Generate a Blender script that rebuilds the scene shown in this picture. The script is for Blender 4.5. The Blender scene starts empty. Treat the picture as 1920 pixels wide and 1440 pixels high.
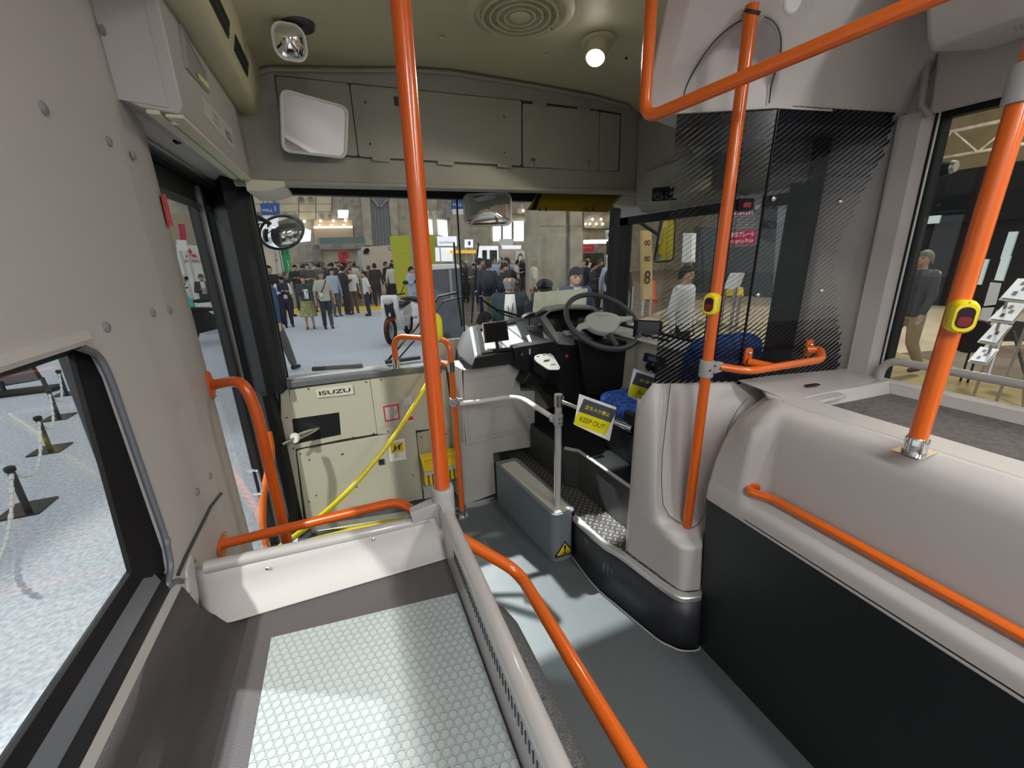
import bpy, bmesh, math, random
from mathutils import Vector, Matrix
V = Vector
SC = bpy.context.scene
COL = SC.collection
R = math.radians
random.seed(7)

# ---------------------------------------------------------------- camera
# world: X to the bus's right, Y towards its windscreen, Z up, bus floor at z = 0
EYE = 1.4
FPX = 756.0
CR = V((0.92452785, -0.38036784, -0.02384456))
CD = V((-0.13533963, -0.26918339, -0.95353211))
CF = V((0.35627439, 0.88479411, -0.30034638))
cam_d = bpy.data.cameras.new('camera'); cam = bpy.data.objects.new('camera', cam_d); COL.objects.link(cam)
cam_d.sensor_width = 36; cam_d.lens = FPX/1920*36; cam_d.clip_start = .02; cam_d.clip_end = 300
cam.matrix_world = Matrix(((CR.x, -CD.x, -CF.x, 0), (CR.y, -CD.y, -CF.y, 0), (CR.z, -CD.z, -CF.z, EYE), (0, 0, 0, 1)))
SC.camera = cam

# ---------------------------------------------------------------- world and light
SC.view_settings.view_transform = 'Standard'; SC.view_settings.look = 'None'
SC.view_settings.gamma = 1; SC.view_settings.exposure = 0.0
w = bpy.data.worlds.new('hall_air'); SC.world = w; w.use_nodes = True
bg = w.node_tree.nodes['Background']; bg.inputs[0].default_value = (.93, .97, 1.0, 1); bg.inputs[1].default_value = .85

def lamp(name, kind, loc, tgt, power, col=(1, 1, 1), **kw):
    d = bpy.data.lights.new(name, kind); o = bpy.data.objects.new(name, d); COL.objects.link(o)
    d.energy = power; d.color = col; o.location = loc
    o.rotation_euler = (V(tgt)-V(loc)).to_track_quat('-Z', 'Y').to_euler()
    for k, v in kw.items(): setattr(d, k, v)
    return o
HALL = 1.0
# hall floodlights
FA = V((.7, .95, 0))+V((-1, .55, 1.45))*5
lamp('hall_floodlight', 'SPOT', FA, (.35, .85, .3), 2500*HALL, (.95, 1, 1), spot_size=R(30), spot_blend=.3, shadow_soft_size=.10)
lamp('hall_floodlight', 'SPOT', (-1.0, 9.2, 9.5), (.74, 1.22, .1), 24000*HALL, (1, .99, .96), spot_size=R(4.5), spot_blend=.15, shadow_soft_size=.11)
lamp('hall_floodlight', 'SPOT', (-4.5, -3.2, 7.0), (0, 2.2, .5), 3000*HALL, (1, .97, .9), spot_size=R(30), spot_blend=.3, shadow_soft_size=.12)
lamp('hall_floodlight', 'SPOT', (12, 4, 9), (11, 3, 0), 2600*HALL, (1, .93, .8), spot_size=R(85), spot_blend=.4, shadow_soft_size=.5)
for x_, y_ in ((21, 2), (27, -6), (27, 9)):
    lamp('roof_fill', 'POINT', (x_, y_, 7.2), (x_, y_, 0), 1100, (1, .90, .70), shadow_soft_size=.4)  # added points that brighten the ochre roof on the right
# added fill for the cabin, at ceiling height behind the photographer
for x in (.15, 1.25):
    lamp('cabin_fill', 'AREA', (x, -1.0, 2.10), (x, -.85, 0), 38, (1, .985, .97), shape='RECTANGLE', size=.14, size_y=2.2)

def ray(px, py):
    return CR*(px-960)+CD*(py-720)+CF*FPX
def at(px, py, X=None, Y=None, Z=None):
    d = ray(px, py)
    t = X/d.x if X is not None else (Y/d.y if Y is not None else (Z-EYE)/d.z)
    return V((0, 0, EYE))+d*t
def atd(px, py, depth):
    return V((0, 0, EYE))+ray(px, py)*(depth/FPX)

# ---------------------------------------------------------------- materials
MATS = {}
def mat(name, col, rough=.5, metal=0, coat=0, bump=None, noise=None, emit=0, spec=.5, ecol=None, sheen=0):
    if name in MATS: return MATS[name]
    m = bpy.data.materials.new(name); MATS[name] = m; m.use_nodes = True
    nt = m.node_tree; b = nt.nodes['Principled BSDF']
    b.inputs['Base Color'].default_value = (*col, 1); b.inputs['Roughness'].default_value = rough
    b.inputs['Metallic'].default_value = metal; b.inputs['Coat Weight'].default_value = coat
    b.inputs['Coat Roughness'].default_value = .08; b.inputs['Specular IOR Level'].default_value = spec
    if emit:
        b.inputs['Emission Color'].default_value = (*(ecol or col), 1); b.inputs['Emission Strength'].default_value = emit
    tc = None
    if noise or bump:
        tc = nt.nodes.new('ShaderNodeTexCoord')
    if noise:
        sc, amt = noise[0], noise[1]
        n = nt.nodes.new('ShaderNodeTexNoise'); n.inputs['Scale'].default_value = sc; n.inputs['Detail'].default_value = 6
        nt.links.new(tc.outputs['Object'], n.inputs['Vector'])
        r = nt.nodes.new('ShaderNodeValToRGB'); nt.links.new(n.outputs['Fac'], r.inputs[0])
        lo = [max(0, c*(1-amt)) for c in col]; hi = [min(1, c*(1+amt)) for c in col]
        r.color_ramp.elements[0].position = .35; r.color_ramp.elements[1].position = .65
        r.color_ramp.elements[0].color = (*lo, 1); r.color_ramp.elements[1].color = (*(noise[2] if len(noise) > 2 else hi), 1)
        nt.links.new(r.outputs[0], b.inputs['Base Color'])
    if bump:
        n = nt.nodes.new('ShaderNodeTexNoise'); n.inputs['Scale'].default_value = bump[0]; n.inputs['Detail'].default_value = 3
        nt.links.new(tc.outputs['Object'], n.inputs['Vector'])
        bp = nt.nodes.new('ShaderNodeBump'); bp.inputs['Strength'].default_value = bump[1]; bp.inputs['Distance'].default_value = .002
        nt.links.new(n.outputs['Fac'], bp.inputs['Height']); nt.links.new(bp.outputs[0], b.inputs['Normal'])
    return m
def facefac(nt):
    lw = nt.nodes.new('ShaderNodeLayerWeight'); lw.inputs[0].default_value = .5
    a = nt.nodes.new('ShaderNodeMath'); a.operation = 'POWER'; a.inputs[1].default_value = 5; nt.links.new(lw.outputs['Facing'], a.inputs[0])
    b = nt.nodes.new('ShaderNodeMath'); b.operation = 'MULTIPLY_ADD'; b.inputs[1].default_value = .8; b.inputs[2].default_value = .025; nt.links.new(a.outputs[0], b.inputs[0])
    return b.outputs[0]
def glass_mat(name, tint, rough=0.0):
    m = bpy.data.materials.new(name); MATS[name] = m; m.use_nodes = True; nt = m.node_tree; nt.nodes.clear()
    out = nt.nodes.new('ShaderNodeOutputMaterial'); tr = nt.nodes.new('ShaderNodeBsdfTransparent'); tr.inputs[0].default_value = (*tint, 1)
    gl = nt.nodes.new('ShaderNodeBsdfGlossy'); gl.inputs['Roughness'].default_value = rough
    fac = facefac(nt)
    mx = nt.nodes.new('ShaderNodeMixShader'); nt.links.new(fac, mx.inputs[0])
    nt.links.new(tr.outputs[0], mx.inputs[1]); nt.links.new(gl.outputs[0], mx.inputs[2]); nt.links.new(mx.outputs[0], out.inputs[0])
    return m

PLAS = mat('grey_moulded_plastic', (.49, .465, .46), .42, bump=(700, .25))
PLASD = mat('grey_wall_panel', (.44, .42, .41), .5, bump=(900, .2))
BOXG = mat('grey_sheet_panel', (.33, .325, .28), .5, bump=(900, .12))
CEIL = mat('cream_ceiling', (.52, .49, .33), .5, bump=(600, .15))
HEAD = mat('grey_header_panel', (.27, .265, .22), .45, bump=(700, .12))
TAUPE = mat('dark_taupe_vinyl', (.105, .095, .10), .5, bump=(500, .5))
FLOORM = mat('dark_grey_vinyl', (.085, .10, .107), .42, noise=(900, .35), bump=(500, .15))
BLACKP = mat('black_panel', (.012, .014, .016), .38, bump=(500, .3))
BLACK = mat('black_plastic', (.010, .011, .012), .5, spec=.25)
GLOSSB = mat('gloss_black', (.008, .009, .011), .12)
RUB = mat('black_rubber', (.008, .008, .009), .7, spec=.2)
CHAR = mat('charcoal_plastic', (.04, .042, .044), .45, bump=(700, .3))
DGREY = mat('slate_paint', (.155, .18, .20), .35, bump=(900, .15))
SILL = mat('grey_sill_paint', (.11, .12, .14), .4)
ORANGE = mat('orange_handrail', (.70, .125, .008), .28, coat=.6)
ORANGED = mat('orange_handrail_shaded', (.58, .09, .006), .3, coat=.5)  # handrail orange darkened, with the centre pole's shadow in the colour
TUBEG = mat('grey_rail_coating', (.40, .385, .38), .35, coat=.3)
CLAMPG = mat('grey_clamp', (.36, .36, .37), .4)
CHROME = mat('chrome', (.75, .75, .75), .12, 1)
STEEL = mat('brushed_steel', (.55, .55, .54), .3, 1)
ALU = mat('aluminium_paint', (.55, .55, .54), .35, .6)
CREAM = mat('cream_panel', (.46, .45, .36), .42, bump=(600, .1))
CREAML = mat('light_cream', (.62, .61, .50), .4)
WHITEP = mat('white_paint', (.78, .78, .76), .35)
WHITE = mat('white_print', (.85, .85, .84), .5)
LGREY = mat('light_grey_paint', (.50, .50, .48), .4)
YELLOW = mat('yellow_plastic', (.80, .56, .02), .4)
YELLOWB = mat('bright_yellow', (.85, .70, .01), .35, coat=.4)
LIME = mat('yellow_green_plastic', (.62, .58, .02), .35, coat=.4)
RED = mat('red_print', (.62, .02, .04), .45)
PINKR = mat('crimson_print', (.55, .02, .08), .5)
DKPRINT = mat('dark_print', (.02, .02, .022), .5)
SLATEP = mat('slate_print', (.07, .075, .095), .5)
YPRINT = mat('yellow_print', (.80, .72, .0), .5)
BLUEP = mat('blue_print', (.02, .09, .33), .5)
MIRROR = mat('mirror_glass', (.85, .86, .86), .02, 1)
MIRRORG = mat('mirror_glass_grey', (.6, .62, .6), .04, 1)
GLASS = glass_mat('window_glass', (.97, .985, .98))
GLASSC = glass_mat('clear_screen', (.86, .87, .87))
AMBER = glass_mat('amber_visor', (.42, .32, .03), rough=.05)
TRANSG = glass_mat('pale_visor', (.6, .62, .45))
SCREEN = mat('screen_black', (.01, .01, .012), .15)

# ---------------------------------------------------------------- mesh builder
ORG = {}
class MB:
    def __init__(s): s.v = []; s.f = []
    def add(s, vs, fs):
        n = len(s.v); s.v += [V(p) for p in vs]; s.f += [[i+n for i in f] for f in fs]; return s
    def box(s, lo, hi):
        a, b = V(lo), V(hi)
        vs = [(x, y, z) for z in (a.z, b.z) for y in (a.y, b.y) for x in (a.x, b.x)]
        return s.add(vs, [(0, 2, 3, 1), (4, 5, 7, 6), (0, 1, 5, 4), (2, 6, 7, 3), (0, 4, 6, 2), (1, 3, 7, 5)])
    def obox(s, c, ux, uy, uz, sx, sy, sz):
        c = V(c); ux, uy, uz = V(ux).normalized(), V(uy).normalized(), V(uz).normalized()
        vs = [c+ux*(sx*i/2)+uy*(sy*j/2)+uz*(sz*k/2) for k in (-1, 1) for j in (-1, 1) for i in (-1, 1)]
        return s.add(vs, [(0, 2, 3, 1), (4, 5, 7, 6), (0, 1, 5, 4), (2, 6, 7, 3), (0, 4, 6, 2), (1, 3, 7, 5)])
    def prism(s, pts, off):
        pts = [V(p) for p in pts]; off = V(off); n = len(pts)
        return s.add(pts+[p+off for p in pts], [list(range(n))[::-1], list(range(n, 2*n))]+[(i, (i+1) % n, (i+1) % n+n, i+n) for i in range(n)])
    def tube(s, path, r, seg=14, fillet=0, cap=True, flat=1.0, fn=7):
        P = [V(p) for p in path]
        if fillet:
            Q = [P[0]]
            for i in range(1, len(P)-1):
                a, b, c = P[i-1], P[i], P[i+1]
                d1 = (a-b); d2 = (c-b); f = min(fillet, d1.length*.48, d2.length*.48)
                p0 = b+d1.normalized()*f; p1 = b+d2.normalized()*f
                for k in range(fn+1):
                    t = k/fn; Q.append(p0*(1-t)**2+b*2*t*(1-t)+p1*t*t)
            Q.append(P[-1]); P = Q
        rr = r if isinstance(r, (list, tuple)) else [r]*len(P)
        t0 = (P[1]-P[0]).normalized(); n = t0.orthogonal().normalized(); rings = []
        for i, p in enumerate(P):
            t = ((P[min(i+1, len(P)-1)]-p).normalized()+(p-P[max(i-1, 0)]).normalized())
            t = t.normalized() if t.length > 1e-6 else t0
            n = (n-t*n.dot(t)).normalized(); b = t.cross(n)
            rings.append([p+(n*math.cos(2*math.pi*k/seg)+b*math.sin(2*math.pi*k/seg)*flat)*rr[i] for k in range(seg)])
        vs = [q for g in rings for q in g]; fs = []
        for i in range(len(P)-1):
            for k in range(seg):
                fs.append((i*seg+k, i*seg+(k+1) % seg, (i+1)*seg+(k+1) % seg, (i+1)*seg+k))
        if cap:
            fs.append(list(range(seg))[::-1]); fs.append([(len(P)-1)*seg+k for k in range(seg)])
        return s.add(vs, fs)
    def lathe(s, prof, c, axis=(0, 0, 1), seg=28, sx=1, sy=1, ref=None):
        c = V(c); a = V(axis).normalized(); n = (V(ref)-a*V(ref).dot(a)).normalized() if ref else a.orthogonal().normalized(); b = a.cross(n)
        vs = []; fs = []
        for r, h in prof:
            for k in range(seg):
                t = 2*math.pi*k/seg
                vs.append(c+a*h+(n*math.cos(t)*sx+b*math.sin(t)*sy)*max(r, 1e-5))
        for i in range(len(prof)-1):
            for k in range(seg):
                fs.append((i*seg+k, i*seg+(k+1) % seg, (i+1)*seg+(k+1) % seg, (i+1)*seg+k))
        fs.append(list(range(seg))[::-1]); fs.append([(len(prof)-1)*seg+k for k in range(seg)])
        return s.add(vs, fs)
    def ball(s, c, r, sc=(1, 1, 1), seg=12, rings=8):
        c = V(c); vs = []; fs = []
        for i in range(rings+1):
            ph = math.pi*i/rings; rr = max(math.sin(ph), 1e-4)
            for k in range(seg):
                t = 2*math.pi*k/seg; vs.append(c+V((rr*math.cos(t)*sc[0], rr*math.sin(t)*sc[1], math.cos(ph)*sc[2]))*r)
        for i in range(rings):
            for k in range(seg): fs.append((i*seg+k, (i+1)*seg+k, (i+1)*seg+(k+1) % seg, i*seg+(k+1) % seg))
        return s.add(vs, fs)
    def grid(s, rows):
        n = len(rows[0]); vs = [p for r in rows for p in r]
        return s.add(vs, [(i*n+j, i*n+j+1, (i+1)*n+j+1, (i+1)*n+j) for i in range(len(rows)-1) for j in range(n-1)])
    def build(s, name, m, parent=None, bevel=0, seg=2, subd=0, solid=0, sharp=35, origin=None):
        me = bpy.data.meshes.new(name)
        if parent is not None: org = ORG.get(parent.name, V((0, 0, 0)))
        elif origin is not None: org = V(origin)
        else:
            xs = [p.x for p in s.v]; ys = [p.y for p in s.v]; zs = [p.z for p in s.v]
            org = V(((min(xs)+max(xs))/2, (min(ys)+max(ys))/2, min(zs)))
        me.from_pydata([p-org for p in s.v], [], s.f)
        bm = bmesh.new(); bm.from_mesh(me); bmesh.ops.remove_doubles(bm, verts=bm.verts, dist=1e-6)
        bmesh.ops.recalc_face_normals(bm, faces=bm.faces); bm.to_mesh(me); bm.free()
        me.polygons.foreach_set('use_smooth', [True]*len(me.polygons))
        if not subd: me.set_sharp_from_angle(angle=R(sharp))
        me.materials.append(m)
        o = bpy.data.objects.new(name, me); COL.objects.link(o)
        ORG[o.name] = org
        if parent is not None: o.parent = parent
        else: o.location = org
        if solid: md = o.modifiers.new('solid', 'SOLIDIFY'); md.thickness = abs(solid); md.offset = 1 if solid > 0 else -1
        if bevel:
            md = o.modifiers.new('bevel', 'BEVEL'); md.width = bevel; md.segments = seg; md.limit_method = 'ANGLE'; md.angle_limit = R(40)
            md.harden_normals = False
        if subd: md = o.modifiers.new('subd', 'SUBSURF'); md.levels = subd; md.render_levels = subd
        return o
def tag(o, label=None, cat=None, group=None, kind=None):
    if label: o['label'] = label
    if cat: o['category'] = cat
    if group: o['group'] = group
    if kind: o['kind'] = kind
    return o
def thing(name, label, cat, loc=(0, 0, 0), group=None):
    o = bpy.data.objects.new(name, None); COL.objects.link(o); o.location = loc; ORG[o.name] = V(loc); o.empty_display_size = .1
    return tag(o, label, cat, group)
def struct(name, mb, m, **k):
    return tag(mb.build(name, m, None, **k), kind='structure')
def plane_frame(p, nx, up):
    nx = V(nx).normalized(); up = V(up); up = (up-nx*up.dot(nx)).normalized(); return up.cross(nx), up, nx
def rrect(c, ux, uy, w, h, r, n=5):
    c, ux, uy = V(c), V(ux).normalized(), V(uy).normalized(); pts = []
    for (sx, sy, a0) in ((1, 1, 0), (-1, 1, 90), (-1, -1, 180), (1, -1, 270)):
        for k in range(n+1):
            a = R(a0+90*k/n); pts.append(c+ux*(sx*(w/2-r)+math.cos(a)*r)+uy*(sy*(h/2-r)+math.sin(a)*r))
    return pts
def rquad(q, r, n=4):
    """round the corners of a polygon"""
    q = [V(p) for p in q]; out = []
    for i in range(len(q)):
        a, b, c = q[i-1], q[i], q[(i+1) % len(q)]
        d1 = a-b; d2 = c-b; f = min(r, d1.length*.45, d2.length*.45); p0 = b+d1.normalized()*f; p1 = b+d2.normalized()*f
        for k in range(n+1):
            t = k/n; out.append(p0*(1-t)**2+b*2*t*(1-t)+p1*t*t)
    return out
def ringprism(outer, inner, off):
    n = len(outer); off = V(off); mb = MB()
    vs = [V(p) for p in outer]+[V(p) for p in inner]+[V(p)+off for p in outer]+[V(p)+off for p in inner]
    fs = []
    for i in range(n):
        j = (i+1) % n
        fs += [(i, j, n+j, n+i), (2*n+i, 3*n+i, 3*n+j, 2*n+j), (i, 2*n+i, 2*n+j, j), (n+i, n+j, 3*n+j, 3*n+i)]
    return mb.add(vs, fs)
def ringp(mb, outer, inner, off):
    r = ringprism(outer, inner, off); return mb.add(r.v, r.f)
def text(s, c, ux, uy, h, m, name, parent, w=None, thick=.0006, bold=0, shear=0):
    cu = bpy.data.curves.new('t', 'FONT'); cu.body = s; cu.size = 1; cu.align_x = 'CENTER'; cu.align_y = 'CENTER'; cu.resolution_u = 3
    cu.offset = bold; cu.shear = shear
    ob = bpy.data.objects.new('t', cu); me = ob.to_mesh()
    vs = [v.co.copy() for v in me.vertices]; fs = [list(p.vertices) for p in me.polygons]; ob.to_mesh_clear()
    bpy.data.objects.remove(ob); bpy.data.curves.remove(cu)
    if not vs: return None
    x0, x1 = min(v.x for v in vs), max(v.x for v in vs); y0, y1 = min(v.y for v in vs), max(v.y for v in vs)
    k = h/max(y1-y0, 1e-6); kx = (w/(x1-x0)) if w else k
    ux, uy, c = V(ux).normalized(), V(uy).normalized(), V(c); n = ux.cross(uy)
    mb = MB(); mb.add([c+ux*((v.x-(x0+x1)/2)*kx)+uy*((v.y-(y0+y1)/2)*k)+n*thick for v in vs], fs)
    return mb.build(name, m, parent)
def dup(root, loc, rz=0, sc=None):
    r = root.copy(); COL.objects.link(r); r.location = loc; r.rotation_euler = (0, 0, rz)
    if sc: r.scale = (sc, sc, sc)
    for ch in list(root.children):
        c = ch.copy(); COL.objects.link(c); c.parent = r
        for g in list(ch.children):
            d = g.copy(); COL.objects.link(d); d.parent = c
    return r
def screw(p, n, parent, r=.004, m=None, name='screw'):
    return MB().lathe([(r, 0), (r, .0012), (r*.6, .0022)], p, n, 10).build(name, m or DKPRINT, parent)
CLAMPD = mat('rivet_grey', (.22, .21, .225), .5)
# ================================================================ THE BUS: shell
XL, XR = -.38, 1.70
mb = MB().prism([(-.40, -3, 0), (1.72, -3, 0), (1.72, 2.45, 0), (-.40, 2.45, 0)], (0, 0, -.04))
fl = struct('floor', mb, FLOORM, origin=(0, 0, 0))
# ceiling
cs = [(-.42, 2.02), (-.225, 2.09), (-.144, 2.124), (.137, 2.153), (.40, 2.185), (.583, 2.197), (.974, 2.19), (1.3, 2.18), (1.53, 2.157), (1.78, 2.05)]
low = [V((x, 0, z)) for x, z in cs]
pts = [V((x, -3.02, z)) for x, z in cs]+[V((x, -3.02, 2.28)) for x, z in reversed(cs)]
ceil_o = struct('ceiling', MB().prism(pts, (0, 5.5, 0)), CEIL)
# rear wall behind the photographer
struct('wall_rear', MB().box((-.42, -3.05, 0), (1.74, -3.0, 2.25)), PLASD)
# left wall : window hole Y -1.1..0.86, z .825..1.29
wl = MB()
t = (-.012, 0, 0)
def LY(y, z, x=XL): return V((x, y, z))
c1 = [LY(.86, 1.225), LY(.848, 1.268), LY(.815, 1.29)]
c2 = [LY(.815, .825), LY(.85, .838), LY(.862, .875)]
wl.prism([LY(-3, 1.29), LY(.815, 1.29), LY(.86, 1.29), LY(1.17, 1.29), LY(1.17, 2.06), LY(-3, 2.06)], t)
wl.prism([LY(.815, 1.29), c1[1], c1[0], c2[2], c2[1], c2[0], LY(1.17, .825), LY(1.17, 1.29)], t)
wl.prism([LY(-3, .825), LY(-3, 0), LY(1.17, 0), LY(1.17, .825), LY(.815, .825)], t)
wl.prism([LY(-3, 1.29), LY(-1.1, 1.29), LY(-1.1, .825), LY(-3, .825)], t)
# return of the pillar to the door
wl.prism([(XL, 1.17, 0), (-.383, 1.21, 0), (-.394, 1.33, 0), (-.407, 1.42, 0), (-.425, 1.445, 0), (-.468, 1.445, 0), (-.468, 1.40, 0), (-.415, 1.17, 0)], (0, 0, 2.08))
wall_left = struct('wall_left', wl, PLASD)
# protruding cover over the window, with its lip
st = MB().prism([(-.38, -3, 1.30), (-.36, -3, 1.292), (-.36, .80, 1.292), (-.38, .84, 1.30)], (0, 0, .006))
st.build('window_lip', PLASD, wall_left)
ch = MB().tube([at(415, 925, X=-.377), at(395, 950, X=-.377), at(350, 1040, X=-.377), at(334, 1078, X=-.377)], .0035, 8)
ch.build('cover_strip', CHAR, wall_left)
for px, py in ((80, 203), (203, 265), (249, 292), (285, 586), (317, 581), (198, 613), (393, 892), (369, 922), (313, 1015), (192, 56)):
    MB().lathe([(.0095, 0), (.0095, .002), (.007, .004), (.001, .0045)], at(px, py, X=XL), (1, 0, 0), 12).build('rivet', CLAMPD, wall_left)
# red sticker on the jamb
q = [at(300, 366, X=-.3985), at(309, 364, X=-.4040), at(323, 424, X=-.4040), at(314, 427, X=-.3985)]
q = [p+V((.0012, 0, 0)) for p in q]
rs = MB().prism(q, (.001, 0, 0)).build('warning_strip', RED, wall_left)
u = (q[3]-q[0]).normalized(); text('ドアに注意', (q[0]+q[2])/2+V((.0014, 0, 0)), u, V((0, 1, .0)), .007, WHITE, 'lettering', rs, w=.085)

# window_1 : left side window, black frame, sill
wf = MB()
fr_o = [(-.415, .86, 1.30), (-.415, .86, .80), (-.415, -1.12, .80), (-.415, -1.12, 1.30)]
# black rubber frame between pillar and glass
rev = MB()
lo5 = [(-.3925, .885), (-.45, .885), (-.408, .762), (-.401, .762), (-.3925, .80)]
hi5 = [(-.3925, .885), (-.45, .885), (-.408, .832), (-.401, .832), (-.3925, .86)]
rev.add([(x, y, .80) for x, y in lo5]+[(x, y, 1.31) for x, y in hi5], [(0, 1, 2, 3, 4), (5, 6, 7, 8, 9)]+[(k, (k+1) % 5, (k+1) % 5+5, k+5) for k in range(5)])
rev.prism([(-.393, -1.12, .860), (-.398, -1.12, .873), (-.402, -1.12, .898), (-.412, -1.12, .898), (-.412, -1.12, .80), (-.393, -1.12, .80)], (0, 1.99, 0))
rev.prism([(-.3925, -1.12, 1.285), (-.41, -1.12, 1.27), (-.41, -1.12, 1.31), (-.3925, -1.12, 1.31)], (0, 1.99, 0))
w1 = struct('window_1', rev, RUB)
MB().prism([(-.405, -1.1, .88), (-.405, .80, .88), (-.405, .85, 1.30), (-.405, -1.1, 1.30)], (-.003, 0, 0)).build('pane', GLASS, w1)
MB().prism([(-.3785, -1.12, .824), (-.386, -1.12, .840), (-.392, -1.12, .84), (-.392, -1.12, .815), (-.3785, -1.12, .815)], (0, 1.955, 0)).build('gasket', BLACK, w1)
MB().prism([(-.386, -1.12, .8385), (-.3965, -1.12, .871), (-.40, -1.12, .871), (-.40, -1.12, .83), (-.386, -1.12, .83)], (0, 1.935, 0)).build('sill', SILL, w1)
# inner rubber edge round the corner of the opening
MB().tube([(-.381, .50, 1.288), (-.381, .80, 1.288), (-.381, .848, 1.265), (-.381, .858, 1.22), (-.381, .862, .90), (-.381, .85, .842), (-.381, .81, .822), (-.381, .845, .812), (-.381, .868, .79)][1:], .006, 8, fillet=.02).build('edging', SILL, w1)

# ---- tray on the left front wheelhouse
ZT = .68
tray = thing('luggage_tray', 'dark taupe luggage tray over the left front wheelhouse below the side window', 'tray', (-.1, .1, ZT))
prof = [(-.379, .785), (-.372, .76), (-.362, .725), (-.345, .698), (-.315, .684), (-.28, .68)]
rows = [[V((x, -1.5, z)) for x, z in prof], [V((x, .86, z)) for x, z in prof]]
MB().grid(rows).build('side_lining', TAUPE, tray, solid=.004, sharp=60)
MB().box((-.30, -1.5, ZT-.012), (.155, .86, ZT)).build('base', TAUPE, tray)
# embossed mat
MATM = mat('pale_rubber_mat', (.44, .49, .50), .38)
nt = MATM.node_tree; b = nt.nodes['Principled BSDF']
tc = nt.nodes.new('ShaderNodeTexCoord'); mp = nt.nodes.new('ShaderNodeMapping')
mp.inputs['Rotation'].default_value = (0, 0, R(9)); mp.inputs['Scale'].default_value = (67, 67, 67)
nt.links.new(tc.outputs['Object'], mp.inputs[0])
def hexcell(off):
    """distance from a hexagonally packed coin centre"""
    a = nt.nodes.new('ShaderNodeVectorMath'); a.operation = 'ADD'; a.inputs[1].default_value = off; nt.links.new(mp.outputs[0], a.inputs[0])
    mo = nt.nodes.new('ShaderNodeVectorMath'); mo.operation = 'WRAP'; mo.inputs[1].default_value = (.5, .866, 1e3); mo.inputs[2].default_value = (-.5, -.866, -1e3)
    nt.links.new(a.outputs[0], mo.inputs[0])
    sc = nt.nodes.new('ShaderNodeVectorMath'); sc.operation = 'MULTIPLY'; sc.inputs[1].default_value = (1, 1, 0); nt.links.new(mo.outputs[0], sc.inputs[0])
    ln = nt.nodes.new('ShaderNodeVectorMath'); ln.operation = 'LENGTH'; nt.links.new(sc.outputs[0], ln.inputs[0]); return ln.outputs['Value']
mn = nt.nodes.new('ShaderNodeMath'); mn.operation = 'MINIMUM'
nt.links.new(hexcell((0, 0, 0)), mn.inputs[0]); nt.links.new(hexcell((.5, .866, 0)), mn.inputs[1])
rp = nt.nodes.new('ShaderNodeValToRGB'); nt.links.new(mn.outputs[0], rp.inputs[0])
e = rp.color_ramp.elements; e[0].position = .0; e[0].color = (.75, .75, .75, 1); e[1].position = .36; e[1].color = (.8, .8, .8, 1)
e2 = rp.color_ramp.elements.new(.42); e2.color = (1, 1, 1, 1); e3 = rp.color_ramp.elements.new(.47); e3.color = (0, 0, 0, 1); e4 = rp.color_ramp.elements.new(.52); e4.color = (.25, .25, .25, 1)
bp = nt.nodes.new('ShaderNodeBump'); bp.inputs['Strength'].default_value = 1.0; bp.inputs['Distance'].default_value = .0016
nt.links.new(rp.outputs[0], bp.inputs['Height']); nt.links.new(bp.outputs[0], b.inputs['Normal'])
MATD = MATM
mt = MB().prism([(-.227, -1.4, ZT), (.146, -1.4, ZT), (.146, .722, ZT), (-.227, .762, ZT)], (0, 0, .004)).build('tray_mat', MATM, tray)
tag(mt, 'pale rubber mat embossed with rows of round discs')

# ---- barrier across the front of the tray
bar = thing('tray_front_barrier', 'light grey barrier panel with a round top rail across the tray front', 'barrier', (-.1, .88, ZT))
pr = [(.905, .775), (.897, .765), (.893, .75), (.885, .725), (.862, .70), (.842, .684), (.838, .682)]
cols = []
for i in range(25):
    x = -.372+.53*i/24; k = 0
    if i < 3: k = (.018, .007, .002)[i]
    cols.append([V((x, y+k*(1.5 if j > 3 else 1), z+ .0)) for j, (y, z) in enumerate(pr)])
MB().grid(cols).build('panel', PLAS, bar, solid=.004, sharp=60)
MB().tube([(-.352, .905, .785), (.125, .905, .762)], .0135, 16).build('top_rail', TUBEG, bar)
MB().prism([(-.379, .87, .70), (-.379, .92, .74), (-.379, .92, .81), (-.379, .885, .80), (-.379, .865, .76)], (.005, 0, 0)).build('bracket', PLAS, bar)
for px, py in ((347, 1088), (356, 1112), (366, 1052)): screw(at(px, py, X=-.374), (1, 0, 0), bar, .004, CHROME)
for px, py in ((502, 1066), (700, 1011)): screw(at(px, py, Y=.885), (0, -1, .3), bar, .004, CHROME)

# ---- longitudinal rail along the tray
lr = thing('tray_side_rail', 'grey tubular rail running lengthwise beside the tray above a slotted panel', 'rail', (.16, .2, ZT))
MB().tube([(.163, .905, .795), (.161, .60, .81), (.16, -1.5, .815)], .017, 18).build('rail', TUBEG, lr)
MB().prism([(.150, -1.5, ZT), (.150, .86, ZT), (.150, .875, .79), (.150, -1.5, .80)], (.006, 0, 0)).build('slotted_panel', TUBEG, lr)
sl = MB()
for i in range(95):
    y = .74-i*.0125
    sl.box((.1488, y, .755), (.1502, y+.0038, .778))
tag(sl.build('slot_row', CHAR, lr), 'dark row of narrow slots', kind='stuff')

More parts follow.
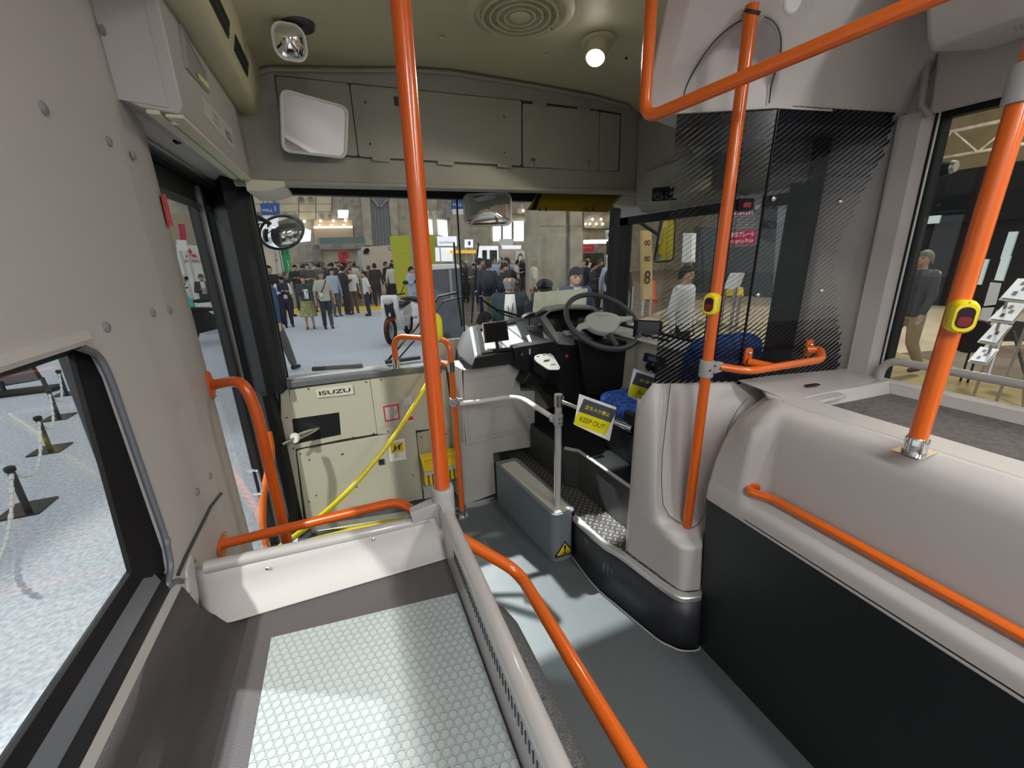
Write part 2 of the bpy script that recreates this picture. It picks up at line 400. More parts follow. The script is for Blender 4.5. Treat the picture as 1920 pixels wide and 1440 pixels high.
# ---- left wheelhouse side
def wheelhouse():
    mb = MB()
    rows = []
    plan = [(.10, -3), (.285, -3), (.286, .60), (.284, .69), (.27, .745), (.235, .775), (.17, .785), (.10, .785)]
    zs = [(0, 0), (.50, 0), (.56, -.004), (.59, -.014), (.603, -.035)]
    for z, sh in zs:
        rows.append([V((x+(sh if 0 < i < 7 else 0)*(1 if x > .2 else 0), y+(sh if y > .6 else 0), z)) for i, (x, y) in enumerate(plan)])
    rows.append([V((.10, y-.03 if y > .6 else y, .605)) for x, y in plan])
    return mb.grid(rows)
WHM = mat('speckled_charcoal_vinyl', (.045, .05, .053), .4, noise=(500, .5, (.16, .17, .175)), bump=(300, .5))
tag(wheelhouse().build('wheelhouse_cover', WHM, None, sharp=50), 'speckled charcoal wheelhouse cover beside the aisle under the tray', 'wheelhouse')
MB_ = MB

# ---- pole 1 with clamp
p1 = thing('handrail_pole', 'tall orange pole in the centre foreground, clamped to the grey tray rails', 'pole', (.165, .9, .60))
MB().tube([(.165, .9, .60), (.165, .9, 2.185)], .0185, 24).build('tube', ORANGED, p1)
def clampbody(name, c, r, h, parent, arms=(), m=CLAMPG, screws=()):
    mb = MB().lathe([(r*.96, -h/2), (r, -h/2+.004), (r, h/2-.004), (r*.96, h/2)], c, (0, 0, 1), 24)
    for d, L, wd, hh in arms:
        d = V(d).normalized(); s_ = d.cross(V((0, 0, 1))).normalized(); up = s_.cross(d)
        a = [V(c)+s_*(wd*i)+up*(hh*j) for i, j in ((-1, -1), (1, -1), (1, 1), (-1, 1))]
        e_ = [V(c)+d*L+s_*(wd*.72*i)+up*(hh*.72*j) for i, j in ((-1, -1), (1, -1), (1, 1), (-1, 1))]
        mb.add(a+e_, [(0, 1, 2, 3), (4, 7, 6, 5), (0, 4, 5, 1), (1, 5, 6, 2), (2, 6, 7, 3), (3, 7, 4, 0)])
    o = mb.build(name, m, parent, bevel=.002)
    for p, n in screws: screw(p, n, parent, .0035, DKPRINT)
    return o
clampbody('clamp', (.165, .9, .80), .028, .10, p1, [((-1, 0, -.12), .085, .018, .02), ((0, -1, -.1), .06, .018, .024)])
clampbody('lower_clamp', (.165, .9, .69), .025, .05, p1, [((-1, .1, .1), .055, .004, .022), ((0, -1, 0), .05, .02, .02)])
# stop button facing forward
def stopbutton(root, c, n, facing=True, s=1.0, shell=YELLOWB):
    """body pressed on the pole at c, its face along n"""
    n = V(n).normalized(); up = V((0, 0, 1)); sx = up.cross(n).normalized()
    body = MB()
    for k, (off, w, h) in enumerate(()): pass
    rows = []
    for off, w, h, r in ((-.012, .040, .066, .015), (.008, .044, .070, .018), (.020, .042, .068, .02), (.027, .034, .058, .016)):
        rows.append(rrect(V(c)+n*off*s, sx, up, w*s, h*s, r*s))
    m_ = len(rows[0]); vs = [p for r_ in rows for p in r_]; fs = [list(range(m_))[::-1], [3*m_+k for k in range(m_)]]
    for i in range(3):
        for k in range(m_): fs.append((i*m_+k, i*m_+(k+1) % m_, (i+1)*m_+(k+1) % m_, (i+1)*m_+k))
    bt = body.add(vs, fs).build('stop_button', shell, root, sharp=50)
    if facing:
        f = V(c)+n*.0275*s
        fc = MB().prism(rrect(f, sx, up, .026*s, .043*s, .012*s, 8), n*.001).build('button_face', mat('dark_plum_plastic', (.02, .006, .015), .25), bt)
        MB().prism(rrect(f+n*.001-up*.008*s, sx, up, .021*s, .02*s, .007*s, 6), n*.001).build('press_label', mat('dim_red_lens', (.16, .01, .008), .4), bt)
        text('とまります', f+n*.0022-up*.004*s, sx, up, .0045*s, RED, 'lettering', bt, w=.018*s)
        for k in (-1, 1): screw(V(c)+n*.024*s+up*(.029*k*s), n, bt, .0022, DKPRINT)
    else:
        MB().box(V(c)+V((-.0008, .0, -.03)), V(c)+V((.0008, .0275, .03)))
    return bt
stopbutton(p1, at(812, 616, Y=.925)+V((-.006, .002, 0)), (.62, .78, 0), False, 1.02, LIME)
MB().tube([(.165, .9, .69), (.165, .9, .60)], .0186, 20).build('foot', ORANGED, p1)

# ---- low orange rail beside the wheelhouse
lo = thing('aisle_handrail', 'low orange handrail sloping from the centre pole and running back along the aisle', 'handrail', (.34, .5, .5))
A = at(868, 1012, Y=.90); Bp = at(972, 1072, X=.352); 
MB().tube([(.18, .9, .705), A, Bp, at(1190, 1440, X=.352)+V((.004, -.02, 0)), V((.352, -1.2, Bp.z-.03))], .0165, 22, fillet=.055).build('tube', ORANGE, lo)
# ---- orange rail over the barrier
bo = thing('barrier_handrail', 'orange handrail over the grey tray barrier with a diamond wall flange', 'handrail', (-.2, .98, .8))
fl0 = at(414, 1021, X=-.376)
P = [fl0, at(700, 953, Y=1.02), at(752, 944, Y=1.0), at(790, 972, Y=.93), at(812, 985, Y=.905)]
MB().tube([P[0], at(560, 985, Y=1.04), at(700, 951, Y=1.01), at(748, 940, Y=1.0), at(800, 975, Y=.93)], .0125, 18, fillet=.03).build('tube', ORANGED, bo)
q = [at(420, 994, X=-.378), at(425, 1015, X=-.378), at(415, 1056, X=-.378), at(406, 1032, X=-.378)]
MB().prism(rquad(q, .008), (.005, 0, 0)).build('wall_flange', ORANGED, bo)
for px, py in ((421, 1003), (411, 1030), (416, 1048)): screw(at(px, py, X=-.372), (1, 0, 0), bo, .0035, CHROME)

# ---- door handrail
dh = thing('door_handrail', 'orange handrail bending from the door pillar down to the floor', 'handrail', (-.33, 1.3, 0))
a = at(397, 722, X=-.396); bx = at(490, 800, Y=1.30)
MB().tube([a, at(455, 712, Y=1.31), V((bx.x-.003, 1.30, bx.z+.05)), V((bx.x, 1.30, 0.0))], .0155, 20, fillet=.075).build('tube', ORANGED, dh)
MB().lathe([(.027, 0), (.027, .006), (.018, .010)], a-V((.006, 0, 0)), (1, 0, .0), 20, sx=1.6, sy=.75, ref=(0, 0, 1)).build('wall_flange', ORANGED, dh)
for k in (-1, 1): screw(a+V((.003, 0, .034*k)), (1, 0, 0), dh, .003, CHROME)
# ---- entrance door
XD = -.47
door = thing('door_1', None, None, (XD, 1.9, 0)); door['kind'] = 'structure'
def leafframe(y0, y1, z0, z1, fw, top, name='leaf'):
    mb = MB()
    mb.box((XD-.03, y0, z0), (XD, y0+fw, z1)); mb.box((XD-.03, y1-fw, z0), (XD, y1, z1))
    mb.box((XD-.03, y0+fw, z1-top), (XD, y1-fw, z1)); mb.box((XD-.03, y0+fw, z0), (XD, y1-fw, z0+.10))
    o = mb.build(name, BLACK, door, bevel=.003)
    MB().box((XD-.018, y0+fw, z0+.10), (XD-.014, y1-fw, z1-top)).build('pane', GLASS, o)
    return o
l1 = leafframe(1.41, 2.045, -.02, 1.70, .05, .07)
l2 = leafframe(2.07, 2.50, -.02, 1.70, .05, .07)
MB().box((XD-.03, 2.26, -.02), (XD+.004, 2.50, 1.70)).build('blind_panel', mat('door_black', (.004, .004, .005), .6, spec=.1), l2)
MB().box((XD, 2.037, -.02), (XD+.012, 2.052, 1.69)).build('edge_seal', STEEL, l1)
MB().box((XD, 2.063, -.02), (XD+.012, 2.078, 1.69)).build('edge_seal', RUB, l2)
MB().box((XD-.05, 1.40, 1.70), (XD+.03, 2.42, 1.76)).build('header_rail', BLACK, door)
MB().box((XD+.03, 1.36, 1.712), (XD+.045, 2.2, 1.722)).build('track', STEEL, door)
MB().box((XD+.0, 1.40, 1.60), (XD+.006, 2.02, 1.625)).build('top_moulding', CHAR, l1)
# door grab loop
p = at(470, 905, X=XD+.01)
MB().tube([p+V((0, 0, .055)), p+V((.035, -.01, .055)), p+V((.035, -.01, -.055)), p+V((0, 0, -.055))], .005, 10, fillet=.012).build('grab_handle', CHROME, door)
# orange bar fixed to the door leaf
MB().tube([at(503, 810, Y=1.95), at(510, 850, Y=1.93), at(493, 930, Y=1.9), at(492, 985, Y=1.9), at(506, 1060, Y=1.9)], .015, 16, fillet=.04).build('grab_bar', ORANGE, door)
# door arm
MB().tube([at(552, 822, Y=2.18), at(522, 835, Y=2.18), at(505, 905, Y=2.16), at(498, 960, Y=2.2)], .008, 10).build('door_arm', BLACK, door)
MB().tube([at(548, 700, Y=2.19)+V((-.06, .02, 0)), at(525, 800, Y=2.19), at(516, 838, Y=2.18)], .006, 8).build('door_link', BLACK, door)

# black corner post
cp = MB().prism([(-.318, 2.20, 0), (-.335, 2.14, 0), (-.40, 2.12, 0), (-.50, 2.30, 0), (-.50, 2.52, 0), (-.365, 2.50, 0), (-.345, 2.42, 0)], (0, 0, .94))
cp.v = [p+V((0, 0, .80)) for p in cp.v]
cp.prism([(-.375, 2.19, 0), (-.39, 2.13, 0), (-.42, 2.12, 0), (-.50, 2.30, 0), (-.50, 2.52, 0), (-.38, 2.5, 0)], (0, 0, .80))
post = struct('trim_1', cp, BLACK)
# box above the door
ob = MB()
ob.prism([(-.50, 1.24, 1.70), (-.415, 1.24, 1.735), (-.39, 1.24, 1.745), (-.35, 1.24, 1.728), (-.285, 1.24, 1.722), (-.275, 1.24, 1.74), (-.275, 1.24, 2.08), (-.50, 1.24, 2.08)], (0, .94, 0))
obx = struct('trim_2', ob, PLASD, bevel=.004)
SOF = mat('cream_soffit', (.60, .58, .44), .45)
MB().box((-.312, 1.243, 1.714), (-.278, 2.18, 1.722)).build('soffit_strip', SOF, obx, bevel=.002)
MB().box((-.345, 1.243, 1.718), (-.320, 2.18, 1.727)).build('soffit_strip', SOF, obx, bevel=.002)
for y in (1.275, 2.13): MB().lathe([(.008, 0), (.008, .003), (.005, .006)], (-.305, y, 1.714), (0, 0, -1), 14).build('cap', WHITEP, obx)
MB().prism([(-.42, 1.2395, 1.742), (-.3, 1.2395, 1.732), (-.30, 1.2395, 2.06), (-.42, 1.2395, 2.06)], (0, -.002, 0)).build('end_panel', PLASD, obx)
# leaflet holder
X2 = -.2745
q = [at(334, 44, X=X2), at(347, 127, X=X2), at(389, 174, X=X2), at(383, 138, X=X2)]
lh = thing('leaflet_holder', 'clear framed leaflet holder with a yellow card on the box above the door', 'leaflet holder', q[1])
cen = (q[0]+q[1]+q[2]+q[3])/4
ringprism(q, [cen+(p-cen)*.88 for p in q], (.006, 0, 0)).build('frame', CLAMPG, lh)
MB().prism([cen+(p-cen)*.88 for p in q], (.002, 0, 0)).build('leaflet', mat('grey_card', (.30, .29, .27), .5), lh)
MB().prism([q[1]*.55+q[2]*.45+V((.007, 0, .004)), q[2]+V((.007, -.005, .004)), q[2]+V((.007, -.005, .022)), q[1]*.55+q[2]*.45+V((.007, 0, .016))], (.001, 0, 0)).build('yellow_card', mat('pale_yellow_card', (.75, .70, .30), .5), lh)
q = [at(376, 178, X=X2), at(383, 216, X=X2), at(440, 284, X=X2), at(435, 243, X=X2)]
sk = thing('door_notice_sticker', 'white notice sticker with black characters on the box above the door', 'sticker', q[1])
MB().prism(q, (.001, 0, 0)).build('sheet', mat('pale_grey_sticker', (.52, .51, .48), .5), sk)
ud = (q[2]-q[1]).normalized(); cc = (q[0]+q[1]+q[2]+q[3])/4
text('出口', cc+ud*.10+V((.0014, 0, 0)), ud, (0, 0, 1), .030, DKPRINT, 'lettering', sk, w=.075)
text('ドアが開きます', cc-ud*.05+V((.0014, 0, .008)), ud, (0, 0, 1), .010, DKPRINT, 'lettering', sk)
text('手をふれないで', cc-ud*.05+V((.0014, 0, -.010)), ud, (0, 0, 1), .010, DKPRINT, 'lettering', sk)
# duct with slots, above the box
dc = MB().prism([(-.30, -3, 1.965), (-.255, -3, 1.95), (-.215, -3, 1.952), (-.202, -3, 1.963), (-.199, -3, 1.985), (-.184, -3, 2.045), (-.18, -3, 2.13), (-.30, -3, 2.15)], (0, 5.05, 0))
duct = struct('trim_3', dc, CEIL, sharp=50)
for y0, y1 in ((1.33, 1.53), (1.60, 1.79)):
    sl = MB().obox((-.1925, (y0+y1)/2, 2.010), (0, 1, 0), (.243, 0, .97), (.97, 0, -.243), y1-y0, .042, .004).build('air_slot', BLACK, duct)
    for k in (-1, 1): MB().obox((-.191+.0025*k, (y0+y1)/2, 2.010+.011*k), (0, 1, 0), (.243, 0, .97), (.97, 0, -.243), y1-y0-.01, .0018, .006).build('louvre', CHAR, sl)
for px, py in ((457, 52), (482, 112)): screw(at(px, py, Z=2.125), (0, 0, -1), duct, .005, CEIL, 'rivet')
# camera over the door, black
dcam = thing('door_camera', 'small black camera unit under the box above the door', 'camera', at(305, 245, X=-.40))
c = at(303, 240, X=-.405)
MB().obox(c, (1, 0, 0), (0, 1, 0), (0, 0, 1), .05, .09, .028).build('housing', BLACK, dcam, bevel=.008, seg=3)
MB().lathe([(.014, 0), (.014, .010), (.009, .018)], c+V((.02, .035, -.012)), (.3, .2, -1), 14).build('lens', GLOSSB, dcam)

# ================================================================ front wall
YF = 2.20
f = MB()
f.prism([(.50, 2.445, 0), (1.72, 2.445, 0), (1.72, 2.445, .92), (.50, 2.445, .92)], (0, .012, 0))
f.prism([(-.375, YF+.006, 0), (.478, YF+.006, 0), (.478, YF+.006, .80), (-.335, YF+.006, .80)], (0, .03, 0))
wall_front = struct('wall_front', f, CREAM)
# header : panel above the windscreen
hd = MB()
top = [(x, z-.004) for x, z in cs if -.25 < x < 1.6]
pts = [V((-.285, 2.05, 1.705)), V((1.66, 2.05, 1.73))]+[V((1.66, 2.05, 2.10))]+[V((x, 2.05, z)) for x, z in reversed(top)]+[V((-.285, 2.05, 2.06))]
hd.prism(pts, (0, .03, 0))
hd.prism([(-.34, 2.06, 1.695), (-.34, 2.035, 1.705), (-.34, 2.035, 1.718), (-.34, 2.08, 1.73), (-.34, 2.45, 1.80), (-.34, 2.45, 1.77)], (2.05, 0, .025))
header = struct('trim_4', hd, HEAD)
tb = MB().tube([V((x, 2.045, z-.012)) for x, z in top], .009, 8).build('top_bead', HEAD, header)
MB().prism([(-.30, 2.025, 1.675), (-.215, 2.03, 1.68), (-.16, 2.03, 1.70), (-.16, 2.03, 1.718), (-.30, 2.025, 1.72)], (0, .30, 0)).build('corner_cover', SOF, header, bevel=.003)
YH = 2.046
def hpanel(q, name='access_panel', m=HEAD):
    return MB().prism(rquad([at(x, y, Y=YH) for x, y in q], .012), (0, -.004, 0)).build(name, m, header, bevel=.0012)
# dark gap sheet behind the panels
MB().prism(rquad([at(x, y, Y=YH+.002) for x, y in ((514, 141), (656, 156), (978, 188), (1124, 206), (1164, 213), (1161, 321), (978, 314), (672, 296), (533, 285))], .006), (0, -.002, 0)).build('panel_gap', DKPRINT, header)
hpanel(((516, 143), (654, 157), (671, 293), (535, 283)))
hpanel(((656, 158), (977, 189), (977, 311), (673, 294)))
pc = hpanel(((979.5, 194), (1123, 209), (1121, 320), (980, 313)))
hpanel(((1124, 210), (1162, 216), (1159, 320), (1122, 320)))
for px, py in ((715, 299), (836, 306), (946, 311), (1012, 195), (1095, 206)):
    p = at(px, py, Y=YH-.005); MB().obox(p, (1, 0, -.03), (0, 1, 0), (0, 0, 1), .075, .004, .016).build('hinge', STEEL if py < 250 else HEAD, header, bevel=.001)
for px, py in ((999, 305), (1102, 309)):
    p = at(px, py, Y=YH-.008); o = MB().obox(p, (1, 0, 0), (0, 1, 0), (0, 0, 1), .018, .008, .045).build('latch', STEEL, header, bevel=.002)
    MB().obox(p+V((0, -.005, .012)), (1, 0, 0), (0, 1, 0), (0, 0, 1), .022, .006, .012).build('latch_lever', CHROME, header)
for px, py in ((685, 192), (694, 270), (945, 219), (946, 286)): screw(at(px, py, Y=YH-.005), (0, -1, 0), header, .004)
for px, py in ((670, 144), (965, 180), (1132, 216), (1126, 318), (1150, 318), (558, 285)): screw(at(px, py, Y=YH-.005), (0, -1, 0), header, .004, STEEL)
MB().obox(at(743, 190, Y=YH-.003), (1, 0, 0), (0, 1, 0), (0, 0, 1), .02, .004, .035).build('slot', DKPRINT, header)

# windscreen: window_2
YW = 2.46
wm = MB()
wm.box((-.36, YW-.03, 1.722), (1.80, YW+.02, 1.86)); wm.box((-.40, YW, .70), (-.345, YW+.02, 1.8)); wm.box((1.745, YW-.03, .70), (1.80, YW+.02, 1.8))
wm.box((-.36, YW, .70), (1.80, YW+.02, .775))
w2 = struct('window_2', wm, BLACK)
MB().box((-.36, YW+.006, .74), (1.80, YW+.010, 1.86)).build('pane', GLASS, w2)
MB().box((.672, YW-.004, .76), (.680, YW+.012, 1.80)).build('centre_joint', BLACK, w2)
# wide pillar at the front right corner with a white handle
rp_ = MB().prism([(1.72, 2.30, 0), (1.80, 2.30, 0), (1.83, 2.48, 0), (1.755, 2.48, 0)], (0, 0, 1.75))
rpo = struct('trim_5', rp_, BLACK)
MB().obox(at(1184, 560, Y=2.30), (1, 0, 0), (0, 1, 0), (0, 0, 1), .012, .02, .16).build('grab_plate', ALU, rpo, bevel=.003)
# ledge under the windscreen
ld = MB().prism([(-.33, YF-.012, .805), (-.33, YF-.012, .835), (-.33, YF+.01, .845), (-.33, YW, .80), (-.33, YW, .76), (-.33, YF+.03, .79)], (.83, 0, 0))
ledge = struct('trim_6', ld, mat('satin_slate_ledge', (.13, .14, .15), .22, coat=.4), bevel=.004, seg=3)
MB().prism([(-.325, YF+.02, .8445), (-.325, YW, .803), (-.325, YW, .800), (-.325, YF+.02, .842)], (.50, 0, 0)).build('white_top', WHITEP, ledge)  # white laid over the slate ledge for the hall light falling on it
for (a, b2) in (((585, 692), (680, 686)), ((722, 679), (788, 670))):
    pa, pb = at(*a, Y=2.40), at(*b2, Y=2.40); d = (pb-pa)
    MB().obox((pa+pb)/2, d, (0, 1, 0), (0, 0, 1), d.length, .03, .02).build('defroster_grille', CHAR, ledge, bevel=.003)
# panels on the front wall
def fpanel(q, y, name, m=CREAM, t=.006, r=.006):
    return MB().prism(rquad([at(px, py, Y=y) for px, py in q], r), (0, t, 0)).build(name, m, wall_front, bevel=.0012)
MB().prism([at(px, py, Y=YF+.004) for px, py in ((540, 728), (850, 692), (852, 975), (572, 1010))], (0, .002, 0)).build('panel_gap', DKPRINT, wall_front)
# upper left panel with a cut-out for the door cylinder
def FY(px, py, y=YF-.002): return at(px, py, Y=y)
MB().prism([FY(*p) for p in ((543, 731), (693, 711), (707, 813), (640, 824), (636, 773), (546, 786))], (0, .006, 0)).build('cylinder_panel', CREAM, wall_front)
MB().prism([FY(*p) for p in ((553, 833), (639, 816), (640, 824), (554, 842))], (0, .006, 0)).build('cylinder_panel_foot', CREAM, wall_front)
MB().prism([FY(x, y, YF+.001) for x, y in ((546, 787), (636, 774), (639, 813), (553, 833))], (0, .003, 0)).build('opening', BLACK, wall_front)
fpanel(((694, 711), (836, 694), (851, 800), (708, 815)), YF-.004, 'upper_panel')
MB().prism([FY(x, y, YF+.0) for x, y in ((519, 722), (541, 728), (572, 1000), (545, 1000))], (0, .006, 0)).build('edge_panel', CREAM, wall_front)
fpanel(((556, 846), (779, 806), (793, 935), (576, 985)), YF-.016, 'lower_panel', t=.018)
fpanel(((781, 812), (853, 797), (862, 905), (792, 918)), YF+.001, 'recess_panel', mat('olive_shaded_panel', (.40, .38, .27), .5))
fpanel(((793, 912), (862, 902), (868, 940), (797, 952)), YF+.0, 'kick_panel', LGREY)
# hatch for the emergency cock
h = fpanel(((709, 748), (748, 742), (753, 797), (714, 802)), YF-.006, 'hatch', CREAM, .003, .002)
def lblq(q, y, name, m, parent, off=.001):
    return MB().prism([at(px, py, Y=y) for px, py in q], (0, off, 0)).build(name, m, parent)
q = [at(x, y, Y=YF-.0065) for x, y in ((718, 762), (747, 757), (750, 786), (722, 791))]; cc = sum(q, V())/4
lbl = MB().prism(q, (0, .0005, 0)).build('red_border', RED, h)
MB().prism([cc+(p-cc)*.82+V((0, -.0006, 0)) for p in q], (0, .0004, 0)).build('sheet', mat('pale_label', (.55, .56, .58), .5), lbl)
text('非常コック', cc+V((0, -.0012, 0)), (0, 0, -1), (1, 0, -.1), .022, RED, 'lettering', lbl, w=.075)
q = [at(x, y, Y=YF-.0045) for x, y in ((754, 745), (771, 743), (775, 790), (760, 792))]; cc = sum(q, V())/4
lb2 = MB().prism(q, (0, .0005, 0)).build('instruction_label', mat('pale_label', (.55, .56, .58), .5), wall_front)
for k in range(4): text('コック操作方法注意', cc+V((-.018+.011*k, -.0008, .012)), (0, 0, -1), (1, 0, 0), .007, SLATEP if k < 3 else RED, 'lettering', lb2, w=.085)
MB().prism([cc+V((-.01, -.001, -.065)), cc+V((.024, -.001, -.065)), cc+V((.022, -.001, -.045)), cc+V((-.01, -.001, -.047))], (0, .0005, 0)).build('red_block', RED, lb2)
# maker's badge
q = [at(x, y, Y=YF-.010) for x, y in ((592, 730), (661, 722), (663, 739), (594, 746))]; cc = sum(q, V())/4
bd = MB().prism(rquad(q, .003), (0, .006, 0)).build('badge', CREAML, wall_front)
text('ISUZU', cc+V((0, -.001, 0)), (q[1]-q[0]), (0, 0, 1), .022, DKPRINT, 'lettering', bd, w=.150, bold=.02)
# step warning sticker
q = [at(x, y, Y=YF-.0168) for x, y in ((728, 828), (758, 822), (762, 861), (731, 866))]; cc = sum(q, V())/4
ws = MB().prism(q, (0, .0005, 0)).build('caution_sticker', WHITE, wall_front)
uu = (q[1]-q[0]).normalized(); vv = (q[0]-q[3]).normalized()
MB().prism([cc+uu*a_*.036+vv*b_*.036+V((0, -.001, 0))+vv*.022 for a_, b_ in ((-1, -1), (1, -1), (1, .75), (-1, .75))], (0, .0004, 0)).build('yellow_field', YELLOW, ws)
fp = MB()
for sx in (-1, 1):
    fp.prism(rquad([cc+uu*(sx*.012+a_)+vv*(.018+b_)+V((0, -.0018, 0)) for a_, b_ in ((-.006, -.016), (.004, -.016), (.007, .014), (-.003, .016))], .004), (0, .0004, 0))
fp.prism([cc+uu*a_+vv*(.018+b_)+V((0, -.002, 0)) for a_, b_ in ((-.03, -.02), (-.026, -.024), (.03, .018), (.027, .022))], (0, .0003, 0))
fp.build('footprints', DKPRINT, ws)
text('注意！', cc-vv*.024-uu*.008+V((0, -.001, 0)), uu, vv, .010, RED, 'lettering', ws)
text('扉が開きます', cc-vv*.038+V((0, -.001, 0)), uu, vv, .006, DKPRINT, 'lettering', ws)
for px, py in ((529, 737), (538, 783), (550, 841), (563, 851), (580, 862), (578, 729), (686, 716), (714, 712), (641, 852), (827, 697), (662, 820), (700, 813), (727, 809), (790, 820), (837, 813), (643, 851), (664, 834), (593, 929), (580, 941), (669, 913), (774, 891), (779, 938), (758, 817), (701, 965), (607, 987)):
    screw(at(px, py, Y=YF-.017 if py > 845 and 560 < px < 790 else YF-.005), (0, -1, 0), wall_front, .0042)
MB().obox(at(715, 866, Y=YF-.02), (1, 0, 0), (0, 1, 0), (0, 0, 1), .03, .01, .03).build('lock', DKPRINT, wall_front)
# pneumatic cylinder
cy = thing('door_cylinder', 'chrome pneumatic door cylinder with a white end ring in the front panel opening', 'cylinder', at(590, 805, Y=2.15))
a = at(553, 821, Y=2.10); b2 = at(598, 801, Y=2.22); c2 = at(628, 788, Y=2.32)
MB().tube([a, b2], .017, 20).build('barrel', CHROME, cy)
MB().tube([b2, b2+(b2-a).normalized()*.02], .026, 16).build('collar', STEEL, cy)
MB().tube([b2, c2], .014, 12).build('rod_end', CHAR, cy)
MB().tube([a-(b2-a).normalized()*.006, a+(b2-a).normalized()*.006], .025, 20).build('end_ring', WHITEP, cy)
MB().tube([a, at(530, 833, Y=2.08)], .006, 10).build('piston_rod', STEEL, cy)
# yellow hose across the entrance
ye = thing('yellow_hose', 'bright yellow hose slanting across the entrance from the ledge to the door', 'hose', at(660, 915, Y=1.85))
MB().tube([at(828, 676, Y=2.02), at(812, 700, Y=2.0), at(795, 730, Y=1.97), at(740, 820, Y=1.9), at(660, 915, Y=1.8), at(600, 970, Y=1.68), at(520, 1030, Y=1.45)], .0115, 14, fillet=.15).build('hose', YELLOWB, ye)
# wheel chocks in their holder
ck = thing('wheel_chock', 'pair of yellow wheel chocks in a holder low on the front panel', 'wheel chock', at(828, 900, Y=2.15))
q = [at(x, y, Y=2.10) for x, y in ((789, 862), (866, 846), (868, 868), (795, 886))]
for k in range(2):
    f0, f1 = k*.5+.01, k*.5+.49
    lerp = lambda a_, b_, t_: a_*(1-t_)+b_*t_
    r0, r1 = lerp(q[0], q[1], f0), lerp(q[0], q[1], f1); r2, r3 = lerp(q[3], q[2], f1), lerp(q[3], q[2], f0); c_ = (r0+r1+r2+r3)/4
    o = ringprism([r0, r1, r2, r3], [c_+(p-c_)*.72 for p in (r0, r1, r2, r3)], (0, .07, 0)).build('rim', YELLOW, ck, bevel=.003)
    MB().prism([c_+(p-c_)*.74+V((0, .02, 0)) for p in (r0, r1, r2, r3)], (0, .04, 0)).build('pocket', YELLOW, ck)
MB().prism([q[3]+V((.003, .005, -.002)), q[2]+V((-.003, .005, -.002)), q[2]+V((-.003, .005, -.028)), q[3]+V((.003, .005, -.028))], (0, .08, 0)).build('holder_bar', LGREY, ck)
tt = MB()
for i in range(9):
    a_ = lerp(q[3], q[2], (i+.5)/9)+V((0, .01, -.03)); tt.obox(a_+V((0, .03, -.035)), (1, 0, 0), (0, 1, 0), (0, 0, 1), .018, .05, .07)
tt.build('ribbed_foot', YELLOW, ck, bevel=.004)
# yellow floor edge strip and threshold
es = MB().prism([at(575, 1012, Z=.004), at(765, 963, Z=.004), at(770, 986, Z=.004), at(560, 1048, Z=.004)], (0, 0, .004))
o = es.build('step_edge_strip', YELLOWB, None); tag(o, 'yellow strip on the floor edge behind the tray barrier', 'floor strip')
q = [at(x, y, Y=2.0) for x, y in ((590, 1004), (870, 938), (871, 947), (592, 1013))]
o = MB().prism([at(580, 992, Z=.003), at(865, 948, Z=.003), at(866, 957, Z=.003), at(585, 1003, Z=.003)], (0, 0, .02)).build('skirting_bar', STEEL, None, bevel=.002)
tag(o, 'steel skirting bar along the foot of the cream front panel', 'skirting')
# ================================================================ right side of the bus
wr = MB()
T_ = (.03, 0, 0)
wr.prism([(XR, -3, 0), (XR, 2.3, 0), (XR, 2.3, .93), (XR, -3, .93)], T_)
wr.prism([(XR, -3, 1.80), (XR, 2.3, 1.80), (XR, 2.3, 2.10), (XR, -3, 2.10)], T_)
wr.prism([(XR, .80, .93), (XR, 1.10, .93), (XR, 1.10, 1.80), (XR, .83, 1.80)], T_)
wr.prism([(XR, 1.1, 1.62), (XR, 2.3, 1.62), (XR, 2.3, 1.80), (XR, 1.1, 1.80)], T_)
wr.prism([(XR, -3, .93), (XR, -1.0, .93), (XR, -1.0, 1.80), (XR, -3, 1.80)], T_)
wall_right = struct('wall_right', wr, PLAS)
for px, py in ((1696, 328), (1655, 513), (1620, 672)):
    MB().lathe([(.007, 0), (.007, .002), (.003, .004)], at(px, py, X=XR), (-1, 0, 0), 12).build('rivet', CLAMPG, wall_right)
MB().tube([(XR-.002, .905, 2.0), (XR-.002, .865, .96)], .003, 8).build('cover_strip', CLAMPG, wall_right)
# pillar moulding beside the window and lintel
pm = MB().prism([(XR, .87, .95), (XR-.02, .86, .95), (XR-.02, .80, .95), (XR-.005, .785, .95), (XR+.02, .78, .95)], (0, .02, .84))
pmo = struct('trim_7', pm, PLAS)
li = MB().prism([(XR-.03, .80, 1.775), (XR-.03, .82, 1.95), (XR-.03, -3, 1.95), (XR-.03, -3, 1.775)], (.03, 0, 0))
struct('trim_8', li, PLAS, bevel=.008)
MB().tube([(XR-.03, .835, 1.99), (XR-.033, .832, 1.90), (XR-.033, .822, 1.80), (XR-.02, .80, 1.77)], .009, 10).build('gasket', CLAMPG, pmo)
# window_3 black frame
wf = MB()
wf.prism([(XR+.005, .80, .95), (XR+.04, .80, .95), (XR+.04, .755, .95), (XR+.015, .765, .95)], (0, .018, .84))
wf.box((XR+.01, -1.0, 1.76), (XR+.04, .80, 1.80))
w3 = struct('window_3', wf, BLACK)
MB().box((XR+.02, -1.0, .94), (XR+.024, .78, 1.79)).build('pane', GLASS, w3)
MB().tube([(XR+.0, .77, .955), (XR, .787, 1.78)], .003, 8).build('bright_edge', ALU, w3)
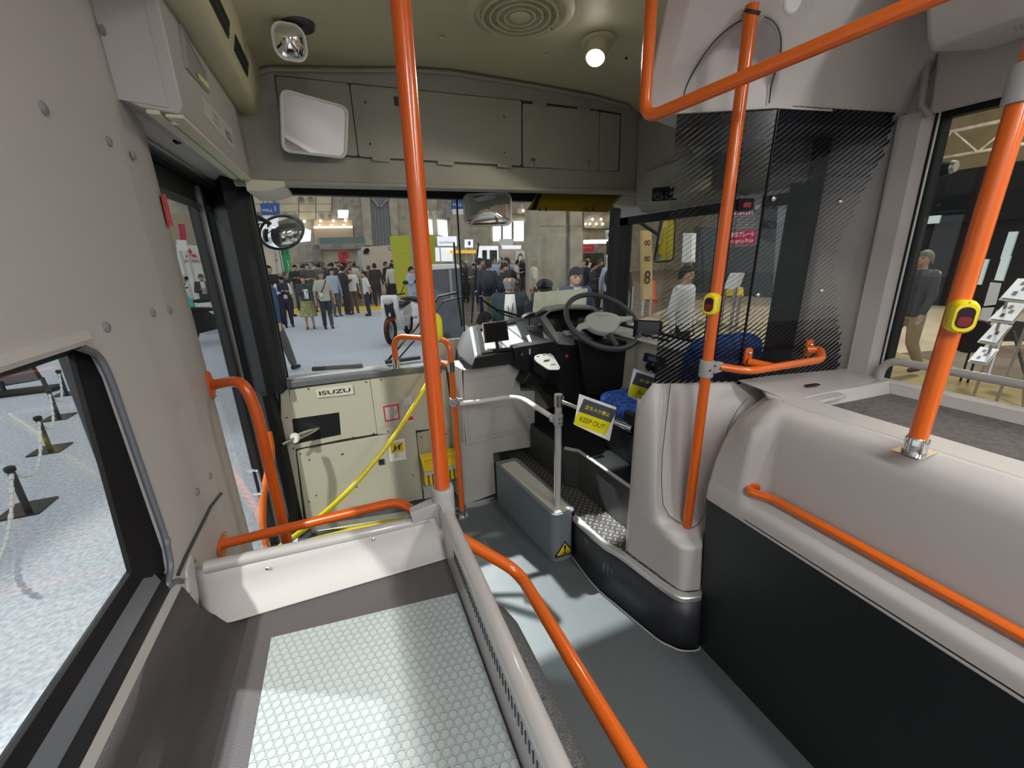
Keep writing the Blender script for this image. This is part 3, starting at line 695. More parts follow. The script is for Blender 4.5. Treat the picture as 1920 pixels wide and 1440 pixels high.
# grey guard rail along the window
gr = thing('window_guard_rail', 'grey tubular guard rail along the bottom of the right side window', 'rail', (1.66, .4, .93))
MB().tube([(1.665, .755, .935), (1.665, .752, 1.04), (1.665, -1.2, 1.025)], .0125, 16, fillet=.06).build('tube', TUBEG, gr)
MB().lathe([(.02, 0), (.02, .006), (.014, .010)], (1.665, .755, .935), (0, 0, 1), 16).build('foot_plate', DKPRINT, gr)

# driver's side window (window_4)
wd = MB()
X4 = XR+.01
for y0, y1, z0, z1 in ((1.10, 1.16, .90, 1.62), (1.50, 1.54, .9, 1.62), (2.22, 2.30, .9, 1.62), (1.10, 2.30, .9, .95), (1.10, 2.3, 1.575, 1.62)):
    wd.box((X4-.01, y0, z0), (X4+.02, y1, z1))
w4 = struct('window_4', wd, BLACK)
MB().box((X4+.005, 1.1, .93), (X4+.009, 2.28, 1.62)).build('pane', GLASS, w4)

# ---- right wheelhouse body
wh = thing('wheelhouse_cover', 'large pale grey moulded cover over the right wheelhouse with a dark side panel', 'wheelhouse', (1.06, 0, 0))
MB().prism([(1.051, -3, 0), (1.051, .805, 0), (1.051, .86, .598), (1.051, .86, .61), (1.051, -3, .61)], (.02, 0, 0)).build('dark_side_panel', BLACKP, wh)
secz = [.598, .60, .625, .66, .672, .68, .688, .71, .76, .84, .90, .935, .955, .967, .970]
def bx(y, z):
    """plan position of the moulded face: pad at the front, recess behind it"""
    base = 1.050 if z < .668 else 1.054
    inn = 1.085 if .668 <= z < .684 else (1.108 if z >= .684 else 1.054)
    inn = 1.05 if z < .625 else inn
    if z >= .684: inn = 1.112-.006*min(1, (z-.69)/.2)
    if z > .93: inn = {.935: 1.112, .955: 1.124, .967: 1.146, .970: 1.17}.get(z, 1.11)
    bb = {.935: 1.095, .955: 1.115, .967: 1.14, .970: 1.17}.get(z, base)
    t_ = min(1, max(0, (.755-y)/.055)); t_ = t_*t_*(3-2*t_)
    return bb*(1-t_)+inn*t_
ys = [.862, .855, .84, .81, .78, .76, .75, .74, .73, .72, .71, .70, .69, .65, .5, .2, -.2, -.8, -3]
def xend(y, z):
    return 0
rows = []
for z in secz:
    row = []
    for y in ys:
        x = bx(y, z); yy = y
        # the front edge leans back and outwards with height (seam to the driver partition)
        k = max(0, (z-.62)/.35); 
        if y > .70: yy = y-(y-.70)*.10*k; x += ((y-.70)/.16)**2*.17*k*k*k
        row.append(V((x, yy, z)))
    rows.append(row)
MB().grid(rows).build('moulded_side', PLAS, wh, solid=-.006, sharp=70)
def P3(x, y, z): return V((x, y, z))
tp = MB()
tp.prism([(1.165, -3, .966), (1.165, .74, .966), (1.26, .80, .966), (1.26, -3, .966)], (0, 0, .004))
tp.prism([(1.20, .735, .966), (1.22, .94, .972), (1.40, .925, .972), (1.70, .87, .972), (1.70, .75, .966)], (0, 0, .004))
tp.prism([(1.26, -3, .97), (1.28, -3, .935), (1.25, -3, .935)], (0, 3.72, 0))
tp.prism([(1.64, -3, .935), (1.66, -3, .965), (1.70, -3, .97), (1.70, -3, .93)], (0, 3.76, 0))
tp.prism([(1.26, .72, .935), (1.26, .745, .97), (1.66, .72, .97), (1.64, .70, .935)], (0, .02, 0))
tp.prism([(1.168, .70, .958), (1.18, .80, .958), (1.30, .93, .958), (1.45, .925, .958), (1.40, .70, .958)], (0, 0, .010))
tp.build('top_shelf', PLAS, wh, bevel=.003)
MB().box((1.25, -3, .925), (1.68, .72, .936)).build('shelf_mat', mat('brown_grey_mat', (.13, .115, .11), .7, noise=(60, .25), bump=(400, .6)), wh)
MB().obox(at(1523, 722, Z=.978), (1, -.1, 0), (0, 1, 0), (0, 0, 1), .05, .015, .004).build('finger_slot', DKPRINT, wh)
# orange rail in the recess
rr = thing('wheelhouse_handrail', 'long orange handrail in the recess of the right wheelhouse cover', 'handrail', (1.09, .3, .69))
f0 = V((1.083, .738, .703))
MB().tube([f0, f0+V((-.026, -.016, 0)), V((1.086, .67, .704)), V((1.088, -1.5, .70))], .0125, 18, fillet=.03).build('tube', ORANGE, rr)
MB().lathe([(.026, 0), (.026, .005), (.02, .009)], f0, (-.82, -.55, -.1), 20, sx=1.1, sy=.8, ref=(0, 1, -.4)).build('flange', ORANGED, rr)
for d in (-1, 1): screw(f0+V((-.006-.010*d*.0, -.004, .0))+V((.55, -.82, -.4)).normalized()*.019*d, (-.82, -.55, -.1), rr, .004)
# pole 3
p3 = thing('handrail_pole', 'thick orange pole at the right standing on the wheelhouse shelf beside the window', 'pole', (1.115, .405, .975))
B3 = at(1717, 835, X=1.115); 
B3 = V((1.115, B3.y, .968))
MB().tube([B3, (1.115, B3.y+.002, 2.2)], .0165, 24).build('tube', ORANGE, p3)
MB().lathe([(.0205, 0), (.0205, .034), (.0185, .038)], B3, (0, 0, 1), 22).build('foot_sleeve', CHROME, p3)
MB().prism(rrect(B3+V((.0, 0, .001)), (1, 0, 0), (0, 1, 0), .075, .05, .004), (0, 0, .003)).build('base_plate', CHROME, p3)
stopbutton(p3, V((1.115, B3.y, 1.27))+V((-.014, -.012, 0)), (-.80, -.6, 0), True, .92)
cz = at(1900, 162, X=1.115).z
MB().lathe([(.0225, -.03), (.024, -.026), (.024, .026), (.0225, .03)], (1.115, B3.y, cz), (0, 0, 1), 24).build('clamp', CLAMPG, p3)
MB().obox(V((1.15, B3.y-.012, cz)), (1, -.3, 0), (.3, 1, 0), (0, 0, 1), .07, .02, .045).build('clamp_arm', CLAMPG, p3, bevel=.006)
for dx in (-.008, .03): screw(V((1.115+dx, B3.y-.0235 if dx < 0 else B3.y-.028, cz)), (-.2, -1, 0), p3, .0045)
# top orange rail, joins pole 3
tr = thing('ceiling_handrail', 'orange handrail hanging from the ceiling and bending back towards the right', 'handrail', (.82, 1.04, 1.76))
A = atd(1208, 224, 1.10); B2 = atd(1765, -12, .70)
D_ = (B2-A).normalized()
MB().tube([(A.x-.002, A.y, 2.19), A, A+D_*1.6], .0155, 22, fillet=.045).build('tube', ORANGE, tr)

# ---- partition between aisle and driver
pt = thing('driver_partition', 'pale grey moulded partition panel with a tall recess around the orange pole', 'partition', (1.0, .95, .23))
def outline(z):
    # piecewise by height: key outlines (x, y) from the door side to the wheelhouse seam
    K = [
        (.232, [(.945, 1.125), (.935, 1.095), (.957, .98), (.975, .885), (.99, .855), (1.02, .842), (1.053, .835), (1.055, .86)]),
        (.405, [(.945, 1.125), (.935, 1.095), (.957, .98), (.972, .895), (.987, .868), (1.02, .855), (1.053, .85), (1.055, .87)]),
        (.432, [(.945, 1.125), (.935, 1.095), (.954, .985), (.975, .93), (1.01, .905), (1.05, .892), (1.085, .88), (1.09, .88)]),
        (.46, [(.945, 1.125), (.935, 1.095), (.953, .998), (.985, .978), (1.03, .970), (1.075, .95), (1.098, .90), (1.10, .89)]),
        (.60, [(.945, 1.125), (.935, 1.095), (.952, 1.01), (.99, 1.005), (1.05, .995), (1.09, .955), (1.105, .90), (1.105, .89)]),
        (.80, [(.945, 1.125), (.935, 1.095), (.955, 1.03), (.99, 1.03), (1.06, 1.015), (1.11, .96), (1.14, .89), (1.16, .87)]),
        (.90, [(.95, 1.125), (.942, 1.095), (.965, 1.05), (1.0, 1.045), (1.09, 1.01), (1.15, .965), (1.20, .905), (1.26, .875)]),
        (.965, [(.965, 1.14), (.955, 1.115), (.99, 1.085), (1.03, 1.07), (1.12, 1.025), (1.20, .98), (1.29, .935), (1.40, .91)]),
    ]
    for i in range(len(K)-1):
        if z <= K[i+1][0] or i == len(K)-2:
            z0, a_ = K[i]; z1, b_ = K[i+1]; t_ = min(1, max(0, (z-z0)/(z1-z0))); t_ = t_*t_*(3-2*t_)
            return [(p[0]*(1-t_)+q_[0]*t_, p[1]*(1-t_)+q_[1]*t_) for p, q_ in zip(a_, b_)]
zs = [.232, .24, .32, .395, .405, .412, .420, .428, .436, .445, .46, .50, .56, .64, .72, .80, .85, .90, .935, .955, .965]
rows = []
for z in zs:
    o_ = outline(z); row = []
    for i in range(len(o_)-1):
        n_ = 4
        p0 = V((*o_[max(i-1, 0)], 0)); p1_ = V((*o_[i], 0)); p2 = V((*o_[i+1], 0)); p3_ = V((*o_[min(i+2, len(o_)-1)], 0))
        for k in range(n_):
            t_ = k/n_; c_ = .5*((2*p1_)+(p2-p0)*t_+(2*p0-5*p1_+4*p2-p3_)*t_*t_+(3*p1_-p0-3*p2+p3_)*t_**3)
            row.append(V((c_.x, c_.y, z)))
    row.append(V((*o_[-1], z)))
    # the top edge slopes down at the door side
    rows.append(row)
cut_top = []
for ri, row in enumerate(rows):
    z = zs[ri]
    for i in range(0, 9):
        if z > .88:
            lim = .885+.08*min(1, max(0, i-4)/4); row[i].z = min(row[i].z, lim+(z-.88)*.05)
MB().grid(rows).build('shell', PLAS, pt, solid=-.006, sharp=75)
# dark seams
def seam(pts_, parent, r=.0016):
    return MB().tube(pts_, r, 6).build('seam', CHAR, parent)
seam([at(1256, 716, Y=1.04)+V((0, -.003, 0)), at(1250, 780, Y=1.018), at(1242, 850, Y=1.0), at(1240, 900, Y=.985), at(1243, 945, Y=.972), at(1255, 968, Y=.96), at(1277, 982, Y=.93)], pt)
seam([at(1400, 748, Y=.875), at(1383, 768, Y=.868), at(1366, 800, Y=.862), at(1353, 850, Y=.855), at(1345, 900, Y=.848), at(1338, 940, Y=.842), at(1322, 1060, Y=.838), at(1316, 1100, Y=.836)], pt, .0013)
seam([at(1325, 933, Y=.850), at(1320, 965, Y=.85), at(1308, 985, Y=.86), at(1297, 990, Y=.87)], pt, .0013)
# platform edge strip and dark riser of the driver platform
plat = [(.857, 1.40), (.874, 1.20), (.905, 1.10), (.945, .90), (.965, .845), (1.0, .825), (1.05, .822), (1.05, .90)]
platf = [(.860, 1.40), (.857, 1.20), (.885, 1.07), (.925, .90), (.950, .85), (.985, .812), (1.05, .80), (1.05, .90)]
def smooth(pl, n=5):
    out = []
    P_ = [V((a_, b_, 0)) for a_, b_ in pl]
    for i in range(len(P_)-1):
        p0, p1_, p2, p3_ = P_[max(i-1, 0)], P_[i], P_[i+1], P_[min(i+2, len(P_)-1)]
        for k in range(n):
            t_ = k/n; out.append(.5*((2*p1_)+(p2-p0)*t_+(2*p0-5*p1_+4*p2-p3_)*t_*t_+(3*p1_-p0-3*p2+p3_)*t_**3))
    out.append(P_[-1]); return out
sp, sf = smooth(plat), smooth(platf)
dp = thing('driver_platform', 'dark raised driver platform with chequer plate floor and a silver edge strip', 'platform', (1.1, 1.4, 0))
MB().grid([[p+V((0, 0, 0)) for p in sf], [p+V((0, 0, .205)) for p in sp]]).build('riser', mat('navy_black_riser', (.022, .024, .032), .38, bump=(500, .3)), dp, solid=-.01)
MB().grid([[p+V((-.005, -.004, .210)) for p in sp], [p+V((-.005, -.004, .226)) for p in sp], [p+V((-.002, -.001, .2295)) for p in sp], [p+V((.02, .014, .2305)) for p in sp]]).build('edge_strip', ALU, dp, sharp=30)
MB().tube([p+V((-.003, -.003, 0.001)) for p in sf], .003, 6).build('base_bead', CLAMPG, dp)
CHQ = mat('chequer_plate', (.17, .16, .155), .28, .4)
nt = CHQ.node_tree; tc = nt.nodes.new('ShaderNodeTexCoord'); 
def wavebump(angle):
    mp = nt.nodes.new('ShaderNodeMapping'); mp.inputs['Rotation'].default_value = (0, 0, angle); mp.inputs['Scale'].default_value = (40, 40, 40)
    nt.links.new(tc.outputs['Object'], mp.inputs[0])
    sx = nt.nodes.new('ShaderNodeSeparateXYZ'); nt.links.new(mp.outputs[0], sx.inputs[0]); return sx
s_ = wavebump(R(45))
def m2(op, a_, b_):
    n_ = nt.nodes.new('ShaderNodeMath'); n_.operation = op
    for i, q_ in enumerate((a_, b_)):
        if q_ is None: continue
        if isinstance(q_, (int, float)): n_.inputs[i].default_value = q_
        else: nt.links.new(q_, n_.inputs[i])
    return n_.outputs[0]
fx = m2('FRACT', s_.outputs[0], None); fy = m2('FRACT', s_.outputs[1], None)
cx = m2('FLOOR', s_.outputs[0], None); cyy = m2('FLOOR', s_.outputs[1], None)
par = m2('MODULO', m2('ABSOLUTE', m2('ADD', cx, cyy), None), 2.0)
ax = m2('ABSOLUTE', m2('SUBTRACT', fx, .5), None); ay = m2('ABSOLUTE', m2('SUBTRACT', fy, .5), None)
ra = m2('MULTIPLY', m2('LESS_THAN', ax, .13), m2('LESS_THAN', ay, .42)); rb = m2('MULTIPLY', m2('LESS_THAN', ay, .13), m2('LESS_THAN', ax, .42))
hh = m2('ADD', m2('MULTIPLY', ra, m2('SUBTRACT', 1.0, par)), m2('MULTIPLY', rb, par))
mxc = nt.nodes.new('ShaderNodeMix'); mxc.data_type = 'RGBA'; nt.links.new(hh, mxc.inputs[0]); mxc.inputs[6].default_value = (.085, .08, .078, 1); mxc.inputs[7].default_value = (.33, .32, .31, 1)
nt.links.new(mxc.outputs[2], nt.nodes['Principled BSDF'].inputs['Base Color'])
bp = nt.nodes.new('ShaderNodeBump'); bp.inputs['Strength'].default_value = 1; bp.inputs['Distance'].default_value = .004
nt.links.new(hh, bp.inputs['Height']); nt.links.new(bp.outputs[0], nt.nodes['Principled BSDF'].inputs['Normal'])
MB().prism([(.80, 2.2, .218)]+[tuple(p+V((.02, .015, .218))) for p in sp[:-4]]+[(1.68, .90, .218), (1.68, 2.2, .218)], (0, 0, .010)).build('chequer_floor', CHQ, dp)
up = [(.93, 2.02), (.957, 1.655), (1.005, 1.60), (1.03, 1.20), (1.68, 1.15), (1.68, 2.2), (.93, 2.2)]
MB().prism([(x, y, .228) for x, y in up], (0, 0, .215)).build('seat_platform', CHAR, dp, bevel=.004)
MB().prism([(x, y, .4435) for x, y in up], (0, 0, .004)).build('seat_platform_top', BLACKP, dp)
MB().tube([V((.955, 1.66, .447)), V((1.003, 1.602, .447)), V((1.028, 1.2, .447))], .009, 6).build('upper_edge_strip', ALU, dp)
for px, py in ((1119, 1020), (1178, 1062)): screw(at(px, py, Z=.17)+V((-.01, -.01, 0)), (-1, -.3, 0), dp, .004)

# heater box with warning sign
hb = thing('step_box', 'slate grey box with a metal lid and yellow warning triangle beside the driver step', 'box', (.78, 1.7, 0))
bpn = rquad([(.752, 1.392, 0), (.862, 1.394, 0), (.815, 2.0, 0), (.68, 2.0, 0)], .035, 6)
MB().prism(bpn, (0, 0, .262)).build('body', DGREY, hb, bevel=.004)
lid = rquad([(.748, 1.388, .262), (.866, 1.39, .262), (.818, 1.985, .262), (.675, 1.985, .262)], .03, 6)
MB().prism(lid, (0, 0, .008)).build('lid_rim', DGREY, hb, bevel=.002)
lid2 = rquad([(.765, 1.40, .27), (.850, 1.405, .27), (.79, 1.945, .27), (.695, 1.935, .27)], .012, 4)
MB().prism(lid2, (0, 0, .003)).build('metal_lid', STEEL if 0 else mat('worn_silver_lid', (.62, .60, .53), .35, .3), hb)
for p in ((.775, 1.412), (.842, 1.417), (.782, 1.93), (.705, 1.92)): screw(V((*p, .273)), (0, 0, 1), hb, .005, STEEL)
# warning triangle wrapped on the rounded near corner
per = [V((.7055, 1.75, 0))]+[V((p.x, p.y, 0)) for p in bpn[1:13]]   # left side, near left corner, near face
per = [V((.7055, 1.75, 0))]+[V((p.x, p.y, 0)) for p in bpn[:14]]
cum = [0]
for k in range(1, len(per)): cum.append(cum[-1]+(per[k]-per[k-1]).length)
def onbox(s_, z, off):
    for k in range(1, len(per)):
        if s_ <= cum[k] or k == len(per)-1:
            t_ = (s_-cum[k-1])/max(1e-6, cum[k]-cum[k-1]); p_ = per[k-1].lerp(per[k], t_); d_ = (per[k]-per[k-1]).normalized(); n_ = V((d_.y, -d_.x, 0)); break
    if n_.y > 0: n_ = -n_
    return V((p_.x, p_.y, z))+n_*off
S0_ = cum[7]+.022; Z0_ = .040
def wrapshape(w, z0, z1, name, m, par, off, r_=.16):
    mb_ = MB(); n_ = 28; top_, bot_ = [], []
    for k in range(n_+1):
        u = -1+2*k/n_; hgt = (1-abs(u)**1.0)
        zt = z0+(z1-z0)*min(.965, .10+.90*hgt) if abs(u) < 1 else z0+(z1-z0)*.08
        zb = z0+(z1-z0)*(.05*max(0, abs(u)-.9)*10)
        top_.append(onbox(S0_+u*w, zt, off)); bot_.append(onbox(S0_+u*w, zb, off))
    return mb_.grid([bot_, top_]).build(name, m, par, solid=.0006)
o = wrapshape(.050, .03, .118, 'warning_triangle', DKPRINT, hb, .0015)
wrapshape(.039, .038, .104, 'yellow_field', YELLOW, o, .0028)
ex = MB()
ex.grid([[onbox(S0_+u*.0032, .062, .0042) for u in (-1, 1)], [onbox(S0_+u*.0065, .088, .0042) for u in (-1, 1)], [onbox(S0_+u*.004, .093, .0042) for u in (-1, 1)]])
ex.build('exclamation_mark', DKPRINT, o, solid=.0004)
MB().grid([[onbox(S0_+u*.002, .044, .0042) for u in (-1, 1)], [onbox(S0_+u*.005, .048, .0042) for u in (-1, 1)], [onbox(S0_+u*.005, .052, .0042) for u in (-1, 1)], [onbox(S0_+u*.002, .056, .0042) for u in (-1, 1)]]).build('exclamation_dot', DKPRINT, o, solid=.0004)
# crumpled mats lit on the step
# post, white rail, orange arch
po = thing('step_post', 'pale grey post standing on the step box lid', 'post', (.80, 1.452, .27))
PT = V((.80, 1.452, 0))
MB().tube([PT+V((0, 0, .272)), PT+V((0, 0, .79))], .0155, 18).build('tube', TUBEG, po)
MB().tube([PT+V((0, 0, .775)), PT+V((0, 0, .83))], .0185, 18).build('cap', STEEL, po)
clampbody('clamp', PT+V((0, 0, .712)), .021, .05, po, [((-.6, .8, .05), .04, .012, .02)])
for dz in (-.01, .012): 
    for dx in (-.007, .007): screw(PT+V((dx, -.0215, .712+dz)), (0, -1, 0), po, .003)
wr_ = thing('step_guard_rail', 'white guard rail curving from the slim orange pole to the step post', 'rail', at(960, 745, Y=1.8))
a = at(862, 757, Y=1.93); m1 = at(972, 742, Y=1.78); e_ = PT+V((-.015, .015, .716))
MB().tube([a, at(905, 752, Y=1.92), m1, e_], .0125, 18, fillet=.09).build('tube', mat('white_rail_paint', (.66, .65, .62), .35, coat=.3), wr_)
ar = thing('ledge_arch_rail', 'orange arch rail from the windscreen ledge down to the floor', 'handrail', (.45, 1.94, 0))
b0 = at(743, 684, Y=2.20); b0.z = .862
a1 = at(742, 640, Y=2.18); a2 = at(795, 622, Y=2.09); a3 = at(842, 648, Y=1.97); a4 = at(846, 692, Y=1.94); a5 = at(866, 958, Y=1.94); a5.z = .0
a5.x = a4.x+.004
MB().tube([b0, b0+V((0, -.01, .155)), V((a3.x-.0, 1.95, b0.z+.15)), V((a4.x, 1.94, b0.z+.02)), V((a4.x+.002, 1.94, .70)), a5], .0155, 20, fillet=.10).build('tube', ORANGE, ar)
MB().tube([b0+V((0, 0, -.02)), b0+V((0, -.002, .028))], .0185, 18).build('ledge_sleeve', CHROME, ar)
MB().prism(rrect(b0+V((0, 0, -.025)), (1, 0, 0), (0, 1, 0), .06, .04, .004), (0, 0, .004)).build('ledge_plate', CHROME, ar)
MB().tube([a5+V((0, 0, .004)), a5+V((0, 0, .045))], .0185, 18).build('floor_sleeve', STEEL, ar)
MB().prism(rrect(a5, (1, 0, 0), (0, 1, 0), .06, .045, .004), (0, 0, .004)).build('floor_plate', CHROME, ar)
x4 = a4.x
MB().tube([V((x4, 1.94, .855)), V((x4, 1.94, .905))], .019, 18).build('collar', CHROME, ar)
clampbody('clamp', (x4+.002, 1.94, .69), .021, .046, ar, [((1, -.1, 0), .045, .01, .02)])
for dx, dz in ((-.006, 0), (.008, .012), (.008, -.012), (.022, 0)): screw((x4+dx, 1.9185, .69+dz), (0, -1, 0), ar, .0032)
MB().tube([V((x4-.01, 1.95, .885)), at(824, 678, Y=2.0)], .012, 14).build('stub', ORANGE, ar)
MB().tube([at(829, 682, Y=1.99), at(821, 675, Y=2.005)], .016, 14).build('stub_cap', CHROME, ar)

# chrome bar with KEEP OUT sign
kb = thing('chrome_bar', 'chrome bar from the step post across to the driver seat', 'bar', at(1110, 770, Y=1.4))
ba, bb_ = PT+V((.005, -.002, .80)), at(1183, 803, Y=1.22)
dd = (bb_-ba)
MB().tube([ba, bb_], .0095, 16).build('bar', CHROME, kb)
MB().tube([ba+dd*.86, ba+dd*.93], .013, 14).build('sleeve', CHROME, kb)
MB().tube([PT+V((.022, 0, .79)), PT+V((.022, 0, .815))], .006, 10).build('pin', STEEL, kb)
def signboard(q, lines, lab, name='sign_board'):
    q = [V(p) for p in q]; cc = sum(q, V())/4
    t_ = thing(name, lab, 'sign', cc)
    ux = (q[1]-q[0]).normalized(); n = ux.cross(q[0]-q[3]).normalized(); uy = n.cross(ux)
    W = (q[1]-q[0]).length; Hh = (q[0]-q[3]).length
    MB().prism(rquad(q, .003), -n*.003).build('board', WHITE, t_)
    def rect(x0, x1, y0, y1, m, nm, off):
        return MB().prism([cc+ux*(a_*W)+uy*(b_*Hh)+n*off for a_, b_ in ((x0, y0), (x1, y0), (x1, y1), (x0, y1))], n*.0004).build(nm, m, t_)
    g_ = rect(-.44, .44, .0, .44, SLATEP, 'grey_field', .0006)
    y_ = rect(-.44, .44, -.44, .0, YPRINT, 'yellow_field', .0006)
    if lines[0]: text(lines[0], cc+ux*(W*lines[4])+uy*Hh*.22+n*.0016, ux, uy, Hh*.13, YPRINT, 'lettering', g_, w=W*lines[2], bold=.015)
    if lines[1]: text(lines[1], cc+ux*(W*lines[5])-uy*Hh*.20+n*.0016, ux, uy, Hh*.16, DKPRINT, 'lettering', y_, w=W*lines[3])
    return t_
q = [at(1086, 739, Y=1.315), at(1156, 764, Y=1.245), at(1143, 827, Y=1.255), at(1076, 796, Y=1.325)]
signboard(q, ('立ち入り禁止', 'KEEP OUT', .66, .66, 0, 0), 'white edged KEEP OUT sign hanging on the chrome bar in front of the driver seat')
q = [at(1188, 691, Y=1.40), at(1235, 706, Y=1.36), at(1222, 764, Y=1.36), at(1177, 742, Y=1.40)]
signboard(q, ('お手を', 'do not', .62, .5, .08, .1), 'second white edged notice standing on the seat, half hidden by the partition', 'notice_board')

# ---- pole 2
p2 = thing('handrail_pole', 'orange pole in the middle right in front of the striped driver screen', 'pole', (1.05, .93, .42))
X2_, Y2_ = 1.05, .925
MB().tube([(X2_, Y2_, .42), (X2_, Y2_, 1.99)], .0165, 24).build('tube', ORANGE, p2)
stopbutton(p2, V((X2_-.012, Y2_-.002, at(1330, 568, X=X2_).z)), (-.93, -.36, 0), True, .98)
zc = at(1325, 691, X=X2_).z
clampbody('clamp', (X2_, Y2_, zc), .0225, .056, p2, [((1, -.03, 0), .06, .012, .022)])
for dx, dz in ((-.010, 0), (.009, .013), (.009, -.013), (.032, 0)): screw((X2_+dx, Y2_-.0235, zc+dz), (0, -1, 0), p2, .0035)
MB().lathe([(.0195, 0), (.0195, .003)], (X2_, Y2_, .428), (0, 0, 1), 20).build('socket_rim', DKPRINT, p2)
sr = thing('screen_handrail', 'short orange handrail fixed to the striped driver screen', 'handrail', (1.3, .87, 1.0))
e0 = V((X2_+.055, Y2_-.004, zc)); e1 = at(1404, 696, Y=.865); e2 = at(1546, 668, Y=.80); e3 = at(1512, 656, Y=.885)
MB().tube([e0, e1, at(1542, 674, Y=.815), at(1538, 655, Y=.86), e3], .0125, 18, fillet=.03).build('tube', ORANGE, sr)
MB().tube([at(1455, 689, Y=.85), at(1403, 678, Y=.92)], .0125, 16).build('branch', ORANGE, sr)
for px, py, yy in ((1401, 668, .93), (1515, 652, .893)):
    c_ = at(px, py, Y=yy)
    MB().prism(rrect(c_, (1, -.15, 0), (0, 0, 1), .028, .06, .012), (0, -.006, 0)).build('lug', ORANGED, sr)
    MB().ball(c_+V((0, -.008, .012)), .007).build('bolt', CHROME, sr)

# ---- upper housing above the screen
uh = thing('overhead_housing', 'pale grey overhead housing with an arched recess where the orange pole enters', 'housing', (1.2, .95, 1.79))
def hous(t_, z):
    """t_: 0 door side .. 1 side wall.  face leans towards the cabin with height"""
    lo_ = [(.905, 1.13), (.945, 1.10), (1.22, .955), (1.71, .87)]
    hi_ = [(.895, 1.06), (.925, 1.0), (1.16, .80), (1.71, .74)]
    seg_ = [0, .06, .52, 1]
    for i in range(3):
        if t_ <= seg_[i+1] or i == 2:
            k_ = (t_-seg_[i])/(seg_[i+1]-seg_[i]); break
    a_ = V(lo_[i]).lerp(V(lo_[i+1]), k_); b_ = V(hi_[i]).lerp(V(hi_[i+1]), k_)
    kz = min(1, max(0, (z-1.79)/.30)); kz = kz*kz*(3-2*kz)*.8+kz*.2
    # arched recess round the pole
    cx_ = .315; wx = .19
    dx = abs(t_-cx_)/wx; archtop = 1.80+.175*math.sqrt(max(0, 1-dx*dx)) if dx < 1 else 0
    d_ = (archtop-z)/.03
    if archtop: rec = min(1, max(0, d_)); rec = rec*rec*(3-2*rec); kz *= (1-rec*.95)
    p = a_.lerp(b_, kz); return V((p.x, p.y, z))
rows = []
zz = [1.79+.40*i/44 for i in range(45)]
for z in zz: rows.append([hous(k/110, z) for k in range(111)])
MB().grid(rows).build('shell', PLAS, uh, solid=-.005, sharp=70)
sm = []
for k in range(29):
    a_ = math.pi*k/28; t_ = .315-.19*math.cos(a_)*.93; z = 1.79+.012+.170*math.sin(a_)**.8
    p = hous(t_, z); 
    if abs(math.cos(a_)) < .16: continue
    sm.append((k, p+V((-.004, -.007, 0))))
MB().tube([p for k, p in sm if k < 14], .0017, 6).build('seam', DKPRINT, uh)
MB().tube([p for k, p in sm if k > 14], .0017, 6).build('seam', DKPRINT, uh)
MB().lathe([(.020, -.003), (.020, .004)], (X2_, Y2_-.002, 1.975), (0, -.5, 1), 20).build('pole_socket', DKPRINT, uh)
MB().prism([(.905, 1.13, 1.79), (.94, 1.095, 1.79), (1.22, .95, 1.79), (1.70, .87, 1.79), (1.70, 2.05, 1.79), (1.64, 2.05, 1.79), (1.62, 1.6, 1.79), (1.10, 1.20, 1.79)], (0, 0, .006)).build('underside', PLASD, uh)
c_ = at(1485, 5, Y=.80); MB().lathe([(.022, 0), (.022, .003), (.018, .006)], c_, (-.2, -1, -.2), 24, sx=1, sy=1).build('lens_disc', mat('clear_lens_plastic', (.6, .6, .62), .15), uh)
# small black screw/socket behind
# right ceiling duct
rd = MB().prism([(1.33, -3, 1.86), (1.36, -3, 1.835), (1.58, -3, 1.87), (1.66, -3, 1.90), (1.70, -3, 1.95), (1.70, -3, 2.2), (1.30, -3, 2.2), (1.29, -3, 1.93)], (0, 3.58+.10, 0))
rdo = struct('trim_9', rd, PLAS, bevel=.012, seg=3)
MB().tube([(1.315, .55, 1.89), (1.40, .55, 1.832), (1.60, .55, 1.872)], .003, 6).build('joint_line', CLAMPG, rdo)

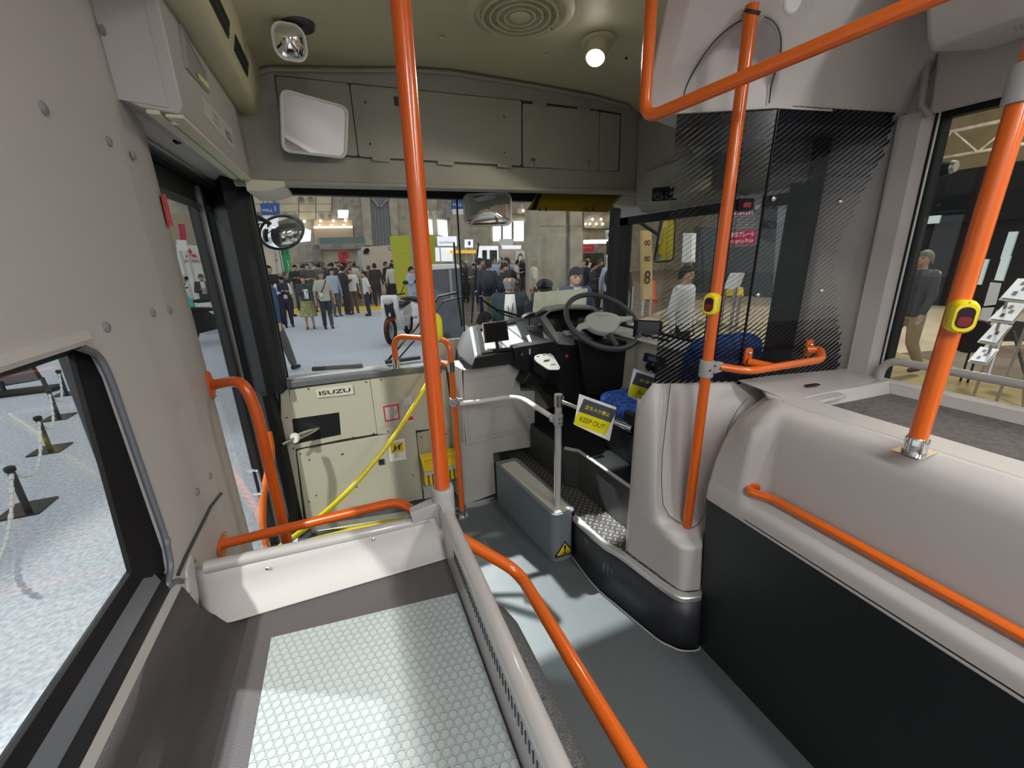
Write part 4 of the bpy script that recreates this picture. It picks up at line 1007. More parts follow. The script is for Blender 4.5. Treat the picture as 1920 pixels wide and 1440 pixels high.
# ---- striped glass screen
def stripemat():
    m = bpy.data.materials.new('striped_screen'); m.use_nodes = True; nt = m.node_tree; nt.nodes.clear(); L = nt.links
    out = nt.nodes.new('ShaderNodeOutputMaterial'); tr_ = nt.nodes.new('ShaderNodeBsdfTransparent'); tr_.inputs[0].default_value = (.86, .87, .87, 1)
    gl = nt.nodes.new('ShaderNodeBsdfGlossy'); gl.inputs['Roughness'].default_value = .0; mx = nt.nodes.new('ShaderNodeMixShader'); L.new(facefac(nt), mx.inputs[0]); L.new(tr_.outputs[0], mx.inputs[1]); L.new(gl.outputs[0], mx.inputs[2])
    bk = nt.nodes.new('ShaderNodeBsdfPrincipled'); bk.inputs['Base Color'].default_value = (.006, .007, .010, 1); bk.inputs['Roughness'].default_value = .22; bk.inputs['Specular IOR Level'].default_value = .2
    tc = nt.nodes.new('ShaderNodeTexCoord'); sp_ = nt.nodes.new('ShaderNodeSeparateXYZ'); L.new(tc.outputs['UV'], sp_.inputs[0])
    def M(op, *a_):
        n_ = nt.nodes.new('ShaderNodeMath'); n_.operation = op
        for i, q_ in enumerate(a_):
            if isinstance(q_, (int, float)): n_.inputs[i].default_value = q_
            else: L.new(q_, n_.inputs[i])
        return n_.outputs[0]
    U, Z = sp_.outputs[0], sp_.outputs[1]      # metres along the pane (from the corner seam) and height above z=.96
    s_ = M('MULTIPLY', M('SUBTRACT', M('MULTIPLY', U, .58), M('MULTIPLY', Z, .80)), 76)
    fr_ = M('FRACT', M('ADD', s_, 1000.0))
    ramp = nt.nodes.new('ShaderNodeValToRGB'); ramp.color_ramp.interpolation = 'CONSTANT'; L.new(M('MULTIPLY', Z, 1.16), ramp.inputs[0])
    # share of black per height band
    vals = [(0, .80), (.07, .66), (.14, .50), (.197, .35), (.24, .20), (.29, .09), (.63, .13), (.70, .25), (.755, .42), (.80, .58), (.86, .75), (.92, .90)]
    e = ramp.color_ramp.elements; e[0].position = 0; e[0].color = (.8, .8, .8, 1); e[1].position = vals[1][0]; e[1].color = (vals[1][1],)*3+(1,)
    for p_, v_ in vals[2:]: k_ = e.new(p_); k_.color = (v_, v_, v_, 1)
    blk = M('LESS_THAN', fr_, ramp.outputs[0])
    # ragged end of the print towards the side wall
    edge = M('SUBTRACT', .37, M('MULTIPLY', M('MINIMUM', M('ABSOLUTE', M('SUBTRACT', Z, .47)), .28), -.28))
    edge = M('ADD', .285, M('MULTIPLY', M('MINIMUM', M('ABSOLUTE', M('SUBTRACT', Z, .42)), .34), .36))
    cell = M('MULTIPLY', M('FRACT', M('MULTIPLY', M('FLOOR', s_), .618)), .02)
    blk = M('MULTIPLY', blk, M('LESS_THAN', U, M('ADD', edge, cell)))
    mx2 = nt.nodes.new('ShaderNodeMixShader'); L.new(blk, mx2.inputs[0]); L.new(mx.outputs[0], mx2.inputs[1]); L.new(bk.outputs[0], mx2.inputs[2]); L.new(mx2.outputs[0], out.inputs[0])
    return m
STR = stripemat()
scr = thing('driver_screen', 'clear screen printed with black diagonal stripes behind the orange pole', 'screen', (1.23, .95, .96))
SL, SM, SR = V((.985, 1.085, 0)), V((1.235, .952, 0)), V((1.69, .865, 0))
def pane(a_, b_, u0, u1, name):
    mb = MB().add([a_+V((0, 0, .955)), b_+V((0, 0, .965)), b_+V((0, 0, 1.795)), a_+V((0, 0, 1.80))], [(0, 1, 2, 3)])
    o = mb.build(name, STR, scr); me = o.data; uv = me.uv_layers.new(name='uv')
    org = ORG[scr.name]
    d_ = (b_-a_).normalized()
    for li_, lp in enumerate(me.loops):
        co = me.vertices[lp.vertex_index].co+org
        uv.data[li_].uv = (u0+(co-a_-V((0, 0, co.z))).dot(d_), co.z-.96)
    return o
pane(SL, SM, -(SM-SL).length, 0, 'left_pane'); pane(SM, SR, 0, 0, 'right_pane')
MB().tube([SM+V((.0, .0, .965)), SM+V((0, 0, 1.795))], .004, 8).build('corner_seam', GLOSSB, scr)
MB().tube([SM+V((-.03, .10, .95)), SM+V((-.03, .10, 1.80))], .017, 14).build('corner_post', GLOSSB, scr)
for px, py, yy in ((1447, 373, .95), (1572, 378, .90), (1418, 553, .95), (1537, 545, .90), (1397, 715, .94), (1592, 676, .885)):
    MB().ball(at(px, py, Y=yy)+V((0, -.006, 0)), .009, (1, .7, 1)).build('glass_bolt', CHROME, scr)
# emergency brake panel on the inside, beyond the screen
eb = thing('emergency_brake_panel', 'grey emergency brake panel with a red switch behind the striped screen', 'panel', at(1395, 415, Y=1.06))
ebc = [at(1368, 366, Y=1.05), at(1432, 364, Y=1.03), at(1417, 466, Y=1.03), at(1356, 463, Y=1.05)]
cc = sum(ebc, V())/4
ux = (ebc[1]-ebc[0]).normalized(); n = ux.cross(ebc[0]-ebc[3]).normalized(); uy = n.cross(ux); W = (ebc[1]-ebc[0]).length; Hh = (ebc[0]-ebc[3]).length
def ER(x0, x1, y0, y1, m, nm, off, t_=.0005, par=None, r=.0):
    q_ = [cc+ux*(a_*W)+uy*(b_*Hh)+n*off for a_, b_ in ((x0, y0), (x1, y0), (x1, y1), (x0, y1))]
    return MB().prism(rquad(q_, r) if r else q_, n*t_).build(nm, m, par or eb)
ER(-.5, .5, -.5, .5, mat('grey_brake_plate', (.17, .17, .19), .45), 'plate', -.006, .006, r=.012)
rb_ = ER(-.5, .42, -.46, -.18, PINKR, 'red_field', .0006)
text('非常ブレーキ', cc+uy*(-.25*Hh)+ux*.0*W+n*.0016, ux, uy, Hh*.11, WHITE, 'lettering', rb_, w=W*.72, bold=.02)
text('Emergency Brake', cc+uy*(-.39*Hh)-ux*.02*W+n*.0016, ux, uy, Hh*.11, WHITE, 'lettering', rb_, w=W*.76)
for k in range(5): text('カバーを開けてボタンを押してください', cc+uy*((.10-.055*k)*Hh)+n*.0008, ux, uy, Hh*.026, WHITE, 'instruction_line', eb, w=W*(.8-.1*(k % 3)))
sb = ER(-.28, .16, .22, .44, BLACK, 'switch_housing', .0, .014, r=.004)
ER(-.17, .05, .27, .36, RED, 'red_switch', .014, .004, sb, r=.003)
for k in range(7):
    x0 = -.34+.085*k; ER(x0, x0+.04, .14, .18, PINKR if 1 else WHITE, 'hazard_mark', .0008)
ER(-.37, .26, .135, .185, WHITE, 'hazard_band', .0004)
MB().lathe([(.010, 0), (.010, .0006)], cc+ux*W*.36+uy*Hh*.27+n*.0008, n, 16).build('symbol_disc', mat('pale_grey_print', (.4, .4, .42), .5), eb)
# window stay post behind screen (black pillar between cab window and side wall)
bpz = struct('trim_10', MB().prism([(1.66, 1.08, .93), (1.70, 1.08, .93), (1.70, 1.20, .93), (1.66, 1.18, .93)], (0, 0, .85)), BLACK)

# ================================================================ driver's cab
# corner console with loudspeaker dials above the cab window
cz_ = MB().prism([(1.605, 1.40, 1.74), (1.625, 1.40, 1.66), (1.66, 1.40, 1.63), (1.72, 1.40, 1.62), (1.72, 1.40, 2.10), (1.60, 1.40, 2.10)], (0, .65, 0))
cc1 = struct('trim_11', cz_, BOXG if 0 else HEAD, bevel=.008)
fc = MB().prism([(1.61, 1.12, 1.66), (1.72, 1.12, 1.63), (1.72, 1.12, 1.80), (1.61, 1.12, 1.80)], (0, .28, 0)).build('side_box', HEAD, cc1)
c_ = at(1246, 363, X=1.52)
MB().prism([(1.50, 1.42, 1.655), (1.62, 1.42, 1.64), (1.62, 1.95, 1.64), (1.58, 1.95, 1.66)], (0, 0, .16)).build('lower_pod', HEAD, cc1, bevel=.008)
dials = thing('switch_dials', 'black panel with two round dials under the overhead console by the cab window', 'dials', c_)
nn = V((-.6, -.6, -.5)).normalized(); uxx = V((0, 0, 1)).cross(nn).normalized(); uyy = nn.cross(uxx)
uxx = -uxx if uxx.x < 0 else uxx; uyy = -uyy if uyy.z < 0 else uyy
c_ = c_
MB().prism(rrect(c_, uxx, uyy, .115, .065, .008), nn*.006).build('panel', BLACK, dials)
for k in (-1, 1): MB().lathe([(.024, 0), (.024, .006), (.018, .012), (.012, .012), (.010, .006)], c_+uxx*.026*k+nn*.006, nn, 20).build('dial', GLOSSB, dials)

# instrument desk
DM = mat('charcoal_dash', (.04, .042, .046), .45, bump=(900, .2))
DL = mat('dash_grey', (.16, .165, .17), .45, bump=(900, .2))
ds = thing('instrument_desk', 'charcoal instrument desk with a pale recessed top below the windscreen', 'dashboard', (.9, 2.1, .84))
T0, T1, T2, T3 = at(882, 611, Y=2.27), at(1062, 577, Y=2.40), at(1050, 645, Y=2.06), at(893, 668, Y=1.95)
B2_, B3_ = at(1060, 672, Y=2.04), at(884, 690, Y=1.93)
S0, S1, S2 = at(868, 622, Y=2.30), at(855, 652, Y=2.30), at(858, 668, Y=2.12)
mb = MB().add([T0, T1, T2, T3, B2_, B3_, S0, S1, S2, V((T1.x, T1.y+.02, .80)), V((S1.x, 2.36, .80)), V((B2_.x, 2.2, B2_.z))], [(0, 3, 2, 1), (3, 5, 4, 2), (0, 6, 8, 3), (3, 8, 5), (6, 7, 8), (0, 1, 9, 10), (0, 10, 6), (6, 10, 7), (5, 8, 7, 10, 9, 4), (1, 2, 4, 9)])
mb.build('body', DM, ds, bevel=.012, seg=3)
NT = (T1-T3).cross(T0-T2).normalized(); NT = NT if NT.z > 0 else -NT
def dtop(px, py, off=.0):
    d = ray(px, py); o_ = V((0, 0, EYE)); t_ = ((T0+T1+T2+T3)/4-o_).dot(NT)/d.dot(NT); return o_+d*t_+NT*off
q = [dtop(x, y, .004) for x, y in ((900, 622), (1050, 592), (1040, 644), (908, 662))]
MB().prism(rquad(q, .02), NT*.004).build('pale_recess', mat('pale_grey_tray', (.50, .54, .53), .25), ds)
qo = [dtop(x, y, .002) for x, y in ((890, 616), (1058, 584), (1049, 648), (902, 667))]
ringprism(qo, q, NT*.014).build('recess_rim', BLACK, ds, bevel=.002)
MB().prism([at(890, 671, Y=1.942), at(966, 657, Y=1.99), at(972, 679, Y=1.98), at(884, 692, Y=1.925)], (0, -.004, 0)).build('front_trim', BLACK, ds)
# fixtures on the desk
tb_ = thing('tablet', 'black tablet screen with a pink edge on the desk top', 'tablet', dtop(928, 640))
q = [at(906, 607, Y=2.08), at(950, 602, Y=2.09), at(955, 638, Y=2.04), at(910, 644, Y=2.03)]
MB().prism(rquad(q, .006), (0, .012, .004)).build('case', BLACK, tb_, bevel=.002)
cc = sum(q, V())/4; MB().prism([cc+(p-cc)*.88+V((0, -.001, 0)) for p in q], (0, .0006, 0)).build('screen', SCREEN, tb_)
MB().tube([q[0]+V((-.002, .004, 0)), q[3]+V((-.002, .004, 0))], .004, 8).build('pink_edge', mat('pale_pink_trim', (.60, .42, .42), .4), tb_)
MB().tube([cc+V((0, .01, -.03)), dtop(934, 662)], .010, 8).build('stand', BLACK, tb_)
cbl = thing('coiled_cable', 'thin black cable and lens pieces at the left of the tablet', 'cable', dtop(890, 640))
MB().tube([at(889, 634, Y=2.16), at(893, 650, Y=2.10), at(900, 662, Y=2.08), at(905, 650, Y=2.1), at(903, 640, Y=2.12), at(906, 628, Y=2.14)], .0022, 6).build('wire', DKPRINT, cbl)
MB().lathe([(.010, 0), (.010, .006)], at(889, 635, Y=2.16), (0, -1, .5), 14).build('ring', STEEL, cbl)
MB().ball(at(903, 633, Y=2.15), .012).build('knob', DKPRINT, cbl)
cd = thing('ticket_plate', 'black plate lying on the pale desk top beside the tablet', 'plate', dtop(1005, 620))
MB().prism([dtop(x, y, .005) for x, y in ((965, 606), (1012, 599), (1020, 648), (985, 652))], NT*.012).build('plate', DKPRINT, cd)
MB().prism([dtop(x, y, .018) for x, y in ((986, 635), (991, 633), (998, 652), (994, 654))], NT*.002).build('pale_card', WHITEP, cd)
for i, (px, py) in enumerate(((992, 594), (1015, 590))):
    fs_ = thing('desk_fin', ('left', 'right')[i]+' one of two small black winged displays on stalks behind the desk', 'display', at(px, py, Y=2.30))
    c_ = at(px, py, Y=2.18)
    MB().prism([c_+V((a_*(.9), 0, b_)) for a_, b_ in ((-.045, -.012), (.04, -.004), (.05, .02), (.015, .018), (-.03, .004))], (0, .035, .006)).build('wing', BLACK, fs_, bevel=.003)
    MB().tube([c_+V((.01, .02, -.005)), c_+V((.012, .02, -.06))], .004, 8).build('stalk', BLACK, fs_)
    MB().obox(c_+V((.012, .02, -.062)), (1, 0, 0), (0, 1, 0), (0, 0, 1), .045, .02, .008).build('foot', LGREY, fs_)
# lower dash with switches and shift panel
ld_ = thing('switch_console', 'black lower console with knobs, red button and white shift panel', 'console', (1.15, 2.05, .8))
MB().prism([at(x, y, Y=1.96) for x, y in ((964, 652), (1040, 640), (1062, 668), (1055, 690), (1010, 712), (966, 690))], (0, .2, 0)).build('panel', BLACK, ld_, bevel=.004)
MB().prism([at(x, y, Y=1.99) for x, y in ((1020, 644), (1230, 640), (1230, 720), (1180, 760), (1060, 760), (1040, 720))], (0, .3, 0)).build('backing', BLACK, ld_)
kn = V((0, -.75, .66)).normalized()
q = [at(x, y, Y=yy) for x, y, yy in ((1001, 669, 1.90), (1010, 665, 1.92), (1036, 666, 1.92), (1050, 690, 1.86), (1048, 694, 1.84), (1028, 694, 1.84), (1004, 678, 1.88))]
MB().prism([p+V((0, .0, -.004)) for p in q], (0, .03, -.06)).build('shift_body', BLACK, ld_, bevel=.006)
shp = MB().prism(rquad(q, .012), (0, -.003, .004)).build('shift_panel', WHITEP, ld_)
for px, py in ((1008, 671), (1020, 668), (1029, 668)): MB().obox(at(px, py, Y=1.888)+V((0, -.006, .01)), (1, 0, 0), (0, .7, -.7), (0, .7, .7), .018, .014, .006).build('shift_button', LGREY, shp, bevel=.003)
MB().obox(at(1024, 680, Y=1.866)+V((0, -.006, .012)), (1, 0, 0), (0, .7, -.7), (0, .7, .7), .032, .014, .004).build('shift_display', SCREEN, shp)
MB().obox(at(1036, 687, Y=1.85)+V((0, -.006, .012)), (1, 0, 0), (0, .7, -.7), (0, .7, .7), .03, .018, .006).build('shift_button', WHITEP, shp, bevel=.003)
MB().prism([at(x, y, Y=1.93) for x, y in ((990, 700), (1050, 694), (1050, 722), (978, 722))], (0, .12, 0)).build('lower_box', BLACK, ld_, bevel=.012)
MB().lathe([(.011, 0), (.011, .01), (.007, .014)], at(978, 665, Y=1.955), (0, -1, 0), 16).build('rotary_knob', CHAR, ld_)
MB().lathe([(.011, 0), (.011, .01), (.007, .014)], at(1061, 668, Y=1.985), (0, -1, .2), 16).build('red_button', RED, ld_)
MB().obox(at(993, 659, Y=1.955), (1, 0, 0), (0, 1, 0), (0, 0, 1), .004, .01, .03).build('lever', WHITEP, ld_)
# grey cabinet left of the pedals
cb = thing('cab_side_cabinet', 'light grey steel cabinet under the desk beside the slim orange pole', 'cabinet', (.75, 2.1, 0))
CB = mat('light_grey_cabinet', (.44, .435, .41), .42, bump=(900, .1))
MB().prism([at(x, y, Y=2.03) for x, y in ((865, 694), (975, 680), (976, 733), (1003, 733), (1003, 800), (874, 836))], (0, .22, 0)).build('body', CB, cb, bevel=.003)
bq = [at(x, y, Y=2.035) for x, y in ((866, 832), (1003, 798), (1010, 800), (1010, 836), (925, 850), (930, 925), (871, 948))]
MB().prism(bq, (0, .20, 0)).build('base', CB, cb, bevel=.003)
MB().prism([(.478, 2.20, .0), (.500, 2.03, 0), (.530, 2.03, .835), (.50, 2.20, .835)][0:4], (.008, 0, 0)).build('side_panel', CB, cb)
MB().prism([at(x, y, Y=2.028) for x, y in ((870, 716), (962, 700), (971, 802), (880, 825))], (0, -.0025, 0)).build('front_cover', CB, cb, bevel=.001)
for px, py in ((875, 713), (919, 706), (962, 697), (878, 765), (881, 818), (965, 800), (920, 808)): screw(at(px, py, Y=2.024), (0, -1, 0), cb, .004, CLAMPG)
MB().prism([at(x, y, Y=2.02) for x, y in ((872, 946), (925, 932), (926, 938), (873, 952))], (0, -.01, 0)).build('foot_strip', CHROME, cb)
# instrument hood
ih = thing('instrument_cluster', 'grey hooded instrument cluster behind the steering wheel', 'instrument cluster', at(1070, 620, Y=2.2))
q = [at(x, y, Y=yy) for x, y, yy in ((1014, 596, 2.16), (1032, 581, 2.18), (1062, 576, 2.2), (1118, 577, 2.2), (1134, 592, 2.2), (1150, 640, 2.02), (1070, 648, 1.97), (1047, 646, 1.97))]
inn = [at(x, y, Y=yy) for x, y, yy in ((1024, 592, 2.16), (1033, 585, 2.18), (1062, 580, 2.2), (1112, 581, 2.2), (1118, 593, 2.2), (1128, 622, 2.06), (1072, 628, 2.0), (1046, 626, 2.0))]
ringprism(q, inn, (0, .10, .01)).build('hood', DL, ih, bevel=.004)
MB().prism([p+V((0, .045, 0)) for p in inn], (0, .05, 0)).build('dial_panel', SCREEN, ih)
MB().prism([q[6]+V((0, .002, 0)), q[5]+V((0, .002, 0)), at(1150, 690, Y=2.0), at(1060, 690, Y=2.0), q[7]+V((0, .002, 0))], (0, .1, 0)).build('lower_shroud', BLACK, ih)
for px, py in ((1053, 612), (1085, 603)):
    MB().lathe([(.03, 0), (.03, .003), (.027, .003)], at(px, py, Y=2.17)+V((0, -.03, 0)), (0, -1, .3), 20).build('gauge', mat('gauge_face', (.03, .03, .035), .3), ih)
MB().prism([at(x, y, Y=1.965) for x, y in ((1059, 622), (1078, 620), (1080, 628), (1061, 629))], (0, .03, 0)).build('cup_flap', mat('mid_grey', (.3, .31, .32), .4), ih)
# steering wheel
C0 = at(1130, 601, Y=1.97); tl = R(37)
NW = V((0, -math.sin(tl), math.cos(tl))); UX = V((1, 0, 0)); UY = NW.cross(UX)
sw = thing('steering_wheel', 'large steering wheel with a dark rim and pale grey centre boss', 'steering wheel', C0)
WM = mat('dark_grey_rim', (.055, .06, .062), .38); WB = mat('pale_grey_boss', (.44, .455, .45), .45)
rad = .222
pth = [C0+UX*(rad*math.cos(2*math.pi*k/56))+UY*(rad*math.sin(2*math.pi*k/56)) for k in range(57)]
MB().tube(pth, .0155, 14, cap=False).build('rim', WM, sw)
bz = [C0+UX*a_*1.22+UY*(b_*1.15-.012) for a_, b_ in ((-.105, -.015), (-.085, .045), (-.03, .068), (.04, .065), (.095, .035), (.105, -.01), (.07, -.03), (.03, -.075), (-.02, -.085), (-.07, -.06))]
MB().prism(rquad([p+NW*-.03 for p in bz], .03), NW*.045).build('boss', WB, sw, bevel=.014, seg=4)
MB().tube([C0+UX*.085-NW*.005, C0+UX*.16+UY*-.005, C0+UX*(rad-.005)+UY*.0], [.028, .018, .014], 12, flat=.5).build('spoke', WB, sw)
MB().tube([C0-UX*.085-NW*.005+UY*-.02, C0-UX*.16+UY*-.03, C0-UX*(rad-.02)+UY*-.06], [.028, .02, .014], 12, flat=.5).build('spoke', WB, sw)
MB().tube([C0+UX*-.01-UY*.07-NW*.01, C0+UX*-.01-UY*.2+NW*0], [.02, .014], 12, flat=.6).build('spoke', WM, sw)
MB().prism(rrect(C0+NW*.0155+UY*.03+UX*.01, UX, UY, .07, .018, .008), NW*.003).build('maker_plate', WB, sw)
text('ISUZU', C0+NW*.019+UY*.03+UX*.01, UX, UY, .010, LGREY, 'lettering', sw, w=.05)
MB().tube([C0-NW*.03, C0-NW*.35+V((0, .1, 0))], [.06, .075], 20).build('column', BLACK, sw)
MB().prism([at(x, y, Y=1.93) for x, y in ((1085, 640), (1180, 640), (1172, 720), (1150, 745), (1100, 740))], (0, .1, 0)).build('column_shroud', BLACK, sw, bevel=.01)
MB().tube([C0-UX*.06-NW*.06, C0-UX*.2-NW*.04+UY*.05], [.008, .012], 10).build('stalk', BLACK, sw)
# side console right of the wheel with screen and radio
sc_ = thing('side_console', 'cream side console under the cab window with radio and air vents', 'console', (1.62, 1.8, .4))
MB().prism([(1.50, 1.25, .44), (1.66, 1.25, .44), (1.69, 1.25, .93), (1.52, 1.25, .93)], (0, 1.03, 0)).build('body', CREAM, sc_, bevel=.008)
MB().box((1.50, 1.25, .93), (1.69, 2.28, .942)).build('top', LGREY, sc_, bevel=.004)
q = [at(x, y, X=1.505) for x, y in ((1212, 661), (1248, 672), (1246, 688), (1208, 676))]
rdq = MB().prism(q, (-.012, 0, 0)).build('radio', mat('navy_radio', (.015, .02, .05), .35), sc_)
cc = sum(q, V())/4; MB().prism([cc+(p-cc)*.5+V((-.0125, 0, .004)) for p in q], (-.001, 0, 0)).build('display', mat('grey_green_lcd', (.12, .15, .16), .3), rdq)
for px, py in ((1217, 688), (1228, 692)): MB().lathe([(.022, 0), (.022, .006), (.016, .01), (.014, .002)], at(px, py, X=1.51), (-1, 0, 0), 18).build('air_vent', BLACK, sc_)
mo_ = thing('cab_monitor', 'small black monitor on a stand right of the steering wheel', 'monitor', at(1220, 620, Y=1.85))
q = [at(x, y, Y=1.86) for x, y in ((1193, 600), (1243, 602), (1240, 640), (1190, 634))]
MB().prism(rquad(q, .006), (0, .02, 0)).build('case', BLACK, mo_, bevel=.002)
cc = sum(q, V())/4; MB().prism([cc+(p-cc)*.82+V((-.004, -.001, .003)) for p in q], (0, .0006, 0)).build('screen', mat('grey_screen', (.07, .075, .085), .2), mo_)
MB().tube([q[1]+V((.008, 0, .005)), q[2]+V((.008, 0, -.03))], .004, 8).build('white_edge', WHITEP, mo_)
MB().tube([cc+V((0, .02, -.05)), V((cc.x, 1.88, .942))], .012, 8).build('stand', BLACK, mo_)
cm = thing('shelf_oddments', 'black cable coils on the cream console below the monitor', 'cables', at(1210, 648, X=1.6))
MB().tube([V((1.55, 1.62+.03*k, .955+.008*(k % 2))) for k in range(8)], .007, 8).build('cable', BLACK, cm)
# driver seat
SB = mat('blue_seat_fabric', (.006, .035, .30), .8, noise=(45, .3, (.03, .14, .62)), bump=(300, .4))
se = thing('driver_chair', 'driver seat in mottled bright blue fabric', 'seat', (1.33, 1.35, .447))
MB().prism(rquad([(1.12, 1.23, .60), (1.52, 1.23, .60), (1.50, 1.68, .625), (1.15, 1.68, .625)], .06), (0, 0, .10)).build('cushion', SB, se, bevel=.035, seg=4)
MB().prism(rquad([(1.12, 1.20, .66), (1.54, 1.20, .66), (1.50, 1.14, 1.10), (1.17, 1.14, 1.10)], .07), (0, -.09, -.01)).build('backrest', SB, se, bevel=.03, seg=4)
MB().box((1.15, 1.2, .447), (1.5, 1.6, .60)).build('base', BLACK, se, bevel=.01)
MB().obox((1.105, 1.30, .71), (0, 1, 0), (1, 0, 0), (0, 0, 1), .16, .03, .05).build('belt_buckle', BLACK, se, bevel=.01)
MB().tube([(1.11, 1.32, .66), (1.11, 1.5, .64)], .022, 12).build('side_lever', CHAR, se)

# ---- interior mirrors, visor, ceiling fittings
def rndplate(q, r, off, name, m, par, bevel=.003):
    return MB().prism(rquad(q, r, 8), off).build(name, m, par, bevel=bevel)
mi = thing('interior_mirror', 'large white framed mirror on the left of the header panel', 'mirror', at(588, 232, Y=1.93))
q = [at(524, 163, Y=1.90), at(655, 200, Y=1.96), at(651, 299, Y=1.99), at(528, 285, Y=1.94)]
cc = sum(q, V())/4; iq = [cc+(p-cc)*.90 for p in q]
n_ = (q[1]-q[0]).cross(q[3]-q[0]).normalized(); n_ = n_ if n_.y < 0 else -n_
ro, ri_ = rquad(q, .035, 8), rquad(iq, .028, 8)
ringprism(ro, ri_, -n_*.022).build('frame', mat('pale_grey_frame', (.55, .56, .53), .4), mi, bevel=.003)
MB().prism([p-n_*.006 for p in ri_], -n_*.003).build('glass', MIRROR, mi)
MB().prism([p-n_*.02 for p in ro], -n_*.01).build('back', CHAR, mi)
MB().tube([cc-n_*.02, cc-n_*.02+V((0, .12, .01))], .012, 10).build('arm', CHAR, mi)
m2_ = thing('convex_mirror', 'small rounded convex mirror hanging from the ceiling at the upper left', 'mirror', at(543, 80, Y=1.72))
c_ = at(543, 79, Y=1.72); nn = (V((0, 0, EYE))-c_).normalized(); nn = (nn+V((0, -.2, -.1))).normalized(); ux = V((0, 0, 1)).cross(nn).normalized()*-1; ux = ux if ux.x > 0 else -ux; uy = nn.cross(ux); uy = uy if uy.z > 0 else -uy
sh = rrect(c_, ux, uy, .090, .088, .032, 8)
vs = []; fs = []; rn = 8; nS = len(sh)
for i in range(rn+1):
    k = 1-i/rn
    for p in sh: vs.append(c_+(p-c_)*max(k, .001)+nn*(.018*(1-k*k)))
for i in range(rn):
    for j in range(nS): fs.append((i*nS+j, i*nS+(j+1) % nS, (i+1)*nS+(j+1) % nS, (i+1)*nS+j))
MB().add(vs, fs).build('glass', MIRROR, m2_)
sh2 = rrect(c_, ux, uy, .101, .099, .036, 8)
ringprism([p-nn*.006 for p in sh2], [p-nn*.006 for p in rrect(c_, ux, uy, .089, .087, .032, 8)], nn*.012).build('rim', WHITEP, m2_, bevel=.003)
MB().prism([p-nn*.008 for p in sh2], -nn*.012).build('back', CHAR, m2_)
MB().tube([c_-nn*.02, V((c_.x+.03, c_.y+.03, 2.13))], .012, 10).build('arm', CHAR, m2_)
MB().lathe([(.055, 0), (.05, -.012), (.02, -.02)], (c_.x+.03, c_.y+.02, 2.142), (0, 0, 1), 20).build('ceiling_plate', CHAR, m2_)
m3 = thing('rear_view_mirror', 'rounded rear view mirror hanging at the top centre of the windscreen', 'mirror', at(912, 392, Y=2.22))
q = [at(871, 363, Y=2.20), at(953, 363, Y=2.20), at(956, 421, Y=2.24), at(874, 423, Y=2.24)]
cc = sum(q, V())/4; n_ = V((-.42, -.85, .10)).normalized()
ux = V((1, -.45, 0)).normalized(); uy = n_.cross(ux); uy = uy if uy.z > 0 else -uy; Wm = (q[1]-q[0]).length*1.02
Hm = (q[0]-q[3]).length
sh = rrect(cc, ux, uy, Wm, Hm, .035, 8); vs = []; fs = []
for i in range(rn+1):
    k = 1-i/rn
    for p in sh: vs.append(cc+(p-cc)*max(k, .001)+n_*(.02*(1-k*k)))
for i in range(rn):
    for j in range(nS): fs.append((i*nS+j, i*nS+(j+1) % nS, (i+1)*nS+(j+1) % nS, (i+1)*nS+j))
MB().add(vs, fs).build('glass', MIRRORG, m3)
ringprism([cc+(p-cc)*1.06-n_*.004 for p in sh], [cc+(p-cc)*.985-n_*.004 for p in sh], n_*.008).build('rim', STEEL, m3)
MB().prism([cc+(p-cc)*1.05-n_*.005 for p in sh], -n_*.012).build('back', BLACK, m3)
MB().tube([cc-n_*.01, V((cc.x+.01, cc.y+.03, 1.725))], .010, 10).build('arm', STEEL, m3)
MB().obox(at(905, 357, Y=2.2), (1, 0, 0), (0, 1, 0), (0, 0, 1), .13, .05, .008).build('mount_plate', mat('clear_lens_plastic', (.6, .6, .62), .15), m3, bevel=.002)
vi = thing('sun_visor', 'amber tinted sun visor panel at the top right of the windscreen', 'sun visor', at(1080, 378, Y=2.2))
q = [at(1010, 359, Y=2.22), at(1172, 364, Y=2.22), at(1140, 398, Y=2.14), at(988, 394, Y=2.14)]
MB().prism(q, (0, .003, 0)).build('amber_panel', mat('amber_visor_plastic', (.30, .22, .01), .12), vi)
MB().prism([q[0]*.98+q[1]*.02+V((-.015, -.003, 0)), q[0]*.985+q[1]*.015+V((.012, -.003, 0)), q[3]+V((.05, -.003, 0)), q[3]+V((.02, -.003, 0))], (0, -.004, 0)).build('hinge_arm', BLACK, vi)
for px in (1012, 1024, 1099, 1112): MB().ball(at(px, 392, Y=2.13), .009, (.6, .6, 1.4)).build('clip', DKPRINT, vi)
MB().tube([q[0]+V((0, 0, .006)), q[1]+V((0, 0, .006))], .005, 8).build('hinge_rod', BLACK, vi)
MB().prism([at(x, y, Y=2.15) for x, y in ((1172, 362), (1200, 366), (1202, 386), (1180, 388), (1150, 384))], (0, .08, 0)).build('hinge_cover', SOF, vi, bevel=.004)
